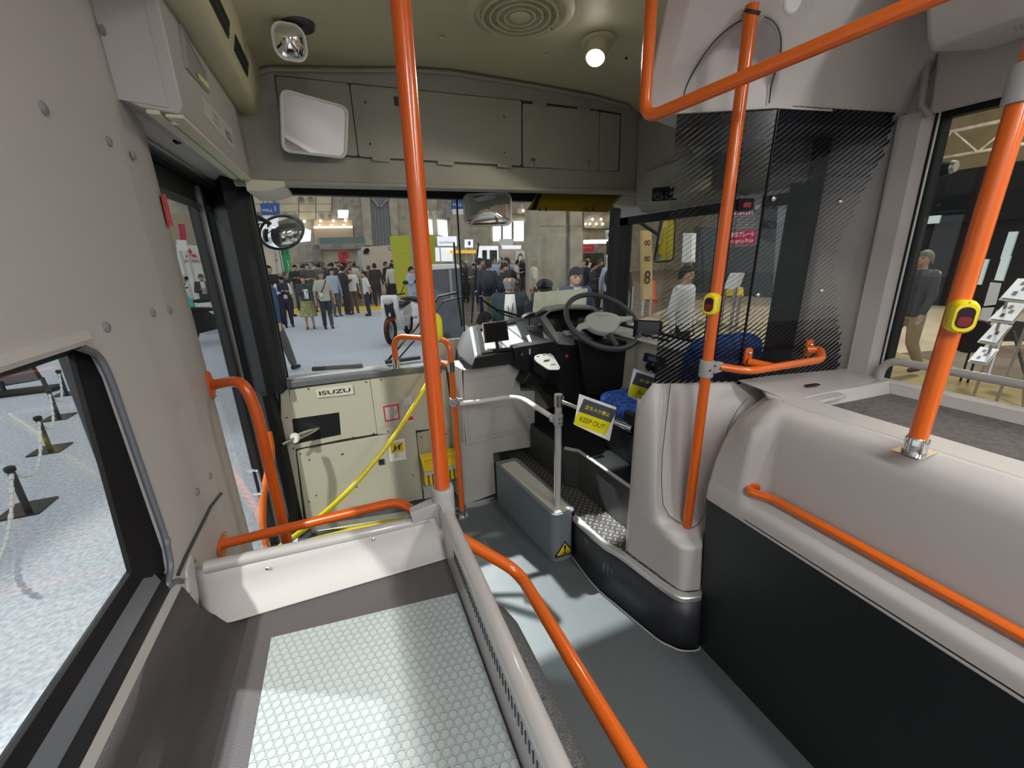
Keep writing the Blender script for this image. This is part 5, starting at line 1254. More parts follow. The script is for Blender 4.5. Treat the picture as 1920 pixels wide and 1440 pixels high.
# ceiling vent
vc = V((.64, 1.36, 0)); vc = at(975, 24, Z=2.185); vc = V((vc.x, vc.y, 2.192))
cvn = thing('ceiling_vent', 'round ceiling air vent with concentric rings', 'vent', vc)
DN = (0, 0, -1)
MB().lathe([(.185, 0), (.185, .006), (.175, .014), (.155, .016), (.150, .008)], vc, DN, 56).build('rim', CEIL, cvn)
MB().lathe([(.152, .001), (.152, .004)], vc, DN, 40).build('backing', DKPRINT, cvn)
for r0 in (.130, .105, .080, .055): MB().lathe([(r0, .006), (r0, .022), (r0-.007, .022), (r0-.007, .006)], vc, DN, 48).build('ring', CEIL, cvn)
MB().lathe([(.035, .004), (.035, .02), (.025, .026), (.001, .027)], vc, DN, 32).build('centre_cap', CEIL, cvn)
ribs = MB()
for k in range(72):
    a_ = 2*math.pi*k/72; d_ = V((math.cos(a_), math.sin(a_), 0)); ribs.obox(vc+d_*.085+V((0, 0, -.010)), d_, V((-d_.y, d_.x, 0)), (0, 0, 1), .10, .0022, .010)
tag(ribs.build('radial_ribs', CEIL, cvn), kind='stuff')
for k in range(4):
    a_ = R(20+90*k); d_ = V((math.cos(a_), math.sin(a_), 0)); MB().obox(vc+d_*.145+V((0, 0, -.010)), d_, V((-d_.y, d_.x, 0)), (0, 0, 1), .03, .012, .010).build('bridge', CEIL, cvn)
# driver's spot lamp
lc = at(1122, 78, Z=2.182); lc.z = 2.184
sl_ = thing('ceiling_spot_lamp', 'lit ceiling spotlight in a tilted round socket', 'lamp', lc)
MB().lathe([(.068, -.002), (.066, .006), (.055, .010)], lc, DN, 32).build('base', CEIL, sl_)
ax_ = V((-.35, -.30, -.88)).normalized()
MB().tube([lc, lc+ax_*.028, lc+ax_*.055, lc+ax_*.075], [.05, .046, .040, .036], 28).build('socket', CEIL, sl_)
bulb = mat('lit_bulb', (1, .95, .85), .4, emit=28, ecol=(1, .93, .80))
MB().lathe([(.034, 0), (.030, .008), (.018, .014), (.001, .016)], lc+ax_*.074, ax_, 24).build('bulb', bulb, sl_)
lamp('spot_lamp_light', 'SPOT', lc+ax_*.10, lc+ax_*1.0, 9, (1, .90, .68), spot_size=R(150), shadow_soft_size=.03)
for px, py in ((829, 70), (1025, 103)): MB().lathe([(.009, 0), (.009, .003), (.004, .005)], at(px, py, Z=2.186), DN, 14).build('ceiling_plug', CEIL, ceil_o)
MB().lathe([(.005, 0), (.005, .006)], at(1174, 108, Z=2.18), DN, 10).build('ceiling_stud', DKPRINT, ceil_o)
# wipers outside the windscreen
def wiper(pts_, blade, lab):
    t_ = thing('windscreen_wiper', lab, 'wiper', at(*pts_[0], Y=2.50))
    MB().tube([at(*p, Y=2.51) for p in pts_], .008, 8).build('arm', BLACK, t_)
    MB().tube([at(*p, Y=2.50) for p in blade], .006, 8).build('blade', BLACK, t_)
    MB().tube([at(*p, Y=2.505)+V((.03, 0, -.03)) for p in pts_], .005, 8).build('rear_arm', BLACK, t_)
    return t_
wiper(((725, 678), (780, 615), (822, 556), (860, 548)), ((851, 455), (858, 550), (866, 612)), 'left windscreen wiper with its blade standing upright near the centre')
wiper(((1000, 600), (930, 580), (888, 550), (895, 547)), ((897, 456), (888, 550), (884, 606)), 'right windscreen wiper crossing low behind the desk with upright blade')
# exterior mirrors
def extmirror(name, q, n_, lab, depthY, rnd=.06, m=MIRROR, armto=None, frame=BLACK, bulge=.02, raw=False):
    cc = sum(q, V())/len(q); t_ = thing(name, lab, 'mirror', cc); n_ = V(n_).normalized(); sh = q if raw else rquad(q, rnd, 8); N_ = len(sh); vs = []; fs = []
    for i in range(rn+1):
        k = 1-i/rn
        for p in sh: vs.append(cc+(p-cc)*max(k, .001)+n_*(bulge*(1-k*k)))
    for i in range(rn):
        for j in range(N_): fs.append((i*N_+j, i*N_+(j+1) % N_, (i+1)*N_+(j+1) % N_, (i+1)*N_+j))
    MB().add(vs, fs).build('glass', m, t_)
    ringprism([cc+(p-cc)*1.08-n_*.004 for p in sh], [cc+(p-cc)*.985-n_*.004 for p in sh], n_*.01).build('rim', frame, t_)
    MB().prism([cc+(p-cc)*1.06-n_*.005 for p in sh], -n_*.04).build('back', frame, t_)
    if armto is not None: MB().tube([cc-n_*.03, armto], .012, 10).build('arm', BLACK, t_)
    return t_
c_ = at(528, 436, Y=2.75); e1_ = V((1, -.05, .06)).normalized(); nn = V((.0, -.80, -.45)).normalized(); e2_ = e1_.cross(nn)
qq = [c_+V((1, 0, .36)).normalized()*(.112*math.cos(2*math.pi*k/32))+V((-.36, 0, 1)).normalized()*(.083*math.sin(2*math.pi*k/32)) for k in range(32)]
extmirror('underview_mirror', qq, (-.1, -.9, -.25), 'round convex mirror outside the windscreen at the left', 2.75, .09, MIRROR, V((c_.x-.25, 2.6, 1.75)), bulge=.035, raw=True)
qq = [at(403, 394, Y=2.62), at(433, 388, Y=2.62), at(442, 490, Y=2.62), at(424, 498, Y=2.62)]
extmirror('door_side_mirror', qq, (.5, -.86, 0), 'tall dark side mirror seen through the second door pane', 2.62, .03, MIRRORG, V((-.47, 2.50, 1.72)))
qq = [at(1239, 410, X=2.02), at(1266, 410, X=2.05), at(1262, 488, X=2.02), at(1226, 490, X=1.95)]
ym = extmirror('cab_side_mirror', qq, (-.75, -.65, 0), 'yellow and silver side mirror outside the cab window', 2.4, .03, mat('yellow_reflection_plate', (.80, .62, .02), .15, coat=.5), V((1.82, 2.40, 1.66)))
MB().prism([qq[0]*.8+qq[1]*.2, qq[0], qq[3], qq[3]*.6+qq[2]*.4][0:4], (-.006, -.012, 0)).build('silver_edge', MIRROR, ym)
ck2 = thing('window_camera', 'small black camera outside the right window near its top left corner', 'camera', at(1755, 320, X=1.78))
c_ = at(1762, 319, X=1.80)
MB().ball(c_, .032, (1, 1.1, .75), 16, 10).build('body', BLACK, ck2)
MB().tube([c_, at(1738, 321, X=1.78)], .014, 10).build('bracket', BLACK, ck2)
MB().lathe([(.02, 0), (.016, .01)], c_+V((0, -.028, .004)), (0, -1, 0), 14).build('lens', STEEL, ck2)
# ================================================================ THE HALL
G = -.34
CARP = mat('pale_grey_carpet', (.47, .505, .56), .9, noise=(38, .20), bump=(90, .8))
BROWNF = mat('polished_brown_floor', (.20, .155, .12), .25, noise=(1.2, .25))
TANF = mat('tan_floor', (.42, .35, .25), .45, noise=(.9, .15))
MUST = mat('mustard_carpet', (.25, .185, .08), .9, noise=(3, .2), bump=(50, .6))
CONC = mat('pale_concrete', (.40, .36, .28), .75, noise=(1.5, .18))
CONCD = mat('grey_concrete', (.27, .25, .22), .75, noise=(2.5, .25))
SLOT = mat('hall_dark_metal', (.07, .07, .07), .5)
hf = struct('floor', MB().prism([(-30, -8, G-.02), (60, -8, G-.02), (60, 60, G-.02), (-30, 60, G-.02)], (0, 0, -.1)), BROWNF)
g1, g2 = at(480, 590, Z=G), at(745, 580, Z=G)
dg = (g2-g1).normalized()
c1_, c2_ = g1-dg*22+V((.1, 1.6, 0)), g1+dg*5.8+V((.3, 1.6, 0))
cpt = thing('hall_carpet', 'pale grey speckled carpet spread around the bus with a yellow border strip', 'carpet', (0, 8, G))
MB().prism([(c1_.x, c1_.y, G-.015), (c2_.x, c2_.y, G-.015), (3.0, 6.0, G-.015), (2.4, -8, G-.015), (-24, -8, G-.015)], (0, 0, .015)).build('pile', CARP, cpt)
nn_ = V((-dg.y, dg.x, 0))
MB().prism([g1-dg*20-nn_*.1, g1+dg*5.6-nn_*.1, g1+dg*5.6+nn_*1.55, g1-dg*20+nn_*1.55], (0, 0, .006)).build('border_strip', mat('yellow_tape', (.75, .52, .02), .5), cpt)
MB().prism([g1-dg*20-nn_*.75+V((0, 0, .001)), g1+dg*5.2-nn_*.75+V((0, 0, .001)), g1+dg*5.2-nn_*.62+V((0, 0, .001)), g1-dg*20-nn_*.62+V((0, 0, .001))], (0, 0, .004)).build('thin_border', mat('yellow_tape', (.75, .52, .02), .5), cpt)
c = thing('side_carpet', 'mustard brown carpet along the right side of the bus', 'carpet', (5, 2, G))
a_, b_ = at(1640, 650, Z=G), at(1920, 720, Z=G)
MB().prism([(2.5, 6.3, G-.012), (6.6, 4.3, G-.012), (a_.x, a_.y, G-.012), (b_.x, b_.y, G-.012), (9, -8, G-.012), (2.5, -8, G-.012)], (0, 0, .012)).build('pile', MUST, c)
o = MB().prism([(3.2, 6.2, G-.018), (7, 4.2, G-.018), (60, -8, G-.018), (60, 9, G-.018), (12, 12, G-.018)], (0, 0, .004)).build('pale_floor_area', TANF); tag(o, 'pale tan floor stretching away on the right side of the bus', 'floor area')

# ---- far wall
FW = 36.0
def W(px, py, y=FW): return at(px, py, Y=y)
wfar = struct('wall_far', MB().box((-34, FW, G), (62, FW+.3, 16)), CONC)
def quad(q, y, th=.06): return MB().prism([at(px, py, Y=y) for px, py in q], (0, th, 0))
for i, (x0, x1) in enumerate(((470, 502), (503, 560), (561, 592), (593, 622))):
    for k in range(3):
        y0 = 372-4+k*15; quad(((x0, y0), (x1-1, y0-.6), (x1-1, y0+13.6), (x0, y0+14)), FW-.1, .08).build('wall_panel', mat('sand_panel', (.50, .44, .31), .7, noise=(2, .08)), wfar)
for px, py in ((513, 372), (565, 374), (582, 373), (536, 404), (553, 405), (603, 405), (620, 406), (486, 402)):
    p = at(px, py, Y=FW-.15); MB().lathe([(.20, 0), (.20, .06), (.13, .06), (.13, .01)], p, (0, -1, 0), 18).build('porthole', CONCD, wfar)
quad(((624, 366), (680, 366), (683, 462), (668, 461), (660, 412), (622, 412)), FW-.2, .1).build('grey_stair_wall', CONCD, wfar)
quad(((560, 430), (600, 438), (604, 490), (560, 492)), FW-.15, .1).build('stair_side', CONCD, wfar)
bal = thing('balcony', 'glass fronted balcony with warm lamps high on the far hall wall', 'balcony', W(625, 440))
quad(((588, 412), (661, 412), (664, 460), (590, 460)), FW-.25, .1).build('opening', mat('warm_interior', (.42, .33, .24), .7), bal)
quad(((588, 425), (661, 424), (661, 427), (588, 428)), FW-.4, .1).build('light_rail', mat('rail_glow', (1, .9, .75), .5, emit=2.0), bal)
quad(((597, 446), (683, 444), (684, 457), (600, 459)), FW-.5, .05).build('glass_parapet', mat('teal_glass', (.10, .17, .17), .2), bal)
quad(((597, 458), (684, 456), (684, 467), (600, 468)), FW-.6, .2).build('slab', CONCD, bal)
hl = mat('warm_lamp_glow', (1, .85, .6), .5, emit=14)
for px, py in ((601, 414), (625, 414), (648, 413), (599, 424), (622, 424), (645, 423), (557, 415), (571, 415)):
    MB().ball(at(px, py, Y=FW-.6), .09).build('lamp', hl, bal)
quad(((676, 366), (693, 366), (699, 460), (684, 460)), FW-.4, .3).build('concrete_fin', CONC, wfar)
quad(((693, 366), (728, 368), (735, 460), (699, 460)), FW-.25, .1).build('ribbed_metal', mat('grey_ribbed_metal', (.16, .16, .17), .45), wfar)
for k in range(6):
    x0 = 696+k*6.2; quad(((x0, 392), (x0+1.2, 392), (x0+5.5, 460), (x0+4.3, 460)), FW-.32, .08).build('rib', mat('rib_metal', (.28, .28, .29), .4), wfar)
quad(((693, 367), (711, 392), (713, 388), (697, 366)), FW-.5, .1).build('brace', CONCD, wfar); quad(((728, 368), (710, 388), (711, 393), (731, 371)), FW-.5, .1).build('brace', CONCD, wfar)
quad(((728, 366), (745, 366), (747, 460), (735, 460)), FW-.4, .3).build('concrete_fin', CONC, wfar)
quad(((545, 420), (583, 432), (582, 452), (548, 455)), FW-.4, .1).build('bright_window', mat('daylight_window', (.9, .95, 1), .5, emit=1.2), wfar)
for q_ in (((820, 412), (838, 413), (840, 444), (822, 440)), ((925, 414), (1000, 415), (1002, 452), (925, 452)), ((790, 410), (810, 412), (812, 440), (792, 438))):
    quad(q_, FW-.3, .1).build('bright_window', mat('daylight_window', (.9, .95, 1), .5, emit=1.2), wfar)
for x0 in (940, 960, 983): quad(((x0, 415), (x0+3, 415), (x0+3, 452), (x0, 452)), FW-.5, .1).build('mullion', CONCD, wfar)
quad(((822, 372), (1020, 374), (1020, 402), (940, 400), (940, 410), (822, 408)), FW-.35, .15).build('grey_upper_wall', CONCD, wfar)
quad(((845, 402), (920, 404), (922, 470), (842, 470)), FW-.45, .3).build('concrete_block', CONC, wfar)
quad(((1095, 392), (1185, 395), (1185, 430), (1095, 428)), FW-.35, .15).build('grey_upper_wall', CONCD, wfar)
for px, py in ((1111, 411), (1127, 411), (1147, 411), (1098, 420), (1106, 420), (1118, 420), (1130, 420), (981, 395), (1000, 395)): MB().ball(at(px, py, Y=FW-.7), .10).build('lamp', hl, wfar)
# big concrete column
colm = thing('concrete_column', 'massive square concrete column with a dark recessed strip behind the sun visor', 'column', at(1095, 560, Y=14))
quad(((1010, 340), (1061, 340), (1061, 600), (1010, 600)), 14.0, 1.2).build('shaft', CONC, colm)
quad(((1059, 340), (1069, 340), (1069, 600), (1059, 600)), 14.15, 1.0).build('dark_recess', CONCD, colm)
quad(((1069, 340), (1092, 340), (1092, 600), (1069, 600)), 14.0, 1.2).build('shaft_edge', CONC, colm)
for x0, x1 in ((1010, 1061), (1069, 1092)): quad(((x0, 423), (x1, 423), (x1, 424.2), (x0, 424.2)), 13.99, .02).build('casting_joint', CONCD, colm)

def board(name, lab, cat, q, y, m, txt=(), th=.12, group=None):
    t_ = thing(name, lab, cat, at(*q[3], Y=y), group)
    MB().prism([at(px, py, Y=y) for px, py in q], (0, th, 0)).build('panel', m, t_)
    zb = min(at(*q[2], Y=y).z, at(*q[3], Y=y).z)
    if zb > G+.25:
        xa, xb = at(*q[3], Y=y).x, at(*q[2], Y=y).x
        if name == 'hanging_sign':
            zt = at(*q[0], Y=y).z
            for x_ in (xa*.8+xb*.2, xa*.2+xb*.8): MB().tube([(x_, y+.05, zt), (x_, y+.05, 16)], .02, 6).build('hanging_rod', SLOT, t_)
        else:
            for x_ in (xa*.9+xb*.1, xa*.1+xb*.9): MB().box((x_-.03, y+.02, G), (x_+.03, y+.08, zb+.02)).build('support_post', LGREY, t_)
    for s_, px, py, hpx, wpx, mm in txt:
        k = y/((CR*(px-960)+CD*(py-720)+CF*FPX).y)
        text(s_, at(px, py, Y=y-.03), (1, 0, 0), (0, 0, 1), hpx*k*1.0, mm, 'lettering', t_, w=(wpx*k*1.12) if wpx else None, thick=.002)
    return t_
LG = mat('light_booth_white', (.80, .80, .78), .5)
b = board('hanging_sign', 'blue hanging sign reading HALL 1 at the upper left of the windscreen', 'sign', ((487, 381), (523, 380), (525, 403), (491, 403)), 30, BLUEP, (('HALL', 502, 394, 5, 15, WHITE), ('1', 516, 391, 9, None, WHITE)))
MB().prism([at(*p, Y=30) for p in ((492, 404), (527, 404), (528, 411), (494, 411))], (0, .1, 0)).build('icon_panel', LG, b)
b = board('hanging_sign', 'blue hanging sign reading HALL beside the rear view mirror', 'sign', ((847, 375), (874, 375), (874, 392), (847, 392)), 26, BLUEP, (('HALL', 858, 383.5, 5, 15, WHITE),))
MB().prism([at(*p, Y=26) for p in ((848, 392), (874, 392), (874, 402), (849, 402))], (0, .1, 0)).build('icon_panel', LG, b)
# black truck-maker booth with a white emblem
b = board('black_booth_fascia', 'black booth fascia with a round white emblem at the left edge of the windscreen', 'fascia', ((470, 408), (505, 412), (516, 425), (519, 456), (478, 456)), 18, GLOSSB)
c_ = at(486, 432, Y=17.95); MB().lathe([(.30, 0), (.30, .03), (.24, .03), (.24, 0)], c_, (0, -1, 0), 24, sx=1.15, sy=.85).build('emblem_ring', WHITE, b)
for k in (-1, 1): MB().tube([c_+V((.10*k, -.03, .2)), c_+V((-.02*k, -.03, 0)), c_+V((.10*k, -.03, -.2))], .035, 6).build('emblem_stroke', WHITE, b)
board('beige_booth_wall', 'beige booth wall under the black fascia', 'booth wall', ((482, 457), (512, 457), (520, 520), (492, 520)), 18.2, mat('beige_booth', (.62, .52, .42), .6))
board('white_column_sign', 'narrow white sign column between the beige wall and green banner', 'sign', ((511, 462), (521, 462), (527, 512), (517, 512)), 18.4, LG, (('EV', 517, 478, 4, 5, BLUEP), ('8', 518, 488, 5, 3, SLATEP)))
GRN = mat('green_banner_cloth', (.02, .35, .12), .6)
board('green_banner', 'green vertical banner numbered 01 with white characters', 'banner', ((520, 466), (541, 464), (548, 522), (528, 522)), 19, GRN, (('01', 531, 473, 9, 12, DKPRINT), ('カ', 540, 491, 5, 5, WHITE), ('｜', 541, 497, 4, 1.5, WHITE), ('ボ', 542, 503, 5, 5, WHITE), ('ン', 543, 509, 5, 5, WHITE), ('ニ', 544, 515, 4, 5, WHITE)))
board('red_banner', 'red vertical banner with a dark zero behind the crowd', 'banner', ((633, 470), (654, 469), (656, 505), (638, 506)), 24, mat('red_banner_cloth', (.45, .03, .04), .6), (('0', 646, 475, 8, 6, DKPRINT), ('ウ', 652, 488, 6, 6, WHITE)))
b = board('beige_maker_wall', 'wide beige display wall with a small winged emblem', 'display wall', ((677, 463), (742, 459), (750, 546), (684, 548)), 22, mat('beige_booth', (.62, .52, .42), .6), (('C', 731, 466, 7, 5, DKPRINT),))
c_ = at(687, 471, Y=21.95); MB().lathe([(.13, 0), (.13, .02), (.10, .02), (.10, 0)], c_, (0, -1, 0), 20, sx=1.3, sy=.9).build('emblem_ring', DKPRINT, b)
MB().tube([c_+V((-.12, -.02, .05)), c_+V((0, -.02, -.02)), c_+V((.12, -.02, .05))], .018, 6).build('emblem_wing', DKPRINT, b)
board('grey_blue_panel', 'narrow pale blue panel at the left end of the beige display wall', 'panel', ((670, 470), (679, 468), (684, 500), (674, 502)), 22.5, mat('pale_blue', (.45, .55, .65), .5), (('L', 679, 481, 8, 3, WHITE),))
LIM = mat('lime_banner', (.42, .44, .02), .6)
board('lime_partition', 'tall yellow green partition panel behind the white scooter', 'partition', ((731, 443), (768, 441), (775, 555), (746, 556)), 17, LIM, (('Jump', 754, 470, 5, 14, YPRINT),))
board('lime_partition', 'second yellow green panel just right of the centre pole', 'partition', ((796, 441), (815, 440), (817, 497), (798, 498)), 17, LIM)
kio = thing('exhibit_cabinet', 'tall dark grey exhibit cabinet with a white top behind the left wiper', 'cabinet', at(830, 640, Y=8.4))
MB().prism([at(*p, Y=8.4) for p in ((796, 505), (864, 500), (870, 640), (806, 646))], (0, .7, 0)).build('body', mat('slate_cabinet', (.10, .11, .13), .35), kio, bevel=.03)
MB().prism([at(*p, Y=8.38) for p in ((794, 497), (858, 495), (864, 500), (864, 503), (800, 507), (794, 509))], (0, .75, 0)).build('white_top', WHITEP, kio, bevel=.02)
MB().prism([at(*p, Y=8.38) for p in ((841, 505), (846, 505), (850, 560), (846, 562))], (0, .02, 0)).build('edge_light', mat('slate_light', (.3, .33, .34), .3), kio)
# booths behind
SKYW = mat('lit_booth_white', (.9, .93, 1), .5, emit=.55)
board('lit_booth_sign', 'white lit booth sign with blue lettering right of the centre pole', 'sign', ((820, 443), (856, 443), (857, 461), (821, 461)), 27, SKYW, (('auchison', 838, 454, 4.5, 26, BLUEP),))
board('lit_booth_wall', 'white booth wall with a blue top line under the lettered sign', 'booth wall', ((814, 464), (852, 464), (852, 490), (816, 490)), 27.2, SKYW)
board('white_sign_block', 'small white sign block with a blue figure', 'sign', ((872, 449), (887, 449), (887, 464), (872, 464)), 27, SKYW, (('1', 880, 456, 7, 4, BLUEP),))
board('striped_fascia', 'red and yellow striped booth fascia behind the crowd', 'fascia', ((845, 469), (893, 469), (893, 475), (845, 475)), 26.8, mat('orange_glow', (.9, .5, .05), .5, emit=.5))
board('open_white_booth', 'white booth with dark doorways behind the crowd', 'booth', ((895, 461), (934, 461), (936, 494), (895, 494)), 26, SKYW)
for i, (x0, x1) in enumerate(((905, 913), (919, 932))):
    board('doorway', ('left', 'right')[i]+' dark doorway in the white booth behind the crowd', 'doorway', ((x0, 469), (x1, 469), (x1, 494), (x0, 494)), 25.9, DKPRINT)
board('beige_booth', 'beige booth block with a lit white canopy left of the column', 'booth', ((938, 466), (980, 464), (982, 505), (940, 505)), 25, mat('beige_booth', (.62, .52, .42), .6))
board('lit_canopy', 'white lit canopy over the beige booth', 'canopy', ((941, 460), (978, 460), (976, 467), (943, 467)), 24.7, SKYW)
board('hoarding', 'pale wooden hoarding beside the bald man', 'hoarding', ((985, 461), (1012, 461), (1014, 545), (990, 545)), 15.4, mat('pale_ply', (.50, .44, .36), .6))
board('arched_display', 'white display with a black arched figure beside the hoarding', 'display', ((968, 470), (984, 470), (986, 505), (968, 505)), 24, LG, (('Ω', 976, 487, 22, 10, DKPRINT),))
board('hall_beam', 'white hanging panel above the beige booth', 'panel', ((937, 448), (962, 448), (962, 460), (937, 460)), 30, LG)
# right of the column
b = board('event_sign', 'white event sign reading CEATEC 2024 with a round emblem', 'sign', ((1137, 432), (1177, 425), (1177, 446), (1139, 449)), 17, LG, (('CEATEC 2024', 1160, 437, 3.6, 24, DKPRINT),))
MB().lathe([(.13, 0), (.13, .02)], at(1145, 439, Y=16.95), (0, -1, 0), 20).build('emblem', PINKR, b)
MB().prism([at(*p, Y=16.96) for p in ((1157, 445), (1177, 443), (1177, 448), (1157, 449))], (0, -.01, 0)).build('blue_band', BLUEP, b)
board('red_booth_sign', 'crimson booth sign right of the column', 'sign', ((1089, 459), (1114, 459), (1114, 472), (1089, 474)), 20, PINKR, (('CEATEC', 1101, 464, 2.6, 17, YPRINT),))
board('lit_fascia', 'white and blue lit fascia strip right of the column', 'fascia', ((1096, 450), (1152, 449), (1152, 456), (1096, 457)), 20.5, mat('strip_glow', (.85, .92, 1), .5, emit=2.5))
board('dark_booth', 'dark booth interior right of the column', 'booth', ((1088, 475), (1132, 474), (1134, 505), (1088, 506)), 19.5, mat('dark_booth_interior', (.03, .028, .025), .5))
board('grey_display_wall', 'pale grey display wall behind the white haired visitor', 'display wall', ((1136, 478), (1178, 476), (1180, 530), (1140, 532)), 14.5, mat('pale_grey_wall', (.5, .5, .48), .6))
board('dark_backdrop', 'dark backdrop above the pale grey display wall', 'backdrop', ((1140, 452), (1180, 450), (1180, 477), (1140, 479)), 15, mat('dark_booth_interior', (.03, .028, .025), .5))
# ---- right hand side of the hall, seen through the side windows: wall plane X
XWALL = 26.0
def quadX(q, x, th=.2): return MB().prism([at(px, py, X=x) for px, py in q], (th, 0, 0))
# hall roof on the right with trusses
rf = struct('ceiling', MB().prism([(17, -40, 11.0), (45, -40, 11.0), (45, 60, 11.0), (17, 60, 11.0)], (0, 0, .3)), mat('ochre_roof_lining', (.50, .42, .26), .7, noise=(1, .1)))
wr2 = struct('wall_far_right', MB().prism([(44, -40, G), (44, 60, G), (44, 60, 11.2), (44, -40, 11.2)], (.3, 0, 0)), mat('ochre_wall', (.48, .40, .26), .7, noise=(1, .1)))
def truss(x, z0, z1, name, lab, n=30, L=(-30, 40), r=.09):
    t_ = thing(name, lab, 'truss', (x, 0, z0))
    MB().tube([(x, L[0], z0), (x, L[1], z0)], r, 8).build('lower_chord', CONCD, t_); MB().tube([(x, L[0], z1), (x, L[1], z1)], r, 8).build('upper_chord', CONCD, t_)
    mb = MB()
    for k in range(n):
        y0 = L[0]+(L[1]-L[0])*k/n; y1 = L[0]+(L[1]-L[0])*(k+.5)/n; y2 = L[0]+(L[1]-L[0])*(k+1)/n
        mb.tube([(x, y0, z0), (x, y1, z1)], r*.6, 6); mb.tube([(x, y1, z1), (x, y2, z0)], r*.6, 6)
    mb.build('web', CONCD, t_)
truss(30, 5.8, 7.0, 'roof_truss', 'zigzag roof truss low across the right window')
truss(24, 7.6, 9.4, 'roof_truss', 'heavier roof truss higher in the right window', 16)
for i, y in enumerate(range(-26, 40, 6)):
    o = MB().tube([(18, y, 10.6), (43, y, 10.6)], .14, 8).build('roof_beam', CONCD); tag(o, 'dark cross beam under the ochre hall roof', 'beam', 'cross beams of the hall roof')
# dark booth wall
def boardX(name, lab, cat, q, x, m, th=.12):
    t_ = thing(name, lab, cat, at(*q[3], X=x))
    for p_ in (q[2], q[3]):
        w_ = at(*p_, X=x)
        if w_.z > G+.2: MB().box((w_.x+.02, w_.y-.02, G), (w_.x+.06, w_.y+.02, w_.z+.03)).build('support_post', STEEL, t_)
    MB().prism([at(px, py, X=x) for px, py in q], (th, 0, 0)).build('panel', m, t_); return t_
DB = mat('charcoal_booth', (.012, .013, .014), .6, spec=.15)
b = MB().prism([(17, -8, G), (17, 14, G), (17, 14, 3.5), (17, -8, 3.5)], (.3, 0, 0)).build('booth_wall', DB); tag(b, 'long charcoal exhibition booth wall seen through the right window', 'booth wall')
b = MB().prism([(16.8, -8, 2.05), (16.8, 14, 2.05), (16.8, 14, 2.75), (16.8, -8, 2.75)], (.2, 0, 0)).build('booth_fascia', mat('black_fascia', (.006, .007, .009), .4, spec=.15)); tag(b, 'gloss black fascia band across the charcoal booth wall', 'fascia')
for i, (px, py) in enumerate(((1703, 412), (1748, 412), (1893, 460), (1840, 510), (1880, 505))):
    c_ = at(px, py, X=16.76 if i < 2 else 16.96); o = MB().obox(c_, (0, 1, 0), (1, 0, 0), (0, 0, 1), .35 if i < 2 else .16, .1, .22 if i < 2 else .7).build('light_box', mat('soft_lit_panel', (.5, .6, .6), .4, emit=.35)); tag(o, ('small lit panel high on the black fascia, the left one', 'small lit panel high on the black fascia, right of the other', 'lit panel right of the thick orange pole', 'pale lit strip in the dark booth right of the yellow stop button', 'pale lit strip in the dark booth farther right')[i], 'panel')
# brochure rack
rk = thing('brochure_rack', 'stepped brochure rack with four white sheets near the right window', 'rack', at(1860, 705, Z=G))
X0 = 5.6
for i, q_ in enumerate((((1908, 522), (1960, 522), (1925, 568), (1872, 562)), ((1888, 566), (1930, 570), (1899, 607), (1851, 601)), ((1865, 606), (1899, 610), (1868, 648), (1832, 641)), ((1838, 650), (1874, 655), (1850, 684), (1814, 678)))):
    ps = [at(px, py, X=X0+(.25 if k in (0, 1) else .0)) for k, (px, py) in enumerate(q_)]
    n__ = (ps[1]-ps[0]).cross(ps[3]-ps[0]).normalized()
    o = MB().prism(ps, n__*.01).build('tray', LGREY, rk); cc = sum(ps, V())/4
    sgn = -1 if n__.x > 0 else 1
    sh_ = MB().prism([cc+(p-cc)*.88+n__*(.012*sgn if sgn < 0 else .012) for p in ps], n__*.001*sgn).build('sheet', WHITE, o)
    for j in range(3): MB().prism([cc+(p-cc)*.16+(ps[3]-ps[0])*(.22*(j-1))+(ps[1]-ps[0])*(.2*((j % 2)-.5))+n__*sgn*.016 for p in ps], n__*.001*sgn).build('picture', BLUEP if i == 3 else SLATEP, sh_)
for a_, b2_ in (((1960, 525), (1880, 712)), ((1895, 545), (1835, 712)), ((1930, 600), (1955, 716))):
    MB().tube([at(*a_, X=X0+.15), V((at(*b2_, X=X0+.15).x, at(*b2_, X=X0+.15).y, G))], .012, 6).build('leg', STEEL, rk)
pf_ = thing('poster_frame', 'black framed pale poster pair beside the brochure rack', 'poster', at(1835, 620, X=7.5))
for q_ in (((1858, 529), (1879, 531), (1868, 571), (1845, 574)), ((1843, 577), (1866, 576), (1851, 610), (1833, 612))):
    ps = [at(*p, X=7.5) for p in q_]; cc = sum(ps, V())/4
    MB().prism([cc+(p-cc)*1.18 for p in ps], (.04, 0, 0)).build('frame', BLACK, pf_); MB().prism([p+V((-.01, 0, 0)) for p in ps], (-.005, 0, 0)).build('sheet', LG, pf_)
for p_ in ((1835, 606), (1850, 606)):
    w_ = at(*p_, X=7.52); MB().tube([(7.53, w_.y, G), (7.53, w_.y, w_.z)], .012, 6).build('leg', BLACK, pf_)
for px, py, r_, lb_ in ((1817, 641, .13, 'round dark wheel on the floor left of the brochure rack'), (1832, 618, .11, 'second dark wheel behind the brochure rack')):
    c_ = at(px, py, X=7.0); o = MB().lathe([(r_*.3, -.05), (r_, -.05), (r_*1.08, 0), (r_, .05), (r_*.3, .05)], c_, (1, .4, 0), 20).build('castor_wheel', RUB); tag(o, lb_, 'wheel')
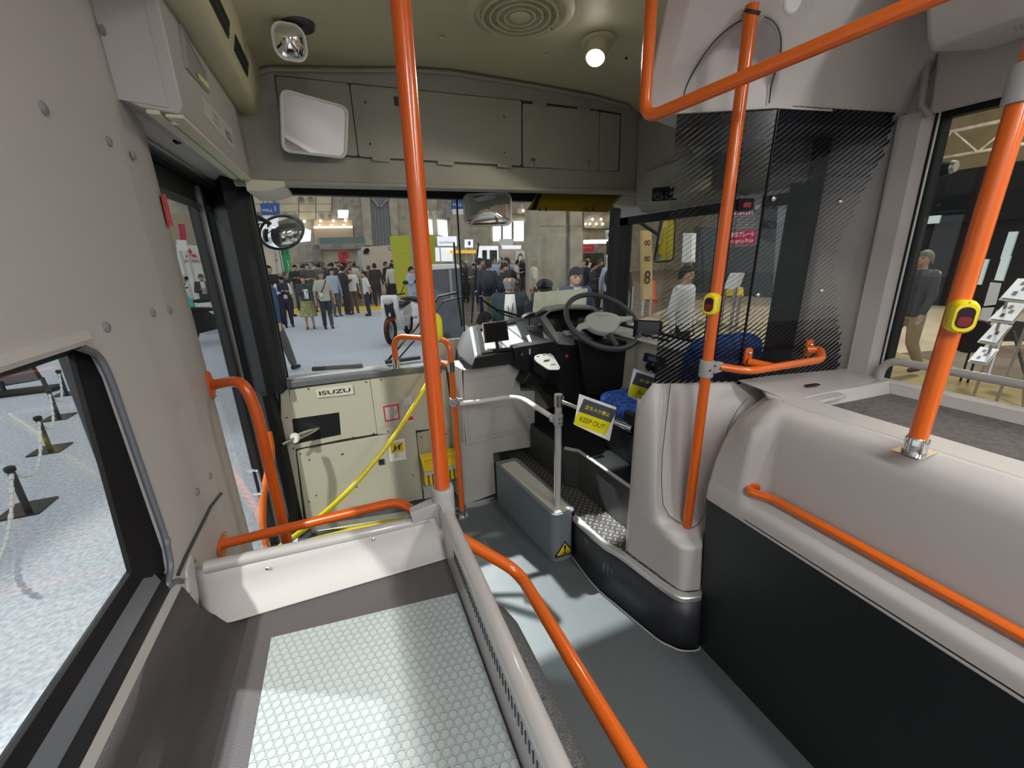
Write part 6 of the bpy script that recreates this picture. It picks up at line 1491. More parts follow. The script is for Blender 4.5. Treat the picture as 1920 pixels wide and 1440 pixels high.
# folding chair legs at the lower right
fcx = thing('folding_chair', 'folded metal chair behind the brochure rack', 'chair', at(1890, 690, X=7.5))
MB().tube([at(1905, 560, X=7.5), at(1850, 712, X=7.0)], .015, 6).build('leg', STEEL, fcx); MB().tube([at(1900, 620, X=7.5), at(1925, 712, X=7.0)], .015, 6).build('leg', BLACK, fcx)
MB().prism([at(*p, X=7.6) for p in ((1885, 600), (1925, 604), (1918, 640), (1878, 640))], (.04, 0, 0)).build('seat', mat('dark_brown', (.05, .035, .03), .6), fcx)
# behind the striped screen: booth bits seen through the cab window
board('yellow_bike_poster', 'tan poster with dark bicycles through the cab window', 'poster', ((1206, 432), (1222, 432), (1224, 560), (1206, 562)), 9.5, mat('tan_poster', (.55, .40, .18), .6), (('8', 1214, 520, 24, 12, DKPRINT), ('∞', 1214, 485, 9, 12, DKPRINT), ('∞', 1214, 455, 9, 12, DKPRINT)))
boardX('white_poster', 'white poster with a round mark through the striped screen', 'poster', ((1281, 437), (1298, 437), (1296, 492), (1278, 492)), 7.6, LG)
boardX('leaflet_sheet', 'tilted white leaflet sheet through the striped screen', 'leaflet', ((1369, 512), (1387, 512), (1376, 543), (1356, 541)), 6.0, LG)
boardX('yellow_counter', 'yellow counter front behind the leaflet sheet', 'counter', ((1345, 535), (1385, 540), (1385, 556), (1345, 553)), 6.6, YELLOW)
boardX('dark_gate', 'dark structure behind the striped screen', 'structure', ((1300, 425), (1470, 430), (1470, 560), (1300, 548)), 9.0, mat('dark_teal', (.03, .045, .05), .4))
boardX('grey_shelter', 'plain pale grey hoarding behind the right half of the striped screen', 'hoarding', ((1462, 330), (1600, 330), (1580, 720), (1440, 690)), 3.2, mat('mid_grey_hoarding', (.22, .22, .22), .6))
MB_ = None
cn = thing('traffic_cone', 'orange traffic cone beyond the cab window', 'cone', at(1223, 556, Y=9.2))
MB().lathe([(.24, 0), (.24, .03), (.15, .03), (.04, .75)], V((at(1223, 562, Z=G).x, at(1223, 562, Z=G).y, G)), (0, 0, 1), 16).build('body', mat('cone_orange', (.8, .12, .03), .5), cn)

# ---- left side: chain posts and framed board
tops = []
posts = (((51, 953), (15, 878)), ((94, 842), (72, 786)), ((110, 782), (92, 734)), ((125, 738), (113, 700)))
labs = ('black chain post on a square base nearest the side window', 'black chain post on a square base, second from the window', 'black chain post on a square base, third from the window', 'black chain post on a square base, mostly hidden by the window frame')
for i, (f_, t_) in enumerate(posts):
    b0_ = at(*f_, Z=G+.01); hgt = .345
    st_ = thing('chain_post', labs[i], 'post', (b0_.x, b0_.y, G), 'chain posts on the carpet')
    MB().prism(rrect((b0_.x, b0_.y, G), (1, 0, 0), (0, 1, 0), .25, .25, .01), (0, 0, .012)).build('base', GLOSSB, st_)
    MB().tube([(b0_.x, b0_.y, G+.01), (b0_.x, b0_.y, G+hgt)], .021, 12).build('tube', DKPRINT, st_)
    MB().lathe([(.03, 0), (.032, .03), (.02, .04)], (b0_.x, b0_.y, G+hgt-.02), (0, 0, 1), 14).build('cap', BLACK, st_)
    tops.append(V((b0_.x, b0_.y, G+hgt-.03)))
tops = [tops[0]+(tops[0]-tops[1])*1.1]+tops
chn = thing('white_chain', 'white plastic chain hanging between the black posts', 'chain', tops[1])
for i in range(len(tops)-1):
    a_, b2_ = tops[i], tops[i+1]; mb = MB(); n_ = 26
    for k in range(n_):
        t0_, t1_ = k/n_, (k+.85)/n_
        p_, q_ = a_.lerp(b2_, t0_), a_.lerp(b2_, t1_); p_.z -= .95*t0_*(1-t0_); q_.z -= .95*t1_*(1-t1_); mb.tube([p_, q_], .013 if k % 2 else .009, 6)
    mb.build('chain_span', mat('dull_white_plastic', (.65, .66, .62), .4), chn)
fb = thing('framed_board', 'black framed tilted grey board on legs beyond the chain posts', 'board', at(60, 765, Z=G))
Yb = 8.0
ps = [at(*p, Y=Yb) for p in ((-60, 703), (62, 685), (79, 711), (-45, 732))]; cc = sum(ps, V())/4
MB().prism(ps, (0, .03, 0)).build('panel', mat('grey_board', (.12, .14, .15), .3), fb)
ringprism([cc+(p-cc)*1.04 for p in ps], [cc+(p-cc)*.95 for p in ps], (0, -.03, 0)).build('frame', BLACK, fb)
for a_, b2_ in (((79, 709), (96, 748)), ((0, 716), (16, 752))): 
    e__ = at(*b2_, Y=Yb-.1); e__.z = G
    MB().tube([at(*a_, Y=Yb), e__], .028, 8).build('leg', BLACK, fb)
MB().obox((at(50, 752, Y=Yb).x, Yb-.1, G+.04), (1, .1, 0), (0, 1, 0), (0, 0, 1), .9, .25, .06).build('foot', BLACK, fb, bevel=.02)

# FUSO booth through the door glass
b = board('truck_maker_booth', 'white booth wall with a red three diamond emblem and FUSO lettering', 'booth wall', ((330, 458), (392, 462), (398, 600), (345, 600)), 19, mat('white_booth_wall', (.75, .77, .80), .5), (('FUSO', 363, 490, 5, 24, DKPRINT),))
c_ = at(358, 477, Y=18.9); k_ = .21
for a0 in (90, 210, 330):
    d_ = V((math.cos(R(a0)), 0, math.sin(R(a0)))); s__ = V((-d_.z, 0, d_.x)); MB().prism([c_, c_+d_*k_*.5+s__*k_*.29, c_+d_*k_, c_+d_*k_*.5-s__*k_*.29], (0, -.02, 0)).build('emblem_diamond', RED, b)
board('round_white_kiosk', 'white rounded kiosk top at the left of the three diamond booth', 'kiosk', ((330, 450), (348, 450), (352, 470), (335, 470)), 18.5, WHITEP)
board('tan_back_wall', 'tan back wall above the three diamond booth', 'wall panel', ((310, 400), (378, 405), (384, 458), (325, 458)), 30, mat('tan_wall', (.40, .33, .24), .7))
board('pink_column', 'red column behind the three diamond booth', 'column', ((334, 420), (345, 420), (349, 455), (339, 455)), 28, PINKR)

# ================================================================ motor scooters
def scooter(loc, rz, s, lab, white=True, group=None):
    t_ = thing('motor_scooter', lab, 'scooter', loc, group); o_ = V(loc)
    A_ = WHITEP if white else BLACK
    def w_(x): 
        mb = MB(); mb.tube([o_+V((x+.25*math.cos(2*math.pi*k/24), 0, .305+.25*math.sin(2*math.pi*k/24))) for k in range(25)], .055, 10, cap=False); return mb
    for x in (-.62, .62):
        wh_ = w_(x).build('wheel', RUB, t_); MB().lathe([(.19, -.02), (.19, .02), (.05, .05)], o_+V((x, 0, .305)), (0, 1, 0), 16).build('hub', STEEL, wh_)
    MB().prism([o_+V((x, -.13, z)) for x, z in ((-.75, .55), (-.60, .78), (-.1, .74), (.08, .60), (.1, .32), (-.35, .25), (-.62, .50))], (0, .26, 0)).build('rear_body', A_, t_, bevel=.05, seg=3)
    MB().prism([o_+V((x, -.14, z)) for x, z in ((-.66, .78), (-.35, .84), (.02, .80), (.05, .73), (-.1, .72), (-.6, .75))], (0, .28, 0)).build('seat', BLACK, t_, bevel=.03)
    MB().prism([o_+V((x, -.19, z)) for x, z in ((.22, .28), (.34, .30), (.56, .78), (.50, 1.05), (.40, 1.02), (.42, .75))], (0, .38, 0)).build('leg_shield', A_, t_, bevel=.05, seg=3)
    MB().prism([o_+V((x, -.10, z)) for x, z in ((.30, .38), (.55, .62), (.60, .85), (.50, .92), (.36, .60))], (0, .20, 0)).build('black_inset', BLACK, t_, bevel=.03)
    MB().prism([o_+V((x, -.15, z)) for x, z in ((.1, .26), (.34, .26), (.34, .34), (.1, .34))], (0, .3, 0)).build('foot_board', A_, t_)
    MB().tube([o_+V((.62, 0, .26)), o_+V((.46, 0, 1.02))], .03, 10).build('fork', STEEL, t_)
    MB().tube([o_+V((.40, -.33, 1.06)), o_+V((.46, -.1, 1.03)), o_+V((.46, .1, 1.03)), o_+V((.40, .33, 1.06))], .017, 8, fillet=.05).build('handlebar', BLACK, t_)
    MB().ball(o_+V((.60, 0, .92)), .09, (.6, 1.2, .8)).build('headlight', LGREY, t_)
    for k in (-1, 1):
        m_ = MB().tube([o_+V((.42, .24*k, 1.06)), o_+V((.40, .33*k, 1.24))], .008, 6).build('mirror_stem', BLACK, t_); MB().ball(o_+V((.40, .36*k, 1.28)), .055, (.35, 1.2, .8)).build('mirror', BLACK, m_)
    MB().ball(o_+V((-.76, 0, .62)), .06, (.6, 1.3, .8)).build('tail_light', RED, t_)
    t_.rotation_euler = (0, 0, rz); t_.scale = (s, s, s); return t_
g = at(752, 636, Z=G); scooter((g.x, g.y, G), R(-115), 1.0, 'white and black motor scooter facing the bus left of the centre pole')
g = at(775, 618, Z=G); scooter((g.x+.25, g.y+.3, G), R(-60), .95, 'second white scooter partly hidden behind the centre pole')
g = at(400, 628, Z=G); scooter((g.x-.30, g.y+.6, G), R(160), 1.1, 'white tailed scooter seen through the front door glass')
g = at(420, 640, Z=G); scooter((g.x-.1, g.y, G), R(20), 1.0, 'black motorcycle seen through the door glass in front of the white one', False)
tbl = thing('side_table', 'small black table beyond the second door pane', 'table', at(467, 655, Z=G))
c_ = at(466, 622, Y=10.5); MB().prism(rrect(c_, (1, 0, 0), (0, 1, 0), .6, .5, .05), (0, 0, .03)).build('table_top', BLACK, tbl)
MB().tube([(c_.x, c_.y, G), (c_.x, c_.y, c_.z)], .03, 8).build('leg', BLACK, tbl)
bxo = thing('dark_counter', 'dark grey counter behind the small black table', 'counter', at(462, 608, Y=12.5))
MB().prism([at(*p, Y=12.5) for p in ((440, 590), (482, 588), (486, 620), (444, 622))], (0, .6, 0)).build('body', mat('counter_grey', (.12, .12, .13), .5), bxo)
# cream board held up outside the windscreen
cbd = thing('cream_board', 'large blank cream board held up in front of the windscreen', 'board', at(1050, 565, Y=3.35))
MB().prism([at(*p, Y=y_) for p, y_ in (((1004, 549), 3.4), ((1102, 541), 3.25), ((1097, 588), 3.2), ((999, 600), 3.35))], (0, .02, 0)).build('panel', mat('cream_card', (.66, .64, .48), .6), cbd)

# ================================================================ people
def rc(mb, p0, r0, p1, r1, seg=10, flat=1.0):
    p0, p1 = V(p0), V(p1); d = (p1-p0).normalized()
    mb.tube([p0-d*r0*.92, p0-d*r0*.55, p0, p1, p1+d*r1*.55, p1+d*r1*.92], [r0*.4, r0*.84, r0, r1, r1*.84, r1*.4], seg, flat=flat); return mb
def loft(mb, rings, seg=18):
    vs = []; fs = []
    for c_, rx, ry in rings:
        for k in range(seg):
            a_ = 2*math.pi*k/seg; vs.append(V(c_)+V((rx*math.copysign(abs(math.cos(a_))**.85, math.cos(a_)), ry*math.copysign(abs(math.sin(a_))**.85, math.sin(a_)), 0)))
    n_ = len(rings)
    for i in range(n_-1):
        for k in range(seg): fs.append((i*seg+k, i*seg+(k+1) % seg, (i+1)*seg+(k+1) % seg, (i+1)*seg+k))
    fs.append(list(range(seg))[::-1]); fs.append([(n_-1)*seg+k for k in range(seg)]); return mb.add(vs, fs)
def remeshed(mb, voxel, name, smooth=2):
    me = bpy.data.meshes.new(name); me.from_pydata(mb.v, [], mb.f)
    bm = bmesh.new(); bm.from_mesh(me); bmesh.ops.recalc_face_normals(bm, faces=bm.faces); bm.to_mesh(me); bm.free()
    ob = bpy.data.objects.new('tmp', me); COL.objects.link(ob)
    r_ = ob.modifiers.new('r', 'REMESH'); r_.mode = 'VOXEL'; r_.voxel_size = voxel; r_.use_smooth_shade = True
    if smooth: s_ = ob.modifiers.new('s', 'SMOOTH'); s_.iterations = smooth; s_.factor = .5
    dg_ = bpy.context.evaluated_depsgraph_get(); m_ = bpy.data.meshes.new_from_object(ob.evaluated_get(dg_)); m_.name = name
    bpy.data.objects.remove(ob); bpy.data.meshes.remove(me); m_.materials.clear(); m_.materials.append(BLACK)
    m_.polygons.foreach_set('use_smooth', [True]*len(m_.polygons)); return m_
def rotx(p, a_, piv):
    p = V(p)-V(piv); c_, s_ = math.cos(a_), math.sin(a_); return V((p.x, p.y*c_-p.z*s_, p.y*s_+p.z*c_))+V(piv)
POSES = {}
def pose(name, arms, legs, lean=0, drop=0, sleeve='long', skirt=False, hairkind='short', headtilt=0, fine=.009):
    """arms: ((elbow, wrist, fingerdir) x 2) in person space (facing -Y); legs: ((knee, ankle) x 2)"""
    piv = V((0, 0, .92-drop)); L = lambda p: rotx(V(p)-V((0, 0, drop)), R(lean), piv)
    sh = [L((.175*k, 0, 1.40)) for k in (-1, 1)]
    body = MB()
    loft(body, [(L((0, 0, .90)), .14, .10), (L((0, 0, 1.1)), .125, .085), (L((0, 0, 1.3)), .15, .095), (L((0, 0, 1.42)), .13, .075), (L((0, 0, 1.45)), .06, .05)])
    rc(body, L((0, .01, 1.40)), .055, L((0, -.01, 1.52)), .052)
    hc = L((0, -.015, 1.585)); 
    if headtilt: hc = hc+V((0, -.03, -.02))
    HT = R(lean*.5+headtilt); Hh_ = lambda p: rotx(hc+V(p), HT, hc)
    vs0 = len(body.v); body.ball(hc, 1, (.074, .094, .112), 22, 16)
    for i in range(vs0, len(body.v)):
        q_ = body.v[i]-hc
        if q_.z < 0: q_.x *= 1+q_.z*2.2; q_.y += -.008*min(1, -q_.z/.08)
        if q_.y < -.05: q_.y = -.05+(q_.y+.05)*.75
        body.v[i] = rotx(hc+q_, HT, hc)
    rc(body, Hh_((0, -.088, .012)), .008, Hh_((0, -.103, -.018)), .012, 8); rc(body, Hh_((-.018, -.086, -.052)), .008, Hh_((.018, -.086, -.052)), .008, 8)
    for k in (-1, 1):
        rc(body, Hh_((.076*k, .005, .018)), .012, Hh_((.074*k, .0, -.02)), .009, 8)
        rc(body, Hh_((.018*k, -.084, .034)), .008, Hh_((.042*k, -.076, .032)), .007, 8)
    shirt, trs, shoe = MB(), MB(), MB()
    loft(shirt, [(L((0, 0, .84)), .172, .125), (L((0, 0, .98)), .165, .118), (L((0, 0, 1.15)), .165, .115), (L((0, -.0, 1.30)), .185, .122), (L((0, 0, 1.40)), .175, .105), (L((0, .005, 1.455)), .085, .068)])
    for k, (el, wr_, fd) in zip((-1, 1), arms):
        s_ = sh[0] if k < 0 else sh[1]; el, wr_ = L(el), L(wr_); fd = V(fd).normalized()
        rc(body, s_, .045, el, .036); rc(body, el, .036, wr_, .026)
        side = V((k, 0, 0)); side = (side-fd*side.dot(fd)).normalized(); nrm = fd.cross(side)
        pc = wr_+fd*.055; rc(body, wr_+fd*.01, .024, wr_+fd*.075, .032, 10, .6)
        for j, ln in enumerate((.058, .068, .064, .050)):
            b_ = wr_+fd*.085+side*(.024-.016*j)*1.0; m_ = b_+fd*ln*.5+nrm*.004; e_ = m_+(fd*.8+nrm*.5).normalized()*ln*.5
            rc(body, b_, .0085, m_, .008, 8); rc(body, m_, .008, e_, .007, 8)
        tb_ = wr_+fd*.03+side*-.026; rc(body, tb_, .011, tb_+(fd*.75-side*.7).normalized()*.045, .009, 8)
        end = wr_ if sleeve == 'long' else s_.lerp(el, .85); rc(shirt, s_+V((-.02*k, 0, -.01)), .068, el if sleeve == 'long' else end, .054 if sleeve == 'long' else .06)
        if sleeve == 'long': rc(shirt, el, .053, el.lerp(wr_, .93), .040)
    for k, (kn_, an) in zip((-1, 1), legs):
        hp = V((.085*k, 0, .90-drop)); kn_, an = V(kn_), V(an)
        rc(body, hp, .07, kn_, .05); rc(body, kn_, .05, an, .035)
        if not skirt:
            rc(trs, hp+V((0, 0, -.02)), .098, kn_, .072); rc(trs, kn_, .072, an+V((0, 0, .03)), .058)
        rc(shoe, an+V((0, .02, -.04)), .042, an+V((0, -.13, -.055)), .034, 10)
    loft(trs, [(V((0, 0, .80-drop)), .15, .11), (V((0, 0, .93-drop)), .168, .118), (V((0, 0, .99-drop)), .16, .112)])
    if skirt: loft(trs, [(V((0, 0, .42)), .27, .24), (V((0, 0, .7)), .21, .18), (V((0, 0, .92)), .165, .12)])
    hair = MB()
    rows = []
    for i in range(11):
        ph = math.pi*.5*(1-i/10)+.0; row = []
        for k in range(24):
            a_ = 2*math.pi*k/24; fy = -math.cos(a_)    # front is -Y
            drop_ = (.10 if hairkind == 'short' else (.30 if hairkind == 'long' else .05))
            low_ = -drop_*max(0, min(1, (.55-(-fy if 0 else math.cos(a_)))*1.3)) if 1 else 0
            zf = math.sin(ph)*.118; rr = math.cos(ph)
            p_ = V((math.sin(a_)*.086*rr, -math.cos(a_)*.103*rr+.012, zf))
            if i >= 8: p_.z = .118*math.sin(math.pi*.5*.2)+((i-8)/2)*low_-(0 if low_ < -.01 else .012*(i-8)*-1*.2); 
            if i >= 8 and hairkind == 'long' and math.cos(a_) < .3: p_.x *= 1+.05*(i-8)
            row.append(Hh_(p_))
        rows.append(row+[row[0]])
    hair.grid(rows)
    eyes = MB()
    for k in (-1, 1): eyes.ball(Hh_((.030*k, -.0765, .014)), .010, (1.25, .6, .55), 10, 6)
    POSES[name] = dict(body=remeshed(body, fine, name+'_body'), shirt=remeshed(shirt, .014, name+'_shirt', 3), trousers=remeshed(trs, .016, name+'_trousers', 3), shoes=remeshed(shoe, .012, name+'_shoes'), hair=None, eyes=None, head=(hc, HT))
    for nm, mb in (('hair', hair), ('eyes', eyes)):
        me = bpy.data.meshes.new(name+'_'+nm); me.from_pydata(mb.v, [], mb.f); bm = bmesh.new(); bm.from_mesh(me); bmesh.ops.remove_doubles(bm, verts=bm.verts, dist=1e-5); bmesh.ops.recalc_face_normals(bm, faces=bm.faces); bm.to_mesh(me); bm.free()
        me.polygons.foreach_set('use_smooth', [True]*len(me.polygons)); me.materials.append(BLACK); POSES[name][nm] = me
LEGS = (((-.09, -.02, .48), (-.10, .01, .09)), ((.09, -.02, .48), (.10, .01, .09)))
WLK = (((-.09, -.16, .50), (-.09, -.26, .10)), ((.09, .03, .48), (.09, .26, .13)))
DOWN = (((-.24, .02, 1.12), (-.26, -.04, .87), (0, -.15, -1)), ((.24, .02, 1.12), (.26, -.04, .87), (0, -.15, -1)))
pose('stand', DOWN, LEGS, sleeve='long')
pose('standshort', DOWN, LEGS, sleeve='short')
pose('hold', (((-.22, -.02, 1.13), (-.08, -.24, 1.20), (.3, -.8, .3)), ((.22, -.02, 1.13), (.08, -.25, 1.18), (-.3, -.8, .3))), LEGS, headtilt=14)
pose('holdshort', (((-.22, -.02, 1.13), (-.08, -.24, 1.15), (.3, -.8, .3)), ((.22, -.02, 1.13), (.08, -.25, 1.13), (-.3, -.8, .3))), LEGS, sleeve='short', headtilt=8)
pose('behind', (((-.24, .10, 1.12), (-.06, .17, .93), (1, .1, -.3)), ((.24, .10, 1.12), (.06, .18, .93), (-1, .1, -.3))), LEGS, sleeve='short')
pose('walk', (((-.23, .08, 1.13), (-.25, .10, .89), (0, 0, -1)), ((.23, -.06, 1.13), (.24, -.16, .90), (0, -.3, -1))), WLK)
pose('lean', (((-.20, -.10, 1.15), (-.10, -.22, 1.0), (0, -.5, -.8)), ((.20, -.10, 1.15), (.10, -.22, 1.0), (0, -.5, -.8))), LEGS, lean=38)
pose('skirted', (((-.21, -.03, 1.14), (-.07, -.20, 1.22), (.3, -.6, .5)), ((.21, -.03, 1.14), (.09, -.23, 1.18), (-.3, -.8, .2))), LEGS, skirt=True, hairkind='long')
CL = {}
def cm_(name, col, r_=.8, noise=None):
    return mat('cloth_'+name, col, r_, noise=noise)
SK = mat('skin', (.52, .32, .22), .55); SK2 = mat('skin_tan', (.42, .25, .17), .55)
HBK = mat('black_hair', (.010, .009, .009), .8, bump=(120, .8), spec=.2); HGY = mat('silver_hair', (.42, .40, .36), .6); HBR = mat('brown_hair', (.06, .03, .02), .5)
NAVY = cm_('navy', (.015, .02, .045)); BLK = cm_('black', (.012, .012, .014)); WHT = cm_('white', (.68, .68, .66)); GRY = cm_('grey', (.10, .10, .10)); KHK = cm_('khaki', (.33, .26, .15)); DNM = cm_('denim', (.03, .07, .16), .85, (60, .3)); SAGE = cm_('sage', (.45, .45, .36)); LBL = cm_('pale_blue', (.38, .45, .58)); BRN = cm_('brown', (.12, .06, .04)); CRM = cm_('cream', (.60, .55, .44)); OLV = cm_('olive_checked', (.30, .29, .12), .8, (25, .5)); DTL = cm_('dark_teal', (.02, .035, .04)); CHC = cm_('charcoal', (.045, .045, .042)); PNK = cm_('pink', (.75, .12, .2))
def person(ps, loc, rz, s, shirt, trs, hair, lab, shoes=None, skin=None, group=None):
    root = thing('person', lab, 'person', loc, group); root.rotation_euler = (0, 0, rz); root.scale = (s, s, s)
    P_ = POSES[ps]
    kids = {}
    for nm, m_ in (('body', skin or SK), ('shirt', shirt), ('trousers', trs), ('shoes', shoes or BLK), ('hair', hair), ('eyes', DKPRINT)):
        if m_ is None: continue
        o = bpy.data.objects.new('skirt' if nm == 'trousers' and ps == 'skirted' else nm, P_[nm]); COL.objects.link(o); o.parent = root
        o.material_slots[0].link = 'OBJECT'; o.material_slots[0].material = m_; kids[nm] = o
    return root, kids
def who(ps, px, py, Yd, face, shirt, trs, hair, lab, turn=0, **k):
    """head top at pixel (px, py), Y distance; face 0 = looking at the bus's eye, 180 = away"""
    p = at(px, py, Y=Yd); s = (p.z-G)/1.705
    return person(ps, (p.x, p.y, G), math.atan2(-p.x, p.y)+R(face), s, shirt, trs, hair, lab, **k)
def extra(kids, root, mb, name, m):
    me = bpy.data.meshes.new(name); me.from_pydata(mb.v, [], mb.f); bm = bmesh.new(); bm.from_mesh(me); bmesh.ops.recalc_face_normals(bm, faces=bm.faces); bm.to_mesh(me); bm.free()
    me.polygons.foreach_set('use_smooth', [True]*len(me.polygons)); me.materials.append(m); o = bpy.data.objects.new(name, me); COL.objects.link(o); o.parent = root; return o
def hd_(ps, p):
    hc, HT = POSES[ps]['head']; return rotx(hc+V(p), HT, hc)
# young man with mask
r_, k_ = who('stand', 955, 507, 4.3, 0, DTL, GRY, HBK, 'young man in a grey face mask and open dark jacket outside the windscreen')
mb = MB(); ps = 'stand'
rows = []
for j, z in enumerate((.002, -.02, -.045, -.07, -.088)):
    rows.append([hd_(ps, (math.sin(a_)*(.077 if z > -.05 else .066), -math.cos(a_)*(.094 if z > -.05 else .088)-.008*(1-abs(a_)) - (.010 if abs(a_) < .3 and z > -.03 else 0), z)) for a_ in [R(-68+17*i) for i in range(9)]])
extra(k_, r_, mb.grid(rows), 'face_mask', mat('grey_mask', (.16, .17, .20), .8))
mb = MB().prism([(-.055, -.118, 1.44), (.055, -.118, 1.44), (.075, -.132, 1.25), (.07, -.128, .95), (-.07, -.128, .95), (-.075, -.132, 1.25)], (0, -.004, 0)); extra(k_, r_, mb, 'white_tee', WHT)
mb = MB().tube([(-.05, -.10, 1.45), (-.02, -.14, 1.25), (-.01, -.145, 1.12)], .004, 6); mb.tube([(.05, -.10, 1.45), (.02, -.14, 1.25), (.01, -.145, 1.12)], .004, 6); extra(k_, r_, mb, 'lanyard', BLK)
mb = MB().ball(hd_(ps, (0, .018, .060)), 1, (.090, .106, .075), 20, 12); extra(k_, r_, mb, 'bowl_fringe', HBK)
# man in navy work jacket
r_, k_ = who('hold', 1078, 496, 4.2, 18, cm_('work_navy', (.03, .05, .11)), NAVY, HBK, 'man in a navy work jacket with grey collar looking down behind the cream board')
mb = MB().prism([(-.05, -.112, 1.45), (.05, -.112, 1.45), (.03, -.135, 1.32), (-.03, -.135, 1.32)], (0, -.004, 0)); extra(k_, r_, mb, 'grey_collar', mat('cloth_light_grey', (.35, .35, .36), .8))
mb = MB()
for kk in (-1, 1): mb.tube([hd_('hold', (.015*kk, -.090, .030)), hd_('hold', (.045*kk, -.082, .032))], .0035, 6)
extra(k_, r_, mb, 'eyebrows', HBK)
# capped person behind the board
r_, k_ = who('hold', 1021, 519, 3.75, 0, DTL, BLK, HBK, 'person in a dark cap and white mask half hidden by the cream board')
mb = MB().ball(hd_('hold', (0, .008, .062)), 1, (.094, .112, .062), 20, 12); mb.prism([hd_('hold', (x_, y_, .035)) for x_, y_ in ((-.07, -.08), (-.05, -.16), (.05, -.16), (.07, -.08))], (0, 0, .012)); extra(k_, r_, mb, 'cap', BLK)
mb = MB().ball(hd_('hold', (0, -.03, -.045)), 1, (.066, .076, .042), 16, 10); extra(k_, r_, mb, 'face_mask', WHT)
# kneeling / bent figures with rucksacks just outside the glass
g_ = at(850, 612, Y=5.2)
r_, k_ = who('lean', 850, 566, 3.9, 110, cm_('rain_blue', (.05, .10, .22)), BLK, HBK, 'bent figure in a blue jacket with a dark rucksack low outside the windscreen')
mb = MB().ball((0, .16, 1.12), .22, (.8, .62, 1.1), 16, 10); extra(k_, r_, mb, 'rucksack', mat('dark_rucksack', (.04, .045, .055), .8, bump=(60, .6)))
r_.location.z = G-.0
# denim jacket man walking at the left
p = at(545, 700, Z=G)
r_, k_ = person('walk', (p.x-.16, p.y, G), R(150), .98, DNM, GRY, HBK, 'man in a blue denim jacket walking, partly hidden by the black corner post')
# vest man
r_, k_ = who('hold', 525, 516, 12.9, 8, NAVY, NAVY, BLK, 'man in a black cap and navy vest over a white shirt with a name badge')
mb = MB()
for kk in (-1, 1): rc(mb, (.175*kk, 0, 1.38), .07, (.22*kk, -.02, 1.13), .06); rc(mb, (.22*kk, -.02, 1.13), .058, (.12*kk, -.18, 1.17), .046)
extra(k_, r_, mb, 'white_sleeves', WHT)
mb = MB().obox((.02, -.15, 1.02), (1, 0, 0), (0, 1, 0), (0, 0, 1), .11, .006, .13); extra(k_, r_, mb, 'badge', WHT)
mb = MB().ball(hd_('hold', (0, .006, .062)), 1, (.092, .11, .06), 16, 10); mb.prism([hd_('hold', (x_, y_, .035)) for x_, y_ in ((-.06, -.08), (-.045, -.15), (.045, -.15), (.06, -.08))], (0, 0, .012)); extra(k_, r_, mb, 'cap', BLK)
r_, k_ = who('stand', 502, 497, 13.6, 15, BLK, BLK, HBK, 'man in a black suit standing behind the capped man')
r_, k_ = who('stand', 533, 508, 15.5, 100, BLK, BLK, HBR, 'woman with long brown hair in black behind the capped man')
# skirt woman
r_, k_ = who('skirted', 566, 516, 12.2, 0, DTL, OLV, HBK, 'woman in a dark top and checked olive skirt holding white papers', shoes=BRN)
mb = MB().obox((.03, -.30, 1.14), (1, 0, 0), (0, 1, -.2), (0, .2, 1), .12, .01, .30); extra(k_, r_, mb, 'papers', WHT)
# beige shirt man
r_, k_ = who('standshort', 600, 508, 12.0, 10, SAGE, NAVY, HBR, 'man in an open sage shirt with a shoulder strap looking down at the papers', skin=SK2)
mb = MB().tube([(.10, -.10, 1.44), (-.02, -.15, 1.2), (-.16, -.13, .98)], .016, 6); extra(k_, r_, mb, 'bag_strap', CHC)
mb = MB().obox((-.10, -.15, 1.02), (1, 0, 0), (0, 1, 0), (0, 0, 1), .10, .006, .14); extra(k_, r_, mb, 'badge', WHT)
# white tee man
r_, k_ = who('behind', 682, 508, 14.2, -80, WHT, NAVY, HBK, 'man in a white tee and dark jeans with hands clasped behind his back')
r_, k_ = who('stand', 701, 493, 17.0, 175, BLK, BLK, HBK, 'person in a black suit seen from behind near the beige wall')
r_, k_ = who('stand', 690, 497, 18.0, 150, BRN, BLK, HBR, 'person with long brown hair beside the black suited visitor')
r_, k_ = who('stand', 722, 490, 19.0, 60, BLK, BLK, HBK, 'man in a black jacket turned sideways by the beige wall')
r_, k_ = who('stand', 733, 493, 18.0, 178, WHT, BLK, HBK, 'man in a white shirt seen from behind beside the lime panel')
r_, k_ = who('stand', 735, 487, 20.0, 10, BLK, BLK, HBK, 'person in black facing forward beyond the white shirted man')
r_, k_ = who('hold', 768, 498, 13.0, 60, LBL, LBL, HBK, 'attendant in pale blue with striped sleeves behind the scooters')
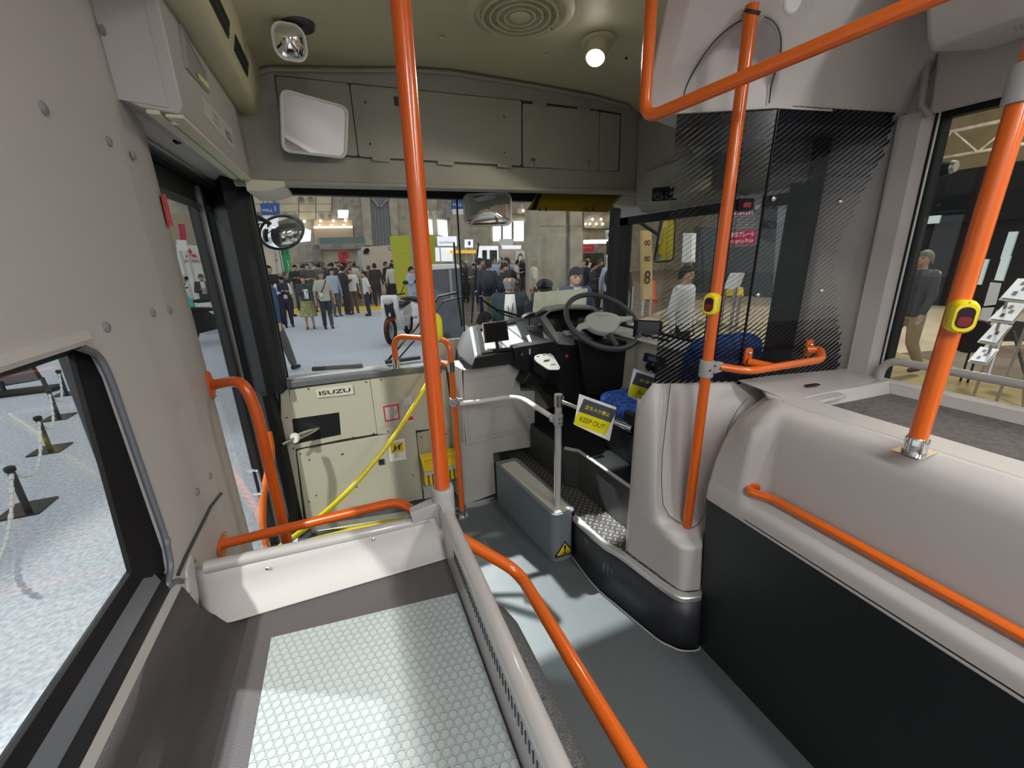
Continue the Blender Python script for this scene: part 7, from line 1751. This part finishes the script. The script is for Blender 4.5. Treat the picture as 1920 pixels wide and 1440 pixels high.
# crowd left
names = {id(WHT): 'white', id(BLK): 'black', id(NAVY): 'navy', id(GRY): 'grey', id(LBL): 'pale blue', id(CRM): 'cream', id(BRN): 'brown', id(CHC): 'charcoal', id(DTL): 'dark teal', id(SAGE): 'sage'}
USEDL = set(); SPOTS = []
def crowd(zone, x0, x1, d0, d1, n, y0=None, facing=None, gl=None):
    for i in range(n):
        px = x0+(x1-x0)*((i+.5*random.random()+.25)/n); Yd = d0+(d1-d0)*random.random(); hz = 490.6+(px-600)*-.025
        hgt = random.uniform(1.56, 1.76)
        q = at(px, hz, Y=Yd)
        for tr__ in range(40):
            if all((q-s_).length > .75 for s_ in SPOTS): break
            Yd = d0+(d1-d0)*random.random(); px = x0+(x1-x0)*random.random(); q = at(px, 490.6+(px-600)*-.025, Y=Yd)
        SPOTS.append(q)
        sh = random.choice([BLK, BLK, WHT, NAVY, CHC, GRY, WHT, BLK, LBL, CRM]); tr_ = random.choice([BLK, NAVY, BLK, GRY, CHC])
        fa = random.choice([0, 20, -25, 150, 180, 90, -90]) if facing is None else facing+random.uniform(-30, 30)
        ps_ = random.choice(['stand', 'walk', 'hold', 'standshort', 'holdshort', 'stand'])
        back = abs(fa) > 100
        for tr__ in range(60):
            hair_ = random.choice([HBK, HBK, HBR, HGY]); hn = {id(HBK): 'black', id(HBR): 'brown', id(HGY): 'grey'}[id(hair_)]
            lab = '%s haired visitor in %s top, %s trousers, %s, %s' % (hn, names[id(sh)], names[id(tr_)], 'from behind' if back else ('sideways' if abs(fa) == 90 else 'facing us'), zone)
            if lab not in USEDL: break
            sh = random.choice([BLK, WHT, NAVY, CHC, GRY, LBL, CRM, BRN]); tr_ = random.choice([BLK, NAVY, GRY, CHC, BRN])
        USEDL.add(lab)
        person(ps_, (q.x, q.y, G), math.atan2(-q.x, q.y)+R(fa), hgt/1.705, sh, tr_, hair_, lab, group='visitors in the crowd '+zone)
crowd('left of the red banner', 548, 668, 16, 24, 18)
crowd('far behind the sage shirt', 560, 690, 25.6, 34, 22)
crowd('by the left wiper', 862, 930, 15, 22, 12)
crowd('under the lit booths', 858, 985, 17, 23.3, 16)
crowd('right of the column', 1095, 1175, 11.5, 13.5, 5)
r_, k_ = who('hold', 640, 497, 14.8, 120, BLK, BLK, HBK, 'man in black standing at the middle of the crowd left of the red banner')
r_, k_ = who('standshort', 655, 502, 15.2, 10, WHT, BRN, HBK, 'person in a white blouse and brown trousers under the red banner')
r_, k_ = who('stand', 620, 503, 14.6, 30, LBL, GRY, HBK, 'person in a pale blue top behind the sage shirted man')
# near centre
r_, k_ = who('stand', 915, 487, 9.6, 165, NAVY, KHK, HBK, 'man in navy with a rucksack and khaki trousers left of the masked man')
mb = MB().ball((0, .19, 1.2), .19, (.85, .6, 1.2), 14, 10); extra(k_, r_, mb, 'rucksack', NAVY)
r_, k_ = who('hold', 943, 490, 9.0, 60, BLK, BLK, HBK, 'man in a black jacket and white shirt looking down behind the masked man')
mb = MB().prism([(-.05, -.118, 1.44), (.05, -.118, 1.44), (.06, -.13, 1.0), (-.06, -.13, 1.0)], (0, -.004, 0)); extra(k_, r_, mb, 'white_shirt_front', WHT)
r_, k_ = who('stand', 950, 482, 10.5, -60, BLK, BLK, HBK, 'tall man in black behind the man looking down')
r_, k_ = who('stand', 899, 483, 10.8, 90, NAVY, NAVY, HBK, 'visitor in navy turned sideways at the left end of the crowd by the wiper')
r_, k_ = who('standshort', 1001, 483, 10.6, -90, CRM, BRN, mat('shaved_hair', (.30, .22, .16), .6), 'man with shaved head in a cream tee by the pale hoarding')
# right of column
r_, k_ = who('stand', 1146, 482, 9.0, 172, LBL, NAVY, mat('pale_silver_hair', (.55, .50, .38), .6), 'white haired visitor in pale blue with a dark rucksack strap')
mb = MB().ball((0, .17, 1.18), .19, (.7, .5, 1.2), 14, 10); extra(k_, r_, mb, 'rucksack', DTL)
r_, k_ = who('stand', 1168, 483, 7.7, 150, BLK, BLK, HBK, 'visitor in a black coat beside the white haired visitor')
r_, k_ = who('hold', 1112, 490, 10.3, 80, CHC, BLK, HBK, 'man in charcoal bending over a counter right of the column')
r_, k_ = who('hold', 1124, 484, 11.4, 70, BLK, BLK, HBR, 'visitor in black behind the bending man')
# through the cab window
r_, k_ = who('stand', 1288, 497, 4.0, 60, WHT, BLK, HBK, 'person in a white shirt seen through the striped screen')
# man outside the right window
p = at(1705, 700, Z=G)
mp_ = at(1750, 473, Y=p.y+.25)
r_, k_ = person('walk', (at(1712, 705, Z=G).x, at(1712, 705, Z=G).y, G), R(-100), 1.0, CHC, KHK, mat('grey_brown_hair', (.12, .095, .07), .6), 'man in a dark grey jacket and khaki trousers walking past the right window', shoes=mat('dark_trainer', (.06, .02, .025), .6), skin=SK2)
r_.location = (at(1676, 702, Z=G).x, at(1676, 702, Z=G).y, G)
# booth staff through the door
r_, k_ = who('hold', 375, 512, 14.5, 0, CHC, BLK, HBR, 'booth attendant in a dark jacket and white shirt behind the door glass')
mb = MB().prism([(-.06, -.118, 1.44), (.06, -.118, 1.44), (.07, -.13, 1.05), (-.07, -.13, 1.05)], (0, -.004, 0)); extra(k_, r_, mb, 'white_shirt_front', WHT)
r_, k_ = who('lean', 440, 514, 14.0, -60, NAVY, BLK, HBK, 'man in a navy suit leaning over seen between the door frames')
r_, k_ = who('stand', 345, 515, 16.0, 90, mat('cloth_striped', (.6, .62, .62), .8), mat('cloth_aqua', (.05, .55, .55), .8), HGY, 'figure in a striped white top and aqua trousers at the edge of the door glass')
